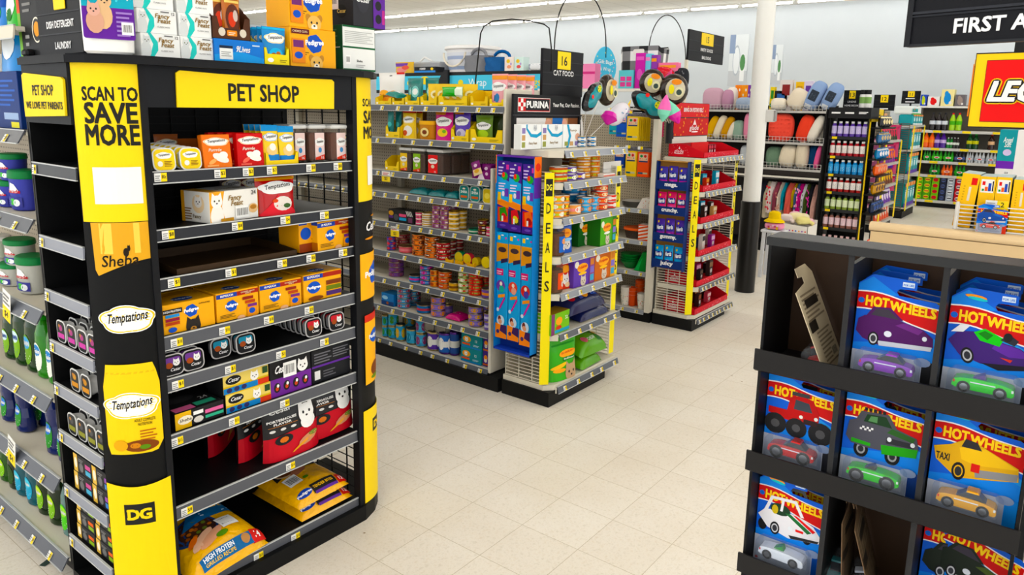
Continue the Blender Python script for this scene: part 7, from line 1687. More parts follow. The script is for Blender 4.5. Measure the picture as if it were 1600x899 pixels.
# second balloon bunch in a black tube on the aisle upright
tp = at_x(1041, 190, 4.60); tb_ = at_x(1046, 224, 4.60)
hb = thing('balloon_holder','black balloon stick tube clipped to the party aisle upright','holder',(4.585,tb_.y,tb_.z))
m = MB(); m.lathe([(.022, 0, '1c1c1e'), (.022, tp.z - tb_.z, '1c1c1e')], 14); m.build('tube', hb)
m = MB(); m.box(.01, -.02, .03, .03, .02, .07, '1c1c1e'); m.build('clip', hb)
for (nm,lab,px,py,fnb,ang,sc_) in (('controller_balloon','teal and black game controller balloon over the candy side tray',1014,163,controller,.6,1.75),('round_balloon','black rimmed gold balloon behind the red header board',1053,140,roundfoil,0,1.6),('round_balloon','black rimmed gold balloon behind the controller balloon',1019,130,roundfoil,.2,1.45),('heart_balloon','mint and pink pointed balloon above the black tube',1038,172,None,.1,1.5),('heart_balloon','magenta and mint pointed balloon beside the red header board',1053,177,None,-.5,1.5)):
 X = 4.56 if fnb is not roundfoil else 4.62
 X = {1014: 4.45, 1053: 4.62, 1019: 4.56, 1038: 4.40}.get(px, X) if fnb else (4.38 if px == 1038 else 4.46)
 p = at_x(px, py, X)
 t = thing(nm, lab, 'balloon', p, -.85)
 if fnb: fnb(t)
 else:
  a = 'd82a9c/g' if 'magenta' in lab else '8ad8bc/g'; b = '8ad8bc/g' if 'magenta' in lab else 'e86ab0/g'
  m = MB(); m.lathe([(.004,-.05,a),(.026,-.02,a),(.03,0,b),(.022,.03,b),(.003,.065,b)],14,sy=.6); m.build('body',t)
 for ch in t.children: ch.scale = (sc_,) * 3; ch.location *= sc_; ch.rotation_euler.y += ang
 d = Vector((4.585, tb_.y, tp.z - .02)) - Vector(p); d.rotate(Matrix.Rotation(.85, 3, 'Z'))
 m = MB(); m.tube([Vector((0, .03, 0)), d], .0025, 'eceae6', 6); m.build('stick', t)
# hanging egg shaped sign and wire hoops
p = at_y(946, 102, 3.1)
t = thing('hanging_sign', 'light blue egg shaped gift bags sign hanging from a black wire', 'sign', p)
r1 = at_y(963, 102, 3.1).x - p.x; h1 = p.z - at_y(946, 131, 3.1).z
m = MB(); m.prism([(r1 * math.cos(a) * (1 - .12 * math.sin(a)),h1 * math.sin(a)) for a in [2 * math.pi * i / 32 for i in range(32)]],'y',0,.006,'5cc0e4')
f = Fc(m,lambda x,y,k: Vector((x,-k,y))); f.text('Gift Bags',0,h1 * .08,h1 * .2,'eaf6fa',w=r1 * 1.3,bold=.02); f.text('& Wrap',0,-h1 * .3,h1 * .2,'eaf6fa',w=r1 * 1.0,bold=.02)
for q in range(22):
 a = random.random() * 6.28; rr = random.uniform(.6,.88); f.ell(r1 * rr * math.cos(a),h1 * rr * math.sin(a),r1 * .05,h1 * .04,('f4f8fa','e8a0c4','f0e8a0')[q % 3],6)
m.build('board', t)
p0 = at_y(866, 80, 3.1) - p; p1 = Vector((0, 0, h1))
m = MB(); top = 2.25 - p.z
pts = [p0 + Vector((p0.x * -.0 + .05 * (i / 6), 0, (2.02 - p.z - p0.z) * i / 6)) for i in range(7)]
a0, b0 = p0.x, 0.0
pts = []
for i in range(25):
 th = math.pi * i / 24
 pts.append(Vector(((a0 + b0) / 2 - (b0 - a0) / 2 * math.cos(th),0,min(p0.z,h1) + (p0.z - h1) * (1 - i / 24) * (1 if p0.z > h1 else 0) + .46 * math.sin(th) ** .8)))
m.tube(pts, .005, '1a1a1a', 6); m.build('wire', t)
pA, pB = at_y(1013, 84, 2.7), at_y(1071, 104, 2.7); pT = at_y(1042, 17, 2.7)
m = MB(); pts = []
for i in range(25):
 th = math.pi * i / 24; pts.append(Vector(((pA.x + pB.x) / 2 - (pB.x - pA.x) / 2 * math.cos(th),2.7,pA.z + (pB.z - pA.z) * i / 24 + (pT.z - pA.z) * math.sin(th))))
m.tube([Vector((pts[0].x,2.7,pts[0].z - .3))] + pts + [Vector((pts[-1].x,2.7,pts[-1].z - .3))],.004,'1a1a1a',6); put(m,'wire_hoop','tall black wire hoop arching beside the party goods sign','wire hoop',(0,0,0))
q = lambda a, b: at_x(a, b, 3.235)
pb_ = q(741, 146); pe_ = q(862, 80)
m = MB(); m.tube([Vector((pb_.x,pb_.y,1.5)),pb_,q(751,52),q(756,41),q(770,33),q(800,30),q(830,33),q(850,38),q(858,44),pe_,Vector((pe_.x,pe_.y,1.7))],.004,'1a1a1a',6); put(m,'wire_hoop','black wire hoop rising behind the pink treat bags','wire hoop',(0,0,0))
# ================================================================ beyond: pole, bedding wall, drinks rack, far endcaps, soda wall
px_, py_ = 6.06, 2.15
t = thing('support_pole','white round support pole with a black lower sleeve in the middle of the store','pole',(px_,py_,0))
zs = at_x(1172, 316, 6.0).z
m = MB(); m.lathe([(.072, 0, 'e8e8e4/n'), (.072, 3.6, 'e8e8e4/n')], 28); m.build('shaft', t)
m = MB(); m.lathe([(.082,0,'141414/s'),(.082,zs,'141414/s'),(.073,zs + .004,'141414/s')],28); m.build('sleeve',t)
zb = at_x(1200,181,6.06).z; m = MB(); m.box(-.02,-.135,zb - .05,.04,-.06,zb + .05,'d8d8d4',.006); m.box(-.022,-.15,zb - .045,.02,-.135,zb + .045,'9a9a98',.004); m.build('outlet_box',t)
BX = 8.0
bed = thing('bedding_shelving','black and white wall of bedding shelves with a clothes rail behind the white pole','shelving')
BZ = [at_x(1220, 173, BX).z, at_x(1220, 222, BX).z, at_x(1240, 264, BX).z]
by0, by1 = 2.135, 4.4
m = MB(); m.box(BX + .44, by0, 0, BX + .46, by1, 1.6, '2a2624/n'); m.build('back_panel', bed)
m = MB(); m.box(BX + .05, by0, 0, BX + .46, by1, .08, '141414/n'); m.build('base', bed)
for i, z in enumerate(BZ):
 m = MB(); m.box(BX,by0,z - .02,BX + .44,by1,z,'3a3836/n'); m.box(BX - .006,by0,z - .022,BX,by1,z + .002,'b8b6b2'); m.build('shelf',bed)
 m = MB()
 for k in range(60): y = by0 + (by1 - by0) * k / 60; m.box(BX - .004,y - .0015,z,BX - .001,y + .0015,z + .055,'d8d6d2')
 for q in (.02, .055): m.box(BX - .004, by0, z + q - .0015, BX - .001, by1, z + q + .0015, 'd8d6d2')
 m.build('wire_fence', bed)
m = MB(); m.box(BX - .004,by0,BZ[2] - .075,BX + .01,by1,BZ[2] - .022,'2a2624'); m.box(BX - .012,by0 + .01,BZ[2] - .105,BX + .008,by1,BZ[2] - .085,'e2ded4'); m.build('valance',bed)
zr = BZ[2] - .13
m = MB(); m.tube([(BX + .16, by0, zr), (BX + .16, by1, zr)], .009, 'c0bebc/m', 8); m.build('clothes_rail', bed)
for y in (by0, by1):
 m = MB(); m.box(BX, y - .01, 0, BX + .44, y + .01, 1.56, '1c1b1a/n'); m.build('side_panel', bed)
def pil(label,px0,py0,px1,py1,z,c,lean=0,name='pillow',cat='pillow',d=.13,X=None,ruff=False,dz=0,fn=None):
 X = X or BX + .03
 yc, wd, z0, z1 = spany(X, px0, py0, px1, py1); h = max(.05, z1 - z)
 m = pillow(wd * (.8 if lean else 1.0), d, h, c + '/f')
 if ruff:
  for i in range(6):
   for j in range(6):
    m.add([(-wd * .42 + wd * .14 * i,-d * .42,h * (.1 + .14 * j)),(-wd * .42 + wd * .14 * (i + 1),-d * .42,h * (.1 + .14 * j)),(-wd * .42 + wd * .14 * (i + .5),-d * .62,h * (.04 + .14 * j))],[(0,1,2)],c + '/f')
 if fn: fn(Fc(m,lambda x,y,k: Vector((x - wd / 2,-d * .5 * max(.2,(1 - (abs(2 * x / wd - 1)) ** 3) * (1 - abs(2 * y / h - 1) ** 3)) ** .5 - k - .004,y)),(wd / 8,h / 8)),wd,h)
 o = put(m, name, label, cat, (X + d / 2, yc, z + .001 + dz), W_)
 if lean: o.rotation_euler = (lean,0,W_); o.rotation_euler = (0,0,W_); o.rotation_mode = 'XYZ'; o.rotation_euler = Matrix.Rotation(W_,3,'Z').to_euler(); o.rotation_euler = (Matrix.Rotation(W_,3,'Z') @ Matrix.Rotation(lean,3,'Y')).to_euler(); settle(o,z + .0015)
 Mo = Matrix.LocRotScale(o.location,o.rotation_euler,o.scale); ys = [(Mo @ v.co).y for v in o.data.vertices]; xs = [(Mo @ v.co).x for v in o.data.vertices]
 o.location.y += 0 if z == BZ[0] else max(0,(by0 + .014) * U - min(ys)); o.location.x += max(0,(BX + .004) * U - min(xs)) - max(0,max(xs) - (BX + .436) * U)
 return o
z = BZ[0]
pil('mauve folded throw on the top bedding shelf left of the pole',1095,137,1128,169,z,'c8a4b4',name='folded_throw',cat='blanket')
pil('second mauve throw leaning beside the first on the top bedding shelf',1126,140,1142,169,z,'b88ca4',name='folded_throw',cat='blanket')
pil('white throw on the top bedding shelf beside the mauve ones',1132,136,1149,166,z,'ece4dc',X=BX + .2,name='folded_throw',cat='blanket')
for i, (a, b, c) in enumerate(((1148, 1158, 'ee8a1c'), (1158, 1168, 'f09a2a'), (1168, 1174, '7a3a9c'))):
 yc, wd, z0, z1 = spany(BX + .3, a, 133, b, 165)
 put(carton(wd,z1 - z,.1,c,lambda f,w,h: [f.ell(w * (.3 + .4 * (q % 2)),h * (.2 + .2 * q),w * .12,h * .06,'f4f0e4',8) for q in range(4)]),'gift_bag',f'{("orange dotted", "lighter orange dotted", "purple")[i]} gift bag behind the grey blue blanket','gift bag',(BX + .3,yc,z + .001),W_)
pil('grey blue folded blanket beside the white pole',1147,152,1174,170,z,'9aa8bc',name='folded_blanket',cat='blanket')
pil('flat cream pillow right of the pole on the top bedding shelf', 1202, 153, 1226, 172, z, 'ece4d4')
pil('cream pillow leaning against the blue comforters', 1218, 139, 1254, 173, z, 'e8dcc8', lean=.5)
def comf(f,w,h): f.rect(w * .3,h * .34,w * .72,h * .68,'2c3440',r=w * .04); f.lines(w * .4,h * .42,w * .62,h * .58,4,'5a6674'); f.rect(w * .3,h * .06,w * .64,h * .2,'e4e8ec')
for i, (a, t_, b, bt) in enumerate(((1245, 125, 1276, 174), (1272, 128, 1303, 176))):
 pil(f'{("left", "right")[i]} light blue packed comforter standing on the top bedding shelf',a,t_,b,bt,z,'8fa6cc',lean=.42,name='comforter_pack',cat='comforter',d=.17,fn=comf)
for i,(a,t_,b,bt,c,c2,nm) in enumerate(((1218,125,1238,160,'e4dcd8','8a2a2a','red and white sign box'),(1243,128,1256,150,'f0c01c','c8901a','yellow box'),(1256,127,1270,150,'e0d4e8','6a3a9c','purple framed box'),(1203,136,1210,165,'f0d41c','3a8a3a','narrow yellow box'),(1210,142,1230,160,'1c1c1e','3a6ab0','black tray box'))):
 yc, wd, z0, z1 = spany(BX + .34, a, t_, b, bt)
 put(carton(wd,z1 - z,.06,c,lambda f,w,h: (f.rect(w * .1,h * .15,w * .9,h * .3,c2),f.rect(w * .2,h * .5,w * .8,h * .85,c2))),'stock_box',f'{nm} at the back of the top bedding shelf','box',(BX + .34,yc,z + .001),W_)
z = BZ[1]
for i,(a,t_,b,bt,c,nm) in enumerate(((1078,180,1098,217,'c8962a','mustard pillow farthest left'),(1096,180,1112,217,'d8a82a','mustard pillow second from the left'),(1108,179,1124,217,'e8dcc4','cream and mustard pillow'),(1120,181,1136,217,'c8922a','mustard pillow beside the cream one'),(1130,189,1144,218,'e6dccc','small cream pillow'),(1142,188,1160,219,'8fa898','sage green pillow'),(1160,176,1173,217,'dc8aa4','rose pink pillow beside the pole'))):
 pil(nm + ' on the middle bedding shelf', a, t_, b, bt, z, c, lean=.35 if i in (1, 2, 3, 4) else 0)
pil('ruffled coral pillow right of the pole on the middle shelf', 1198, 177, 1238, 221, z, 'ee5e50', ruff=True)
pil('plain coral pillow beside the ruffled one', 1236, 179, 1264, 219, z, 'e8503f', lean=.25)
pil('fluffy white pillow leaning on the middle bedding shelf', 1258, 178, 1280, 222, z, 'efe9dc', lean=.42)
pil('second fluffy white pillow at the right of the middle shelf',1274,183,1291,221,z,'e9e2d2',lean=.15,X=BX + .14)
z = BZ[2]
pil('grey pillow just left of the pole on the lower bedding shelf', 1154, 227, 1168, 256, z, 'b4b8bc')
pil('sage pillow right of the pole on the lower bedding shelf', 1194, 229, 1222, 259, z, '7f9c84', X=BX + .12)
pil('round cream pillow on the lower bedding shelf', 1208, 226, 1242, 260, z, 'e8dcc6', d=.18, lean=.2)
pil('upright cream pillow beside the round one', 1241, 222, 1261, 261, z, 'e4d8c2')
pil('navy pillow on the lower bedding shelf', 1261, 227, 1278, 260, z, '1f4a78', X=BX + .1)
pil('bright pink pillow at the right end of the lower shelf', 1276, 227, 1289, 262, z, 'ea6a9c', lean=.15)
# clothes on the rail
CL = [(1184,1200,326,'23252f','navy',None),(1196,1204,340,'c8bca4','stone',None),(1200,1212,332,'f0e4e0','cherry printed','c82a3a'),(1211,1218,330,'9a4a5c','mauve',None),(1217,1226,343,'e6d4c4','cream printed','c88a7a'),(1224,1229,328,'2a9cb4','teal',None),(1229,1242,336,'e0685c','coral',None),(1240,1246,324,'c8a82a','mustard',None),(1244,1250,330,'4a6a94','denim blue',None),(1247,1257,339,'cc2a84','magenta','f0a0cc'),(1255,1261,336,'e8e8ec','black and white printed','3a3a4a'),(1259,1267,343,'4a5a2c','olive',None),(1265,1271,335,'24242c','black','d83a9c'),(1270,1283,372,'d4a79c','long dusty pink',None)]
for i, (a, b, bt, c, nm, dot) in enumerate(CL):
 X = BX + .12; ya, yb = at_x(a, 300, X).y, at_x(b, 300, X).y; wd = ya - yb
 yb = max(yb, by0 + .03); ya = max(ya, yb + .03); wd = ya - yb; zb_ = at_x((a + b) / 2, bt, X).z; L = zr - .04 - zb_
 t = thing('hanging_garment', f'{nm} garment on a hanger on the clothes rail', 'clothes', (X, (ya + yb) / 2, zr), W_)
 m = MB()
 def gf(u, v):
  a_ = 2 * math.pi * u; q = 1 + .12 * math.sin(7 * a_ + 5 * v); w2 = wd * (.3 + .28 * min(1,v * 5)); dd = .16 * (.25 + .75 * min(1,v * 3))
  return Vector((w2 * math.cos(a_) * q, .06 + dd * math.sin(a_) * q, -.035 - L * v))
 m.grid(gf, 26, 10, c + '/f')
 if dot:
  f = Fc(m, lambda x, y, k: Vector((x, .06 - .16 - .03 - k, -.035 - y)))
  for q in range(14): f.ell(random.uniform(-.4, .4) * wd, random.uniform(.12, .95) * L, wd * .1, .014, dot, 7)
 m.build('cloth', t)
 m = MB(); m.tube([(0,.026,.004),(0,.03,.012),(0,.04,.0145),(0,.052,.012),(0,.06,-.01),(0,.06,-.035)],.0028,'2a2a2a',5); m.tube([(-wd * .3,.02,-.05),(0,.06,-.032),(wd * .3,.1,-.05)],.004,'2a2a2a',5); m.build('hanger',t)
# stool with hat and cloth, dotted box of plush toys
sp_ = at_z(1194, 436, 0); sx_, sy_ = 6.75, 2.16
zt_ = at_x(1194, 357, sx_).z
t = thing('stool', 'white stool beside the black pole sleeve', 'stool', (sx_, sy_, 0), W_)
m = MB(); m.box(-.1, -.08, zt_ - .025, .1, .1, zt_, 'e4e6ea', .006); m.build('seat', t)
for x in (-.08, .08):
 for y in (-.06, .08):
  m = MB(); m.prism([(x - .014,0),(x + .014,0),(x * .9 + .014,zt_ - .025),(x * .9 - .014,zt_ - .025)],'y',y - .014,y + .014,'d8dade'); m.build('leg',t)
m = pillow(.17,.15,.07,'e89ab4/f'); f = Fc(m,lambda x,y,k: Vector((x,-.075 - k,y))); [f.ell(random.uniform(-.06,.06),random.uniform(.015,.05),.012,.008,('c8305a','f0d8e0','d8b04a')[q % 3],7) for q in range(9)]
put(m, 'folded_cloth', 'pink floral cloth folded on the white stool', 'cloth', (sx_, sy_, zt_ + .001), W_)
m = MB(); m.lathe([(.095,0,'f0cc14/f'),(.085,.015,'f0cc14/f'),(.058,.03,'f0cc14/f'),(.052,.085,'f0cc14/f'),(.03,.1,'f0cc14/f'),(.001,.102,'f0cc14/f')],22,sy=.8); put(m,'sun_hat','yellow sun hat on the floral cloth on the stool','hat',(sx_,sy_ + .005,zt_ + .0715),W_)
BXX = 7.0
ya, yb = at_x(1205, 360, BXX).y, at_x(1262, 360, BXX).y; ztb = at_x(1220, 345, BXX).z
w_ = ya - yb
m = MB(); e = .004
for (x0, x1, y0, y1, h0, h1) in ((-w_ / 2, w_ / 2, 0, e, .0, 0), ): pass
m.prism([(-w_ / 2,.14),(w_ / 2,.14),(w_ / 2,ztb * .93),(-w_ / 2 * .1,ztb * .95),(-w_ / 2,ztb)],'y',0,e,'f0ece4'); m.box(-w_ / 2,.3,.14,w_ / 2,.3 + e,ztb,'f0ece4'); m.box(-w_ / 2,0,.14,-w_ / 2 + e,.3,ztb,'f0ece4'); m.box(w_ / 2 - e,0,.14,w_ / 2,.3,ztb * .93,'f0ece4'); m.box(-w_ / 2,0,0,w_ / 2,.3,.14,'f0ece4')
f = m.face('f', -w_ / 2, 0, 0, w_ / 2, .3, ztb)
for i in range(11):
 for j in range(14): f.ell(w_ * (i + .5 + .5 * (j % 2)) / 11.6,.03 + (ztb - .08) * j / 14,w_ * .022,w_ * .022,('d8402a','2a6ac8','e8a02a','8a4ab0')[(i + 2 * j) % 4],7)
t = tag(m.build('toy_bin',None,(BXX,(ya + yb) / 2,0),W_),'white dump bin with coloured dots full of plush toys','bin')
for i,(dx,dy,dz,c,r) in enumerate(((-.06,.1,.03,'ecdcd8',.07),(.02,.14,.035,'f0e4b8',.08),(.09,.1,.02,'eadf9c',.07),(-.02,.2,.05,'f0c4cc',.07),(.06,.22,.03,'e8dcc0',.075),(.11,.2,.01,'e4b8c4',.06))):
 m = pillow(r * 1.9, r * 1.3, r * 1.1, c + '/f'); m2 = m
 m.tube([(0,0,r * .5),(r * .9,-r * .5,r * .3),(r * 1.1,-r * .8,r * .1)],r * .28,c + '/f',8); m.tube([(-r * .3,0,r * .5),(-r * 1.0,-r * .4,r * .3)],r * .28,c + '/f',8)
 put(m,'plush_toy',f'{("pale pink", "cream", "pale yellow", "rose", "beige", "dusky pink")[i]} plush toy in the dotted bin','plush toy',(BXX + dy,(ya + yb) / 2 - dx,ztb - .05 + dz),W_ + .5 * i)
# black drinks rack with bottles, snack bags on its end
RX = 8.05; ry1, ry0 = at_x(1291, 260, RX).y, at_x(1350, 260, RX).y
RZ = [at_x(1320, p, RX).z for p in (214, 244.5, 273, 301, 329, 358)] + [.10]
rk = thing('drinks_rack','black drinks rack of coloured bottles with yellow trimmed end beside the pillows','display shelf')
zt_ = at_x(1322, 168, RX).z
m = MB(); m.box(RX + .30, ry0, 0, RX + .32, ry1, zt_, '141414'); m.build('back_panel', rk)
m = MB(); m.box(RX + .02, ry0, 0, RX + .62, ry1, .08, '121212'); m.build('base', rk)
for i, z in enumerate(RZ):
 m = MB(); m.box(RX + .0,ry0 + .008,z - .015,RX + .30,ry1 - .008,z,'1a1a1b'); m.box(RX - .006,ry0 + .004,z - .028,RX,ry1 - .004,z + .004,'2a2b2d'); s_ = m.build('shelf',rk)
 m = MB(); m.box(RX - .008, ry1 - .08, z - .024, RX - .006, ry1 - .03, z + .0, 'f0d20e'); m.build('price_tag', s_)
for y in (ry0, ry1):
 for x in (RX, RX + .3):
  m = MB(); m.box(x - .008, y - .006, 0, x + .008, y + .006, zt_, '101010'); m.build('post', rk)
m = MB(); zh = at_x(1322, 185, RX).z; m.box(RX - .03, ry0 - .02, zh, RX + .33, ry1 + .02, zt_, '1a1a1c')
f = Fc(m, lambda x, y, k: Vector((RX - .03 - k, ry1 + .02 - x, y)))
for i in range(3): f.lines(.03 + .13 * i,zh + (zt_ - zh) * .42,.12 + .13 * i,zh + (zt_ - zh) * .64,2 if i == 2 else 1,'f0f0f0',.7)
m.build('header', rk)
m = MB(); m.box(RX + .03,ry0 - .012,zh - .03,RX + .58,ry0 + .004,zt_ - .01,'f2d00c'); f = Fc(m,lambda x,y,k: Vector((RX + .03 + x,ry0 - .012 - k,y))); f.lines(.14,zh + .0,.42,zh + .06,2,'3a300a'); m.build('end_header',rk)
for x in (RX + .03, RX + .56):
 m = MB(); m.box(x,ry0 - .012,.9,x + .03,ry0 - .004,zh,'f2d00c'); m.box(x,ry0 - .012,0,x + .03,ry0 - .004,.9,'141414' if x > RX + .3 else 'f2d00c'); m.build('end_post',rk)
EZ = [RZ[0] + .1, RZ[0] - .06, RZ[1] - .02, RZ[2] + .0, RZ[3] - .01, RZ[4] - .02, .12]
for z in EZ:
 m = MB(); m.box(RX + .33,ry0 - .01,z - .012,RX + .60,ry1 - .05,z,'1a1a1b'); m.box(RX + .05,ry0 - .14,z - .012,RX + .58,ry0 - .01,z,'1a1a1b'); m.build('end_shelf',rk)
BCOL = [('5a3a9c/g','c8bce4','f2f2f0','purple'),('a81c28/g','f0e8e4','f2f2f0','red and white'),('2a86c8/g','4aa4dc','f2f2f0','blue'),('a0121c/g','f0ece8','f2f2f0','deep red'),('8aa04a/g','dce8c0','2a2a2a','pale green'),('8a5a50/g','e4c8d0','2a2a2a','pink and brown'),('7a4a44/g','f0d0d0','e8c4c4','rose capped')]
for i in range(7):
 body, lab, capc, nm = BCOL[i]; proto_b = None
 gap = (RZ[i - 1] - RZ[i]) if i else .2; h = min(.155, gap * .78) if i else .155
 for k in range(6):
  la = f'{nm} drink bottle, {ORD[k]} from the left on the {("top", "second", "third", "fourth", "fifth", "sixth", "bottom")[i]} rack shelf'
  y = ry1 - .035 - (ry1 - ry0 - .07) * k / 5; loc = (RX + .035, y, RZ[i] + .001)
  if proto_b is None:
   r = .026
   proto_b = thing('drink_bottle', la, 'bottle', loc, W_)
   m = MB(); m.lathe([(r * .92,0,body),(r,h * .04,body),(r,h * .2,lab),(r,h * .6,lab),(r * .98,h * .7,body),(r * .55,h * .85,body),(r * .5,h * .88,body)],16); m.build('body',proto_b)
   m = MB(); m.lathe([(r * .6, h * .87, capc), (r * .6, h, capc)], 12); m.build('cap', proto_b)
   m = MB(); f = Fc(m,lambda x,y_,kk: Vector(((r + kk) * math.sin(x / r),-(r + kk) * math.cos(x / r),y_)),(r * .5,9),.0008); f.lines(-r * .5,h * .24,r * .5,h * .56,4,'6a6a70' if i in (1,3) else 'f0f0f0'); m.build('label',proto_b)
  else: dup(proto_b, loc, la)
SB = [('1a1a1c','e8d8a8','black bottle'),('3a6a9c','c8b48a','blue and tan snack'),('2f86c4','f0f2f4','blue and white snack'),('ee6a1c','e8a080','orange snack'),('c8942a','5a3a2a','amber snack'),('1c2a4a','2a4a8c','dark blue snack'),('e8501c','e8b0a0','red orange snack')]
for i, z in enumerate(EZ):
 c, c2, nm = SB[i]; o0 = None; hh = min(.12, (EZ[i - 1] - z) * .72) if i else .12
 for k in range(4):
  la = f'{nm} bag, {ORD[k]} along the {ORD[i]} end shelf of the drinks rack'
  loc = (RX + .13 + .12 * k, ry0 - .12, z + .001)
  if o0 is None: o0 = put(pouch(.115,hh,.06,c + '/g',lambda f,w,h: (f.ell(w * .5,h * .5,w * .36,h * .22,c2,10),f.rect(0,h * .78,w,h * .9,c2)),gus=False),'snack_bag',la,'snack bag',loc)
  else: dup(o0, loc, la)
# two more endcaps down the store
def farcap(label, X0, X1, zs, goods, side_goods, ltxt):
 e = thing('endcap_shelving', label, 'display shelf')
 m = MB(); m.box(X0, 2.02, 0, X1, 2.5, .1, '141414'); m.build('base', e)
 m = MB(MATX(X0 + .02)); wires(m, 2.05, .12, 2.5, zs[0] + .02, 0, '6a625a', 4, 44, .004); m.build('side_grid', e)
 m = MB(); m.box(X0, 2.5, .1, X1, 2.52, zs[0] + .2, peg); m.build('back_panel', e)
 for z in zs:
  m = MB(); m.box(X0 + .02,2.0,z - .018,X1,2.5,z,CREAM); m.box(X0 + .05,1.99,z - .03,X1,2.0,z + .003,'b8b6b0'); m.build('shelf',e)
 for x in (X0 - .01, X1 - .05):
  m = MB(); m.box(x, 1.985, .12, x + .065, 1.992, zs[0] - .01, 'f2dd1a'); m.build('deal_strip', e)
 return e
G2 = [at_y(1397, p, 2.0).z for p in (222, 254, 287, 322)]
X0, X1 = 10.3, 11.3
G2 = [1.19, .89, .60, .34, .12]
farcap('cream endcap with yellow strips holding orange and purple snack bags', X0, X1, G2, None, None, '')
OC = [('2a3a24','c8284a','dark green and red'),('7a2a8c','ee7a1c','purple and orange'),('6a3a24','e8b42a','brown and yellow'),('6a3a9c','e8dcec','violet and white'),('d8501c','e8d0c0','orange and cream')]
for i, z in enumerate(G2):
 c, c2, nm = OC[i]; o0 = None; hh = .2 if i else .17
 for k in range(6):
  la = f'{nm} snack pack, {ORD[k]} along the {ORD[i]} shelf of the orange snack endcap'; loc = (X0 + .13 + .15 * k,2.03,z + .001)
  if o0 is None: o0 = put(pouch(.145,hh,.08,c + '/s',lambda f,w,h: (f.ell(w * .5,h * .5,w * .36,h * .26,c2,10),f.rect(0,h * .75,w,h * .88,c2))),'snack_pack',la,'snack pack',loc)
  else: dup(o0, loc, la)
o0 = None
for i in range(5):
 for k in range(3):
  la = f'magenta hanging pack, {ORD[k]} in row {("one", "two", "three", "four", "five")[i]} on the side of the snack endcap'; loc = (X0 - .03,2.40 - .14 * k,.24 + .21 * i)
  if o0 is None: o0 = put(pouch(.12,.17,.03,'8a4a6a/s',lambda f,w,h: (f.ell(w * .5,h * .5,w * .3,h * .2,'d8b0b8',10),f.rect(0,h * .8,w,h,'2a2426'))),'hanging_pack',la,'hanging pack',loc,W_)
  else: dup(o0, loc, la)
for i,(dx,c,c2) in enumerate(((.1,'d8b48a','e8dcd0'),(.32,'1c1c1c','eae4dc'),(.55,'e0a884','d8284a'),(.75,'e8b48a','6ab02a'))):
 put(carton(.18,.16,.12,c,lambda f,w,h: (f.rect(0,0,w,h * .5,c2),f.rect(w * .1,h * .6,w * .9,h * .7,'f0e8dc'))),'stock_box',f'{("tan", "black", "peach and red", "peach and green")[i]} box stacked above the orange snack endcap','box',(X0 + .12 + dx,2.2,G2[0] + .19),0)
m = MB(); m.box(X0 + .04,2.18,G2[0] + .175,X1 - .04,2.48,G2[0] + .188,CREAM); m.box(X0 + .04,2.46,G2[0] + .002,X1 - .04,2.48,G2[0] + .175,CREAM); put(m,'riser_shelf','cream riser shelf above the orange snack endcap','shelf',(0,0,0))
X0, X1 = 12.1, 13.0
G1 = [1.38, 1.02, .66, .16]
farcap('cream endcap with yellow strips holding teal paper towel packs', X0, X1, G1, None, None, '')
for i, z in enumerate(G1):
 o0 = None; hh = (.15, .3, .3, .36)[i]
 for k in range(4):
  la = f'teal and orange paper towel pack, {ORD[k]} along the {ORD[i]} shelf of the far teal endcap'; loc = (X0 + .15 + .2 * k,2.02,z + .001)
  if o0 is None: o0 = put(carton(.19,hh,.2,'129aa4/s',lambda f,w,h: (f.rect(0,h * .84,w,h,'e88a3a'),f.rect(0,0,w,h * .16,'6a4aa8' if i > 1 else 'e8f0f0'),f.ell(w * .5,h * .5,w * .3,h * .16,'d8f0f0',12),f.lines(w * .15,h * .6,w * .85,h * .76,2,'e8f4f4'),f.rect(w * .42,h * .86,w * .58,h,'f4e8dc')),b=.02),'paper_towel_pack',la,'paper towels',loc)
  else: dup(o0, loc, la)
o0 = None
for i in range(4):
 la = f'crimson and violet hanging bag, {ORD[i]} from the top beside the teal endcap'; loc = (X0 - .094,2.25,1.16 - .25 * i)
 if o0 is None: o0 = put(pouch(.2,.22,.08,'b01a54/g',lambda f,w,h: (f.ell(w * .5,h * .5,w * .3,h * .2,'5a2a9c',10),f.ell(w * .4,h * .6,w * .14,h * .1,'e8c8d8',8))),'hanging_bag',la,'hanging pack',loc,W_)
 else: dup(o0, loc, la)
put(carton(.7,.12,.25,'eaf0ee',lambda f,w,h: (f.rect(0,h * .3,w * .6,h * .7,'1a9a9c'),f.rect(0,0,w,h * .14,'6ac05a'),f.ell(w * .2,h * .6,w * .05,h * .14,'e88a3a',8)),b=.02),'paper_towel_pack','white and teal paper towel bale on top of the far teal endcap','paper towels',(12.5,2.04,G1[0] + .153))
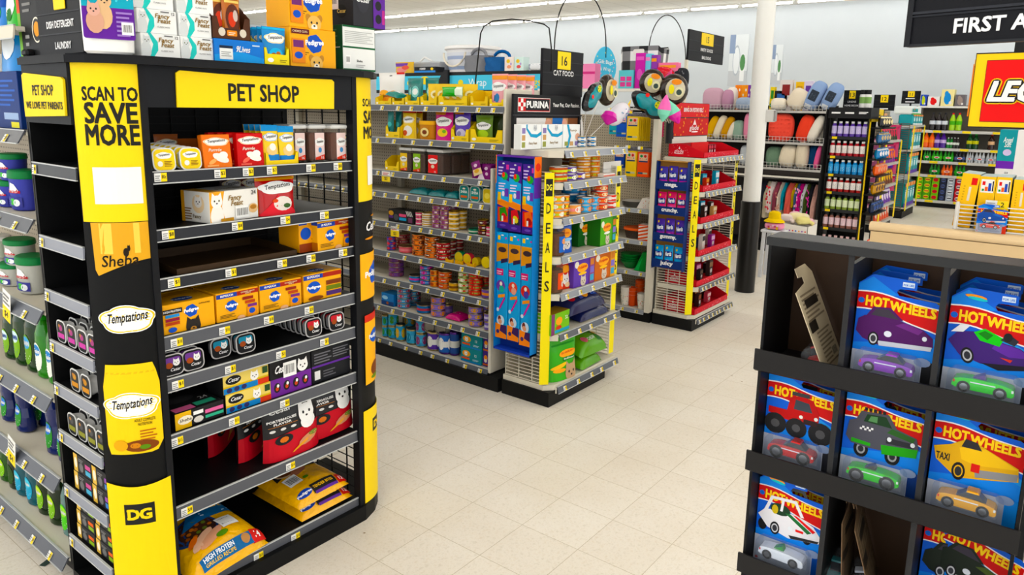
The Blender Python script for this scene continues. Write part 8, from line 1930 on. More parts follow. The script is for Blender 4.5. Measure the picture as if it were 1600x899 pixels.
# aisle markers 13, 12 and 11
for (num,rows,bb,X,nm) in (('13',[('LINENS',.28,.1),('HOME DECOR',.06,.1)],(1318,141,1345,168),8.35,'linens and home decor aisle sign with number plate 13'),('12',[('',.08,.1)],(1365,148,1398,173),10.6,'plain aisle sign with number plate 12'),('11',[('',.36,.1),('',.1,.1)],(1409,142,1438,162),12.3,'aisle sign with number plate 11')):
 yc, wd, z0, z1 = spany(X, *bb)
 zf = {'13': zt_, '12': G2[0] + .19, '11': G1[0] + .275}[num]
 sg = aisle_sign('aisle_sign', 'small black ' + nm, num, rows, (X, yc, z0), wd, z1 - z0, W_, 3, tw=.36, th=.46)
 m = MB(); m.box(-.012, .018, min(-.01, zf + .003 - z0), .012, .03, .1, '1c1d20'); m.build('post', sg)
for i, px in enumerate((1350, 1358)):
 y = at_x(px, 160, 8.4).y
 t = thing('supplement_bottle',f'white bottle with black cap, {("left", "right")[i]} one on top of the drinks rack','bottle',(8.34,min(max(y,ry0 + .03),ry1),zt_ + .001))
 hh = at_x(px, 141, 8.4).z - zt_
 m = MB(); m.lathe([(.032,0,'eceae6'),(.034,.01,'eceae6'),(.034,hh * .25,'8ab06a'),(.034,hh * .6,'eceae6'),(.03,hh * .75,'eceae6')],16); m.build('body',t)
 m = MB(); m.lathe([(.028, hh * .74, '1c1c1e'), (.028, hh, '1c1c1e')], 14); m.build('cap', t)
# soda wall against the back
WX = 14.05
sw = thing('soda_shelving', 'long wall of soda shelves at the back of the store', 'shelving')
WZ = [at_x(1500, p, WX).z for p in (205, 233, 254, 276)] + [.12]
wt = at_x(1495, 166, WX).z
m = MB(); m.box(WX + .55, -2.5, 0, WX + .57, 2.3, wt + .02, '6a655c/n'); m.build('back_panel', sw)
m = MB(); m.box(WX + .04, -2.5, 0, WX + .57, 2.3, .1, '141414'); m.build('base', sw)
for z in WZ:
 m = MB(); m.box(WX,-2.5,z - .03,WX + .55,2.3,z,'b0aca4/n'); m.box(WX - .008,-2.5,z - .04,WX,2.3,z + .004,'c8c6c2'); s_ = m.build('shelf',sw)
 for q in range(5):
  m = MB(); m.box(WX - .012,1.9 - .42 * q,z - .036,WX - .008,2.02 - .42 * q,z + .0,'f0d820'); m.build('price_tag',s_)
m = MB(); m.box(WX + .05, -2.5, wt - .03, WX + .55, 2.3, wt, 'e8e6e0/n'); m.build('top_shelf', sw)
m = MB(); m.box(WX, 2.29, 0, WX + .57, 2.31, wt, 'c8c4ba/n'); m.build('side_panel', sw)
def sodab(label, px, z, c, cap, lab, h=.29, r=.045):
 y = at_x(px, 200, WX + .06).y
 t = thing('soda_bottle', label, 'bottle', (WX + .08, y, z + .001), W_)
 m = MB(); m.lathe([(r * .8,0,c),(r,h * .05,c),(r * .94,h * .4,c),(r,h * .62,c),(r * .4,h * .88,c),(r * .3,h * .92,c)],16); m.build('body',t)
 m = MB(); m.lathe([(r * .36, h * .91, cap), (r * .36, h, cap)], 12); m.build('cap', t)
 m = MB(); m.lathe([(r * 1.01, h * .34, lab), (r * 1.03, h * .55, lab)], 16); m.build('label', t)
for i,px in enumerate((1456,1465.5,1475)): sodab(f'dark cola bottle, {ORD[i]} from the left on the top soda shelf',px,WZ[0],'1c1416/g','2a2a30','d8dce4')
for i,px in enumerate((1487,1497)): sodab(f'yellow green soda bottle, {ORD[i]} of two on the top soda shelf',px,WZ[0],'a8d41c/g','d8301c','5ab02a')
for i,px in enumerate((1449,1458)): sodab(f'orange soda bottle, {ORD[i]} of two on the second soda shelf',px,WZ[1],'f06a14/g','f0781c','f08a3a',.25)
for i,px in enumerate((1467,1476)): sodab(f'purple soda bottle, {ORD[i]} of two on the second soda shelf',px,WZ[1],'4a1c8c/g','5a2a9c','c8b0e0',.25)
for i,px in enumerate((1484,1489,1494,1499)): sodab(f'slim {("green", "green", "black", "black")[i]} soda bottle, {ORD[i]} of four beside the purple ones',px,WZ[1],('1f7a34/g','1f7a34/g','22201e/g','22201e/g')[i],'e8e8e8','e4e8e0',.18,.026)
for i,px in enumerate((1518,1527)): sodab(f'dark green soda bottle, {ORD[i]} of two in the middle of the second soda shelf',px,WZ[1],'14401c/g','1f9a3a','c8c83a',.25)
sodab('brown root beer bottle at the right of the second soda shelf', 1552, WZ[1], '2c160f/g', 'c83a1c', 'd8b08a', .25)
def spack(label, px0, px1, z, h, c, c2, cap, i):
 ya, yb = at_x(px0, 240, WX + .05).y, at_x(px1, 240, WX + .05).y; w = ya - yb
 t = thing('soda_pack', label, 'soda pack', (WX + .05, (ya + yb) / 2, z + .001), W_)
 m = MB();
 for k in range(3):
  m2 = MB(); m2.lathe([(w * .15,0,c),(w * .16,h * .6,c),(w * .07,h * .88,c),(w * .07,h,cap)],10,cx=(k - 1) * w * .32,cy=w * .17); m2.build('bottle',t)
 m = MB(); m.box(-w * .48,.0,h * .22,w * .48,.004,h * .5,c2); f = m.face('f',-w * .48,0,h * .22,w * .48,.004,h * .5); f.ell(w * .48,h * .14,w * .26,h * .1,'e8e4e0',12); f.ell(w * .48,h * .14,w * .18,h * .06,'c8303a',12); m.build('wrap',t)
for i,(a,b,c,c2,cap,nm) in enumerate(((1443,1455,'2a8a2a/g','3aa03a','f0d020','green'),(1456,1473,'3aa02a/g','5ab83a','f0d020','bright green'),(1474,1491,'2f942a/g','4ab03a','f0d020','mid green'),(1492,1509,'2a2a34/g','4a5a8c','2a2a3a','dark'),(1510,1522,'c8ccd0/g','b8bcc4','e8e8e8','silver'),(1523,1540,'d0d4d8/g','a8b0bc','e8e8e8','pale silver'),(1541,1558,'c0c4c8/g','98a0ac','e8e8e8','grey silver'))):
 spack(f'{nm} six pack of soda on the third soda shelf', a, b, WZ[2], .17, c, c2, cap, i)
for i,(a,b,c,c2,cap,nm) in enumerate(((1455,1472,'1c7a2a/g','2a8a34','c8301c','green'),(1474,1492,'ee6414/g','f07a2a','f0781c','orange'),(1494,1512,'2a8a2a/g','3a9a34','c8301c','leaf green'))):
 spack(f'{nm} six pack of soda on the fourth soda shelf', a, b, WZ[3], .17, c, c2, cap, i)
for ci,(a,b,c,c2,nm) in enumerate(((1430,1440.5,'6ab01c','e8d83a','lime'),(1441,1453.5,'5aa01c','d8c83a','green'),(1454,1466,'7ab82a','c82a2a','yellow green'),(1467,1477,'24283c','4a5a8c','navy'),(1478,1490,'a8b0bc','e0e4e8','silver'),(1491,1503,'b81c2a','e8c8c8','red'))):
 ya, yb = at_x(a, 300, WX + .03).y, at_x(b, 300, WX + .03).y; w = ya - yb; o0 = None
 for k in range(4):
  la = f'{nm} soda can carton, {POS[4][k]} of its stack on the bottom soda shelf'; loc = (WX + .03,(ya + yb) / 2,WZ[4] + .001 + .098 * k)
  if o0 is None: o0 = put(carton(w * .96,.096,.3,c,lambda f,ww,h: (f.ell(ww * .5,h * .5,ww * .36,h * .34,c2,12),f.rect(ww * .2,h * .4,ww * .8,h * .6,'b82430' if ci < 3 else '3a3a44'))),'soda_carton',la,'soda carton',loc,W_)
  else: dup(o0, loc, la)
# toys on top of the soda wall
for i,(a,t_,b,bt,c,c2,nm) in enumerate(((1438,148,1448,166,'2a4ab0','c8d82a','blue and lime toy box'),(1449,151,1468,167,'eceae8','d82a2a','white toy box with red blocks'),(1470,140,1491,168,'f0e4a8','1f8ad0','yellow toy box with blue plush'),(1492,148,1508,168,'6a6468','9a8a84','grey speckled box'))):
 yc, wd, z0, z1 = spany(WX + .1, a, t_, b, bt)
 put(carton(wd * .96,z1 - wt,.2,c,lambda f,w,h: (f.ell(w * .5,h * .45,w * .28,h * .36,c2,12),f.ell(w * .4,h * .75,w * .16,h * .16,c2,10),f.ell(w * .75,h * .2,w * .12,h * .1,'e8e4e0',8))),'toy_box',f'{nm} on top of the soda wall','toy box',(WX + .1,yc,wt + .001),W_)
# wall posters
for i, (a, t_, b, bt) in enumerate(((1139, 54, 1168, 135), (1206, 70, 1222, 132))):
 X = 14.985; yc, wd, z0, z1 = spany(X, a, t_, b, bt)
 m = MB(); m.box(-wd / 2,0,0,wd / 2,.012,z1 - z0,'dfe4e6'); f = m.face('f',-wd / 2,0,0,wd / 2,.012,z1 - z0); H = z1 - z0
 f.rect(0,0,wd,H * .3,'c4c8cc'); f.ell(wd * .4,H * .5,wd * .2,H * .3,'b4bcc4',16); f.ell(wd * .4,H * .5,wd * .17,H * .26,'e8ecee',16); f.rect(wd * .62,H * .1,wd * .86,H * .34,'eef0f0'); f.ell(wd * .74,H * .46,wd * .14,H * .16,'5a8a5a',12); f.rect(0,H * .64,wd * .3,H,'8a9ab4')
 put(m,'wall_poster',f'pale home decor poster on the back wall, {("left of the pole", "right of the pole")[i]}','poster',(X,yc,z0),W_)
# ================================================================ checkout counter, building sets, near signs, toy car display
KX = 4.5; kz = .905
t = thing('checkout_counter','pale wood checkout counter with rounded edge beyond the toy car display','counter',(KX,.90,0),W_)
yb0 = .90 - at_x(1496, 345, 4.58).y
m = MB(); m.box(0, .008, .06, 1.5, .05, kz - .05, 'd9bf98/n'); m.build('front_panel', t)
m = MB(); m.box(yb0 - .02,.05,.06,1.5,.50,kz - .03,'d9bf98/n'); m.box(yb0 - .02,.06,kz - .03,1.5,.52,kz,'e2c9a4/n'); m.build('body',t)
m = MB(); m.box(.02, .015, 0, 1.5, .06, .06, '2a2622'); m.build('kick_base', t)
m = MB(); pr = [(.06,-.05),(.012,-.05)] + [(.024 - .024 * math.sin(a),-.025 - .025 * math.cos(a)) for a in [math.pi * i / 8 for i in range(9)]] + [(.06,0)]
m.prism([(y, kz + z) for y, z in pr], 'x', -.01, 1.5, 'e2c9a4/n'); m.build('ledge', t)
kz += .001
# white wire basket with yellow building set boxes
WXX = 4.58
ya, yb = at_x(1496, 345, WXX).y, -.12
bz0, bz1 = kz, at_x(1500, 318, WXX).z
L = ya - yb
t = thing('wire_basket','white wire basket of yellow building set boxes on the wood counter','basket',(WXX,ya,kz),W_)
h = bz1 - kz
m = MB()
for q in range(7): z_ = .006 + (h - .012) * q / 6; m.tube([(0,0,z_),(L,0,z_)],.0035,'e8e6e2',6); m.tube([(0,.32,z_),(L,.32,z_)],.0035,'e8e6e2',6); m.tube([(0,0,z_),(0,.32,z_)],.0035,'e8e6e2',6)
for q in range(7): m.tube([(L * q / 6, 0, 0), (L * q / 6, 0, h)], .004, 'e8e6e2', 6)
m.tube([(-.008, -.01, -.0), (-.008, -.01, h + .01)], .009, 'dddad4', 8)
m.build('wire_frame', t)
m = MB(); m.box(0, 0, 0, L, .32, .004, 'e8e6e2'); m.build('floor_tray', t)
x0 = ya - at_x(1539, 324, WXX).y
m = MB(); m.box(x0,-.006,h - .012,x0 + .10,-.004,h + .03,'f0efec'); f = m.face('f',x0,-.006,h - .012,x0 + .1,-.004,h + .03); f.rect(.052,0,.1,.042,'f5d913'); f.text('2',.076,.01,.024,'1a1a1a'); f.lines(.006,.008,.046,.034,3,'9a9a98'); m.build('price_tag',t)
def lego(label, px0, py0, px1, py1, lean, style):
 X = WXX + .03
 yc, wd, z0, z1 = spany(X, px0, py0, px1, py1); z0 = kz + .0055; h = z1 - z0
 def art(f, w, h):
  f.rect(0, 0, w, h, 'f6c40e'); f.poly([(0, h * .2), (w, h * .36), (w, 0), (0, 0)], 'f0b810')
  if style == 0: f.rect(w * .58,h * .8,w * .9,h * .93,'d8281c'); f.rect(w * .5,h * .5,w * .64,h * .76,'e8dcc8'); f.lines(w * .2,h * .5,w * .3,h * .8,6,'d0a010')
  else:
   f.rect(w * .1,h * .7,w * .9,h * .95,'f2f0ec',r=w * .05); f.rect(w * .18,h * .84,w * .36,h * .91,'d8281c'); f.rect(w * .18,h * .73,w * .32,h * .77,'2a8a3a'); f.rect(w * .36,h * .73,w * .54,h * .81,'e8642a'); f.rect(w * .56,h * .73,w * .74,h * .88,'2a4ab0'); f.rect(w * .8,h * .73,w * .88,h * .92,'2a2622')
   f.poly([(w * .3, 0), (w, 0), (w, h * .4)], 'e0a010'); f.ell(w * .6, h * .3, w * .1, h * .03, 'e8d8b8', 10)
 o = put(carton(wd,h,.25,'f4c20e',art,side=lambda f,w,h: (f.rect(0,0,w,h,'5a4a2a'),f.rect(0,h * .7,w,h,'6a7a7a'),f.lines(w * .1,h * .2,w * .8,h * .6,5,'8a7a4a')),top=lambda f,w,h: f.rect(w * .0,0,w,h,'a8b8b8')),'building_set_box',label,'toy box',(X,yc,z0),W_)
 if lean: o.rotation_euler = (Matrix.Rotation(W_,3,'Z') @ Matrix.Rotation(lean,3,'Y')).to_euler(); settle(o,z0 + .001)
lego('yellow building set box leaning left at the end of the wire basket', 1493, 272, 1521, 345, .07, 0)
lego('yellow building set box with bar picture, second in the wire basket', 1527.5, 276, 1553, 345, 0, 1)
lego('yellow building set box with bar picture, third in the wire basket', 1553.8, 277, 1578, 345, 0, 1)
lego('yellow building set box at the right side of the wire basket', 1580, 281, 1606, 352, 0, 0)
def carmesh(m,L,c,c2='1a1a1c',glass='20262c/g',H=.36,roof=(.3,.5,.68,.82),y0=0,W=None,wheels=True,x0=0,z0=0,open_=False,wr=.13):
 # little car seen from its side: body, cabin, wheels; length L along x
 W = W or L * .42
 b = [(0,.1),(.01,.2),(.04,.25),(.14,.28),(.3,.295),(.68,.29),(.86,.265),(.96,.235),(.995,.18),(1,.1),(.97,.06),(.9,.055),(.87,.12),(.83,.16),(.76,.17),(.69,.12),(.67,.055),(.31,.055),(.28,.12),(.23,.16),(.16,.16),(.1,.12),(.08,.06)]
 m.prism([(x0 + x * L, z0 + z * L * H / .36) for x, z in b], 'y', y0, y0 + W, c + '/g')
 if not open_:
  m.prism([(x0 + x * L,z0 + z * L * H / .36) for x,z in ((roof[0],.28),(roof[1],.42),(roof[2],.42),(roof[3],.28))],'y',y0 + W * .1,y0 + W * .9,glass)
  m.prism([(x0 + x * L,z0 + z * L * H / .36) for x,z in ((roof[1] - .02,.415),(roof[2] + .02,.415),(roof[2],.45),(roof[1],.45))],'y',y0 + W * .08,y0 + W * .92,c + '/g')
 else:
  m.prism([(x0 + x * L,z0 + z * L * H / .36) for x,z in ((roof[0],.28),(roof[1],.4),(roof[1] + .05,.28))],'y',y0 + W * .2,y0 + W * .8,c2 + '/g')
 if wheels:
  for wx in (.2, .78):
   m.box(x0 + (wx - .02) * L, y0 + W * .1, z0 + .08 * L, x0 + (wx + .02) * L, y0 + W * .9, z0 + .12 * L, '1a1a1c')
   for wy in (y0 - W * .02, y0 + W * .88):
    n = 14; q = wr * L
    m.prism([(x0 + wx * L + q * math.cos(2 * math.pi * k / n),z0 + .1 * L + q * math.sin(2 * math.pi * k / n)) for k in range(n)],'y',wy,wy + W * .14,'141415')
    m.prism([(x0 + wx * L + q * .6 * math.cos(2 * math.pi * k / n),z0 + .1 * L + q * .6 * math.sin(2 * math.pi * k / n)) for k in range(n)],'y',wy - W * .01,wy,'c8c8c8/m')
 m.box(x0 + .95 * L,y0 - .0004,z0 + .15 * L,x0 + .985 * L,y0,z0 + .2 * L,'f0f0e8'); m.box(x0 + .02 * L,y0 - .0004,z0 + .16 * L,x0 + .05 * L,y0,z0 + .21 * L,'c8201c'); m.box(x0 + .3 * L,y0 - .0004,z0 + .2 * L,x0 + .7 * L,y0,z0 + .22 * L,'e8e8ea')
 return m
def carart(f, x, y, L, c, c2, kind):
 # picture of the car on the card, three quarter view
 S = lambda pts: [(x + a * L, y + b * L) for a, b in pts]
 if kind == 'low':
  f.poly(S([(0,.12),(.02,.3),(.1,.36),(.28,.37),(.55,.36),(.85,.28),(.98,.18),(.99,.06),(.9,0),(.3,-.04),(.1,.02)]),c)
  f.poly(S([(.12,.36),(.2,.5),(.42,.52),(.6,.36)]),c); f.poly(S([(.18,.38),(.24,.48),(.4,.49),(.54,.37)]),'3a3440'); f.poly(S([(.62,.34),(.85,.27),(.8,.2),(.5,.28)]),c2)
  f.poly(S([(.3,.02),(.98,.06),(.97,-.0),(.32,-.05)]),'c8ccd4'); f.ell(x + .42 * L,y + .14 * L,.05 * L,.045 * L,'e0e4ec',12); f.ell(x + .88 * L,y + .16 * L,.03 * L,.035 * L,'e0e4ec',10)
  f.ell(x + .24 * L,y + .04 * L,.07 * L,.1 * L,'17171a',16); f.ell(x + .24 * L,y + .04 * L,.05 * L,.075 * L,'c8c8cc',14); f.ell(x + .24 * L,y + .04 * L,.035 * L,.05 * L,'3a3a40',12)
 elif kind == 'truck':
  f.poly(S([(.02,.3),(.3,.3),(.34,.52),(.5,.58),(.68,.54),(.78,.34),(.78,.16),(.3,.14),(.02,.2)]),c); f.poly(S([(.4,.34),(.42,.5),(.62,.48),(.68,.34)]),'3a4048'); f.rect(x + .36 * L,y + .56 * L,x + .62 * L,y + .62 * L,'3a3a3c')
  for cx,r in ((.14,.17),(.46,.16),(.82,.18)): f.ell(x + cx * L,y + .04 * L,r * L,r * L,'1c1c1e',16); f.ell(x + cx * L,y + .04 * L,r * .4 * L,r * .4 * L,'4a4a4c',10)
  f.rect(x + .56 * L,y + .14 * L,x + .76 * L,y + .22 * L,'2a1a1a'); f.ell(x + .52 * L,y + .24 * L,.03 * L,.03 * L,'e8e4dc',8); f.ell(x + .74 * L,y + .26 * L,.03 * L,.03 * L,'e8e4dc',8)
 elif kind == 'taxi':
  f.poly(S([(0,.34),(.2,.42),(.34,.52),(.52,.5),(.98,.3),(1,.12),(.6,.02),(.3,-.04),(.04,.16)]),c); f.poly(S([(.3,.4),(.6,.46),(.98,.28),(.5,.2),(.34,.24)]),c2); f.poly(S([(.32,.42),(.36,.54),(.5,.52),(.56,.42)]),'2a2a2c')
  f.poly(S([(.5,.14),(.99,.22),(.98,.12),(.52,.03)]),'8a8a8c'); f.text('TAXI',x + .12 * L,y + .17 * L,.1 * L,'1c1c1c',w=.16 * L,bold=.03)
  f.ell(x + .32 * L,y + .06 * L,.08 * L,.13 * L,'17171a',16); f.ell(x + .32 * L,y + .06 * L,.055 * L,.09 * L,'d8a81c',14); f.ell(x + .32 * L,y + .06 * L,.042 * L,.07 * L,'2a2a2c',12); f.rect(x + .46 * L,y + .1 * L,x + .56 * L,y + .22 * L,'c82a1c')
 elif kind == 'roadster':
  f.ell(x + .72 * L, y + .2 * L, .07 * L, .08 * L, '17171a', 12)
  f.poly(S([(0,.22),(.1,.36),(.3,.39),(.55,.31),(.8,.26),(.97,.16),(1,.05),(.8,-.04),(.4,-.03),(.15,.04)]),c); f.poly(S([(.55,.3),(.8,.25),(.96,.15),(.7,.12),(.5,.2)]),'5a2a94')
  f.poly(S([(.28,.38),(.4,.45),(.62,.35),(.58,.24),(.36,.28)]),c2); f.poly(S([(.33,.37),(.4,.42),(.5,.38),(.44,.3)]),'1c7a1a'); f.poly(S([(.58,.33),(.66,.43),(.78,.35),(.74,.28)]),'2a2a34'); f.ell(x + .66 * L,y + .38 * L,.05 * L,.06 * L,'17171a',12)
  f.poly(S([(.02,.34),(.12,.46),(.24,.47),(.16,.36)]),'e8e8ec'); f.poly(S([(.4,-.02),(.98,.05),(.98,0),(.6,-.08)]),'17121e'); f.poly(S([(.6,.1),(.74,.09),(.72,.05)]),'c83a2a')
  for q,cc in ((1,'141416'),(.72,'b8b8bc'),(.5,'2a2a30')): f.ell(x + .24 * L,y + .05 * L,.075 * L * q,.11 * L * q,cc,16,a0=.2)
 elif kind == 'jeep':
  for cx in (.24,.66): f.ell(x + cx * L,y + .0 * L,.1 * L,.13 * L,'141416',16); f.ell(x + cx * L,y + .0 * L,.06 * L,.08 * L,'9a9a9e',12); f.ell(x + cx * L,y,.04 * L,.05 * L,'2a2a2e',10)
  f.poly(S([(.02,.16),(.05,.4),(.14,.44),(.2,.58),(.56,.61),(.68,.43),(.94,.36),(.98,.2),(.92,.08),(.3,.04),(.1,.06)]),c); f.poly(S([(.24,.43),(.28,.55),(.53,.57),(.62,.42)]),'1c3a20'); f.poly(S([(.3,.45),(.33,.53),(.42,.54),(.42,.45)]),'5a8a5a')
  f.poly(S([(.62,.42),(.93,.35),(.9,.28),(.56,.34)]),'2f5a2a'); f.poly(S([(.5,.14),(.97,.2),(.96,.07),(.52,.0)]),c2); f.poly(S([(.1,.14),(.36,.12),(.36,.07),(.1,.08)]),c2); f.poly(S([(.56,.27),(.93,.27),(.92,.2),(.56,.18)]),'2a2a30')
  for cx in (.6, .9): f.ell(x + cx * L, y + .25 * L, .03 * L, .035 * L, 'e0e4e8', 10)
  for q in range(5): f.rect(x + (.24 + .06 * q) * L, y + .6 * L, x + (.28 + .06 * q) * L, y + .65 * L, '1c1c20')
  for q in range(6): f.rect(x + (.2 + .03 * q) * L,y + (.3 + .03 * (q % 2)) * L,x + (.23 + .03 * q) * L,y + (.33 + .03 * (q % 2)) * L,'e8e8e8')
 else:
  for cx in (.08, .78): f.ell(x + cx * L, y + .04 * L, .07 * L, .1 * L, '141416', 14)
  f.poly(S([(.0,.2),(.1,.32),(.34,.36),(.6,.37),(.86,.27),(.98,.12),(.96,.02),(.5,-.06),(.16,.02)]),c); f.ell(x + .34 * L,y + .38 * L,.16 * L,.1 * L,'1c3a24',14); f.ell(x + .26 * L,y + .36 * L,.05 * L,.08 * L,'c8b020',10)
  for P in ([(.08,.28),(.18,.56),(.23,.56),(.14,.3)],[(.18,.575),(.56,.61),(.57,.56),(.2,.53)],[(.53,.6),(.66,.36),(.71,.37),(.58,.61)],[(.34,.36),(.36,.57),(.4,.57),(.38,.36)]): f.poly(S(P),c)
  f.poly(S([(.42,.35),(.5,.36),(.84,.16),(.78,.12)]),c2); f.poly(S([(.54,.36),(.6,.36),(.9,.2),(.86,.16)]),'d82a20'); f.poly(S([(.5,.0),(.96,.06),(.94,.02),(.54,-.05)]),'2a2a2c'); f.rect(x + .6 * L,y + .1 * L,x + .72 * L,y + .14 * L,'d82a20')
  for q,cc in ((1,'141416'),(.7,'c8c8cc'),(.5,'2a2a30')): f.ell(x + .28 * L,y + .04 * L,.075 * L * q,.11 * L * q,cc,16)
  for cx in (.52, .88): f.ell(x + cx * L, y + .12 * L, .035 * L, .04 * L, 'e8ecf0', 10)
FLAME = lambda w,h,y0: [(0,y0 + .0 * h)] + [(w * i / 10,y0 + h * (.012 * math.sin(i * .7) - .0022 * i * i * .6)) for i in range(1,11)] + [(w,y0 + h * .02)] + [(w * (1 - i / 10),y0 + h * (.145 + .012 * math.sin((10 - i) * .7) - .0013 * (10 - i) ** 2 * .6)) for i in range(0,11)]
def hwcard(name, label, row, colm, loc, car, rot=0, top='plain', w=.0855, h=.131):
 t = thing(name, label, 'toy car pack', loc, W_ + rot)
 O = [(0,0),(w,0),(w,h * .80),(w * .93,h * .825),(w * .5,h * .84),(w * .47,h * .87),(w * .5,h * .9),(w * .70,h * .905),(w * .70,h * .975),(w * .67,h * .985),(w * .17,h),(0,h * .91)]
 m = MB(); m.prism([(x - w / 2, z) for x, z in O], 'y', 0, .0006, '0f5cc8')
 f = Fc(m, lambda x, y, k: Vector((x - w / 2, -k * .3, y)))
 f.poly([(0,h * .2),(w,h * .3),(w,h * .5),(w * .5,h * .42),(0,h * .36)],'1f80dc'); f.poly([(w * .4,h * .6),(w,h * .44),(w,h * .5),(w * .5,h * .66)],'3a94e0'); f.poly([(0,h * .8),(w * .5,h * .84),(w * .17,h * .98),(0,h * .9)],'1f7fd8')
 A = FLAME(w, h, h * .685)
 f.poly([(x,z - .0015 if i < 12 else z + .0015) for i,(x,z) in enumerate(A)],'f0ece8'); f.poly(A,'c4201c'); f.ell(w * .05,h * .755,w * .04,h * .026,'1a62c4',12)
 f.text('HOT',w * .25,h * .715,h * .088,'f8d020',w=w * .28,bold=.05,rise=-.02); f.text('WHEELS',w * .68,h * .705,h * .08,'f8d020',w=w * .54,bold=.05,rise=-.05)
 f.rect(w * .53,h * .925,w * .67,h * .968,'d8e8f8'); f.text('FOR LIFE',w * .6,h * .934,h * .018,'1a62c4',w=w * .12,bold=.03)
 if top == 'logo': f.ell(w * .26,h * .93,w * .12,h * .018,'e8942a',12,a0=-.1); f.ell(w * .28,h * .915,w * .11,h * .014,'3ac0c8',12,a0=-.1)
 carart(f, w * .02, h * .40, w * .95, car[0], car[1], car[2])
 f.rect(w * .0,0,w,h * .3,'b8bcc8'); f.rect(w * .86,0,w,h * .3,car[3]); f.ell(w * .86,h * .29,w * .1,h * .04,'8a9ab8',12); f.ell(w * .05,h * .05,w * .025,h * .014,'c8202c',10)
 m.build('card', t)
 m = MB(); m.box(-w * .42, -.024, h * .06, w * .36, -.0006, h * .35, 'eef2f8/c', .006); m.build('blister', t)
 L = w * .66; m = MB(); carmesh(m,L,car[4],car[5],x0=-w * .36,y0=-.021,z0=h * .165,W=.017,open_=car[2] in ('buggy','jeep','roadster'),wr=.15 if car[2] in ('truck','jeep') else .11,H=.34); m.build('toy_car',t)
 return t
# the little pack leaning on the basket
hwcard('toy_car_pack','blue carded orange toy car leaning on the white wire basket',0,0,(4.548,at_x(1549,350,4.55).y,kz),('1f4a9c','2a62b8','low','c83a1c','e8481c','1a1a1c'),w=.135,h=.15)
# tall tissue display behind
AX = 7.6; y1 = at_x(1559,235,AX).y; y0 = at_x(1587,235,AX).y; zt_,zbp,zw = at_x(1573,203,AX).z,at_x(1573,252,AX).z,at_x(1573,264,AX).z
Wd = y1 - y0
for i in range(2):
 t = thing('tissue_carton',f'tall teal tissue carton display with white base, {("nearer the soda wall", "right hand")[i]} one','display carton',(AX,y1 - Wd * .5 - i * (Wd + .14),0),W_)
 m = MB(); m.box(-Wd / 2,0,0,Wd / 2,.4,zw,'eceae8'); m.box(-Wd / 2,0,zw,Wd / 2,.4,zt_,'1296a0'); m.box(Wd / 2,.0,0,Wd / 2 + .12,.4,zt_,'f0eeee')
 f = m.face('f',-Wd / 2,0,0,Wd / 2,.4,zt_); f.rect(0,zw,Wd,zbp,'6a2aa8'); f.text('Angel',Wd * .5,zw + (zt_ - zw) * .68,.045,'eef6f6',w=Wd * .5,sl=.1); f.text('Soft',Wd * .52,zw + (zt_ - zw) * .56,.045,'eef6f6',w=Wd * .36,sl=.1); f.ell(Wd * .54,zw + (zt_ - zw) * .42,Wd * .24,.028,'d0c4e8',14); f.bars(Wd * .5,zw - .05,Wd * .8,zw - .02)
 m.build('body', t)
# building toy sign
SX_ = 1.75
A = at_x(1526, 83, SX_); zt_ = A.z; B = at_z(1600, 80.5, zt_); zb_ = at_x(1511, 199, SX_).z
d = (Vector((B.x, B.y, 0)) - Vector((A.x, A.y, 0))); ang = math.atan2(d.y, d.x); Wd = .30; Ht = zt_ - zb_
if not (-2.1 < ang < -1.1): ang = W_
t = thing('toy_brand_sign','yellow sign with red square and bubble lettering above the toy car display','sign',(A.x,A.y,zb_),ang)
m = MB(); m.box(0, 0, 0, Wd, .012, Ht, 'fbcf08'); f = m.face('f', 0, 0, 0, Wd, .012, Ht); f.k = .0006
f.rect(0, Ht * .985, Wd, Ht, '1c1c1c'); f.rect(0, 0, Wd, Ht * .015, '1c1c1c'); f.rect(0, 0, .0012, Ht, '1c1c1c')
rx0, rx1, rz0, rz1 = .021, .021 + Ht * .92, Ht * .085, Ht * .895
f.rect(rx0 - .0008, rz0 - .0008, rx1 + .0008, rz1 + .0008, '3a1a10'); f.rect(rx0, rz0, rx1, rz1, 'de1f10')
cxl, cz, lh, lw = (rx0 + rx1) / 2, Ht * .365, Ht * .25, (rx1 - rx0) * .86
for c, b in (('fbcf08', .13), ('1a1614', .09), ('f6f4f0', .05)): f.text('LEGO', cxl, cz, lh, c, w=lw, bold=b, sl=.24)
m.build('board', t)
m = MB(); m.box(-.006,.014,Ht * .15,.004,.02,Ht * .86,'e88a2a'); m.box(-.004,.012,Ht * .84,.004,.018,Ht * .92,'f0c080'); m.build('side_strip',t)
m = MB(); m.box(.06,.014,Ht * .98,.3,.03,Ht * 1.14,'17181a'); m.box(.17,.012,-zb_,.20,.03,Ht,'17181a'); m.build('post',t)
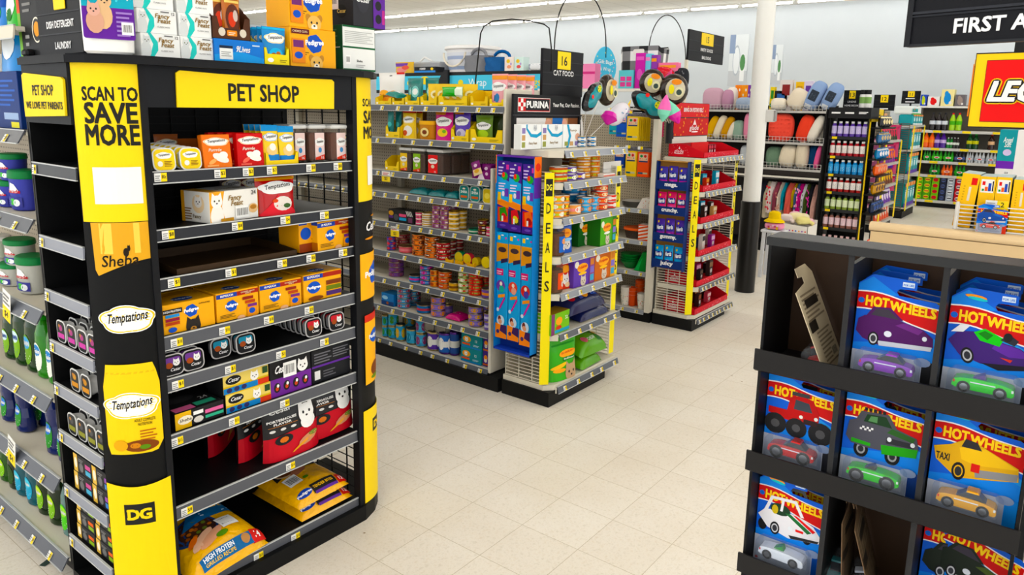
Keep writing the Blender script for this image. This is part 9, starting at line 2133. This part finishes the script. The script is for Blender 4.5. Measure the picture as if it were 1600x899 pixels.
# first aid aisle marker close by
FX = 1.2
A = at_x(1413, 74, FX); B = at_z(1600, 64, A.z); d = B - A; ang = math.atan2(d.y, d.x)
if not (-2.3 < ang < -1.0): ang = W_
hS = .17; Wd = .30
t = thing('aisle_sign','large black first aid aisle sign with white lettering above the counter','aisle sign',(A.x,A.y,A.z),ang)
m = MB(); m.box(0,0,0,Wd,.014,hS,'101116/n',.002); m.box(0,-.003,0,.008,0,hS,'1f2024/n'); m.box(.008,-.0025,0,Wd,0,.0035,'24262a'); m.box(.008,-.0035,.044,Wd,0,.0475,'2c2e34'); m.box(.008,-.0025,.040,Wd,0,.0425,'22242a'); m.box(.008,-.003,.09,Wd,0,.094,'2c2e34'); m.build('board',t)
m = MB(); f = Fc(m, lambda x, y, k: Vector((x, -.0005 - k, y))); R = ray(1493, 44)
tx0 = (at_x(1494, 44, A.x).y - A.y) / math.sin(ang) if abs(math.sin(ang)) > .5 else .055
f.text('FIRST AID', tx0, .0155, .0185, 'f2f2f2', al='l', bold=.03); m.build('lettering', t)
m = MB(); m.box(Wd * .62, .014, -A.z, Wd * .62 + .03, .03, hS, '17181c'); m.build('post', t)
# ---------------------------------------------------------------- black cardboard display of carded toy cars
HX_ = .875
yL = at_x(1193, 480, HX_).y
p = at_x(1335, 480, HX_).y - at_x(1483, 480, HX_).y
p = max(p, (yL - at_x(1335, 480, HX_).y) * .92)
W3 = 3 * p; y0_ = yL - W3
zT = at_x(1400, 399, HX_).z
LT = [at_x(1180,545,.868).z,at_x(1168,704,.868).z,at_x(1154,864,.868).z]; sp = (LT[0] - LT[2]) / 2; LT += [LT[2] - sp,LT[2] - 2 * sp,LT[2] - 3 * sp]
lip = .026; DEP = .108
t = thing('toy_car_display','black cardboard floor display of carded toy cars facing the aisle','display stand',(HX_,yL,0),W_)
KB = '0d0d0e'
SPF = [(0, 0), (DEP, 0), (DEP, zT - .016), (.05, zT), (0, zT)]
for x in (0, W3 - .0035):
 m = MB(); m.prism(SPF, 'x', x, x + .0035, KB); m.build('side_panel', t)
m = MB(); m.box(.0035,DEP - .003,0,W3 - .0035,DEP,zT - .017,'5a4028'); m.box(.0035,DEP - .006,0,W3 - .0035,DEP - .003,zT - .017,'3a2a1e'); m.build('back_panel',t)
m = MB(); m.box(-.002,-.002,zT,W3 + .002,.05,zT + .004,'333436'); m.box(-.002,-.003,zT - .006,W3 + .002,0,zT + .004,'2a2b2c'); m.build('top_panel',t)
m = MB(); m.box(0, .002, 0, W3, DEP, LT[-1] - lip - .01, KB); m.build('base', t)
for i, z in enumerate(LT):
 m = MB(); m.box(.0035, 0, z - lip - .002, W3 - .0035, DEP - .006, z - lip, '111112'); s_ = m.build('shelf', t)
 m = MB(); m.prism([(0,z - lip - .004),(-.007,z - lip),(-.007,z),(-.004,z),(-.004,z - lip + .002),(0,z - lip)],'x',-.004,W3 + .002,'1b1a1a'); m.build('front_lip',s_)
for k in (1, 2):
 m = MB(); m.box(p * k - .0025,.001,LT[-1] - lip,p * k + .0025,DEP - .006,zT - .017,'151516'); m.box(p * k - .003,0,LT[-1] - lip,p * k + .003,.002,zT,'262627'); m.build('divider',t)
CARS = {(0,1): ('4a1458','6a2a7a','low','1a1a1c','8a3ab0','2a1a30','purple lowrider','plain'),(0,2): ('3a1c6a','3ac02a','roadster','1a1a1c','2fd040','4a2a7a','purple and green roadster','logo'),
  (1,0): ('b0181c','8a1014','truck','2a2a30','c01820','c01820','red monster truck','plain'),(1,1): ('4a4a54','3a9a24','jeep','1a3a7c','4ac82a','2a2a2c','green and grey off-roader','logo'),(1,2): ('d8a81c','e8bc3a','taxi','2f86d8','e8a81c','1a1a1c','yellow taxi','logo'),
  (2,0): ('e8e6ea','2a6a3a','buggy','1a4a9c','f0f0f0','2a8a3a','white and green buggy','logo'),(2,2): ('1c241c','4a5a2a','low','1a3a7c','2a2c2a','1a1a1c','black green coupe','plain')}
deck = [z - lip + .0008 for z in LT]
for (r, c_), v in CARS.items():
 yc = yL - p * (c_ + .5)
 rot = -.0
 X = HX_ + .031
 o = hwcard('toy_car_pack',f'blue carded {v[6]} in front on the {("top", "second", "third")[r]} tier of the black display',r,c_,(X,yc,deck[r]),v,rot=-.55 if (r,c_) == (2,2) else 0,top=v[7])
 if (r,c_) == (2,2): o.location = Vector((HX_ + .06,yc - .004,deck[r])) * U; o.rotation_euler = (Matrix.Rotation(W_ - .15,3,'Z') @ Matrix.Rotation(.12,3,'Y')).to_euler(); o.location.z += .006
 for q in range(2):
  dup(o,(X + .033 + .033 * q,yc,deck[r]),f'blue carded toy car, {ORD[q + 1]} from the front behind the {v[6]}',rot=W_)
# leaning cards seen from the back
def backcard(label, loc, rot, lean, c='cfc0a4', car='b01c20'):
 w, h = .0865, .131
 t = thing('toy_car_pack', label, 'toy car pack', loc)
 m = MB(); m.prism([(x - w / 2,z) for x,z in ((0,0),(w,0),(w,h * .9),(w * .8,h),(w * .3,h),(w * .3,h * .91),(w * .5,h * .9),(w * .5,h * .84),(0,h * .8))],'y',0,.0008,c)
 f = Fc(m,lambda x,y,k: Vector((x - w / 2,-k,y))); f.lines(w * .1,h * .5,w * .9,h * .78,7,'8a7a64'); f.rect(w * .2,h * .62,w * .8,h * .7,'2a241e'); f.lines(w * .25,h * .06,w * .9,h * .4,9,'8a7a64'); f.rect(w * .06,h * .4,w * .4,h * .5,'2a241e'); f.bars(w * .6,h * .08,w * .9,h * .2,c)
 m.build('card', t)
 m = MB(); m.box(-w * .42, .001, h * .02, w * .36, .024, h * .27, 'eef2f8/c', .006); m.build('blister', t)
 m = MB(); carmesh(m, w * .66, car, x0=-w * .34, y0=.004, z0=h * .04, W=.017); m.build('toy_car', t)
 t.rotation_euler = (Matrix.Rotation(rot, 3, 'Z') @ Matrix.Rotation(lean, 3, 'X')).to_euler(); return t
yc = yL - p * .5
backcard('carded red toy car leaning sideways with its tan back showing in the top left compartment',(HX_ + .05,yc - .03,deck[0] + .004),.02,-.42)
yc = yL - p * 1.5
backcard('carded teal toy car turned sideways on the third tier, left one',(HX_ + .05,yc + .022,deck[2] + .001),.06,-.08,'6a5642','1a8a8c')
backcard('carded white toy car turned sideways on the third tier, right one',(HX_ + .05,yc - .012,deck[2] + .004),.14,-.3,'6a5642','e8e8ea')
hwcard('toy_car_pack','blue carded toy car on the fourth tier at the left of the black display',3,0,(HX_ + .034,yL - p * .5,deck[3]),('2a6ab0','3a8ad0','low','1a1a1c','2a6ab0','1a1a1c'))
# litter on the floor: a dead leaf by the soap shelf
q = at_z(70, 886, 0)
m = MB(); f = [(0,0),(.03,.012),(.05,.0),(.07,.014),(.055,.03),(.02,.034),(-.01,.018)]; m.prism(f,'z',.0006,.002,'3a4a44'); m.prism([(x * .5 + .03,y * .5 + .02) for x,y in f],'z',.002,.006,'4a5a50')
put(m, 'dry_leaf', 'small dark leaf lying on the floor under the soap shelf', 'leaf', (q.x, q.y, .0006))
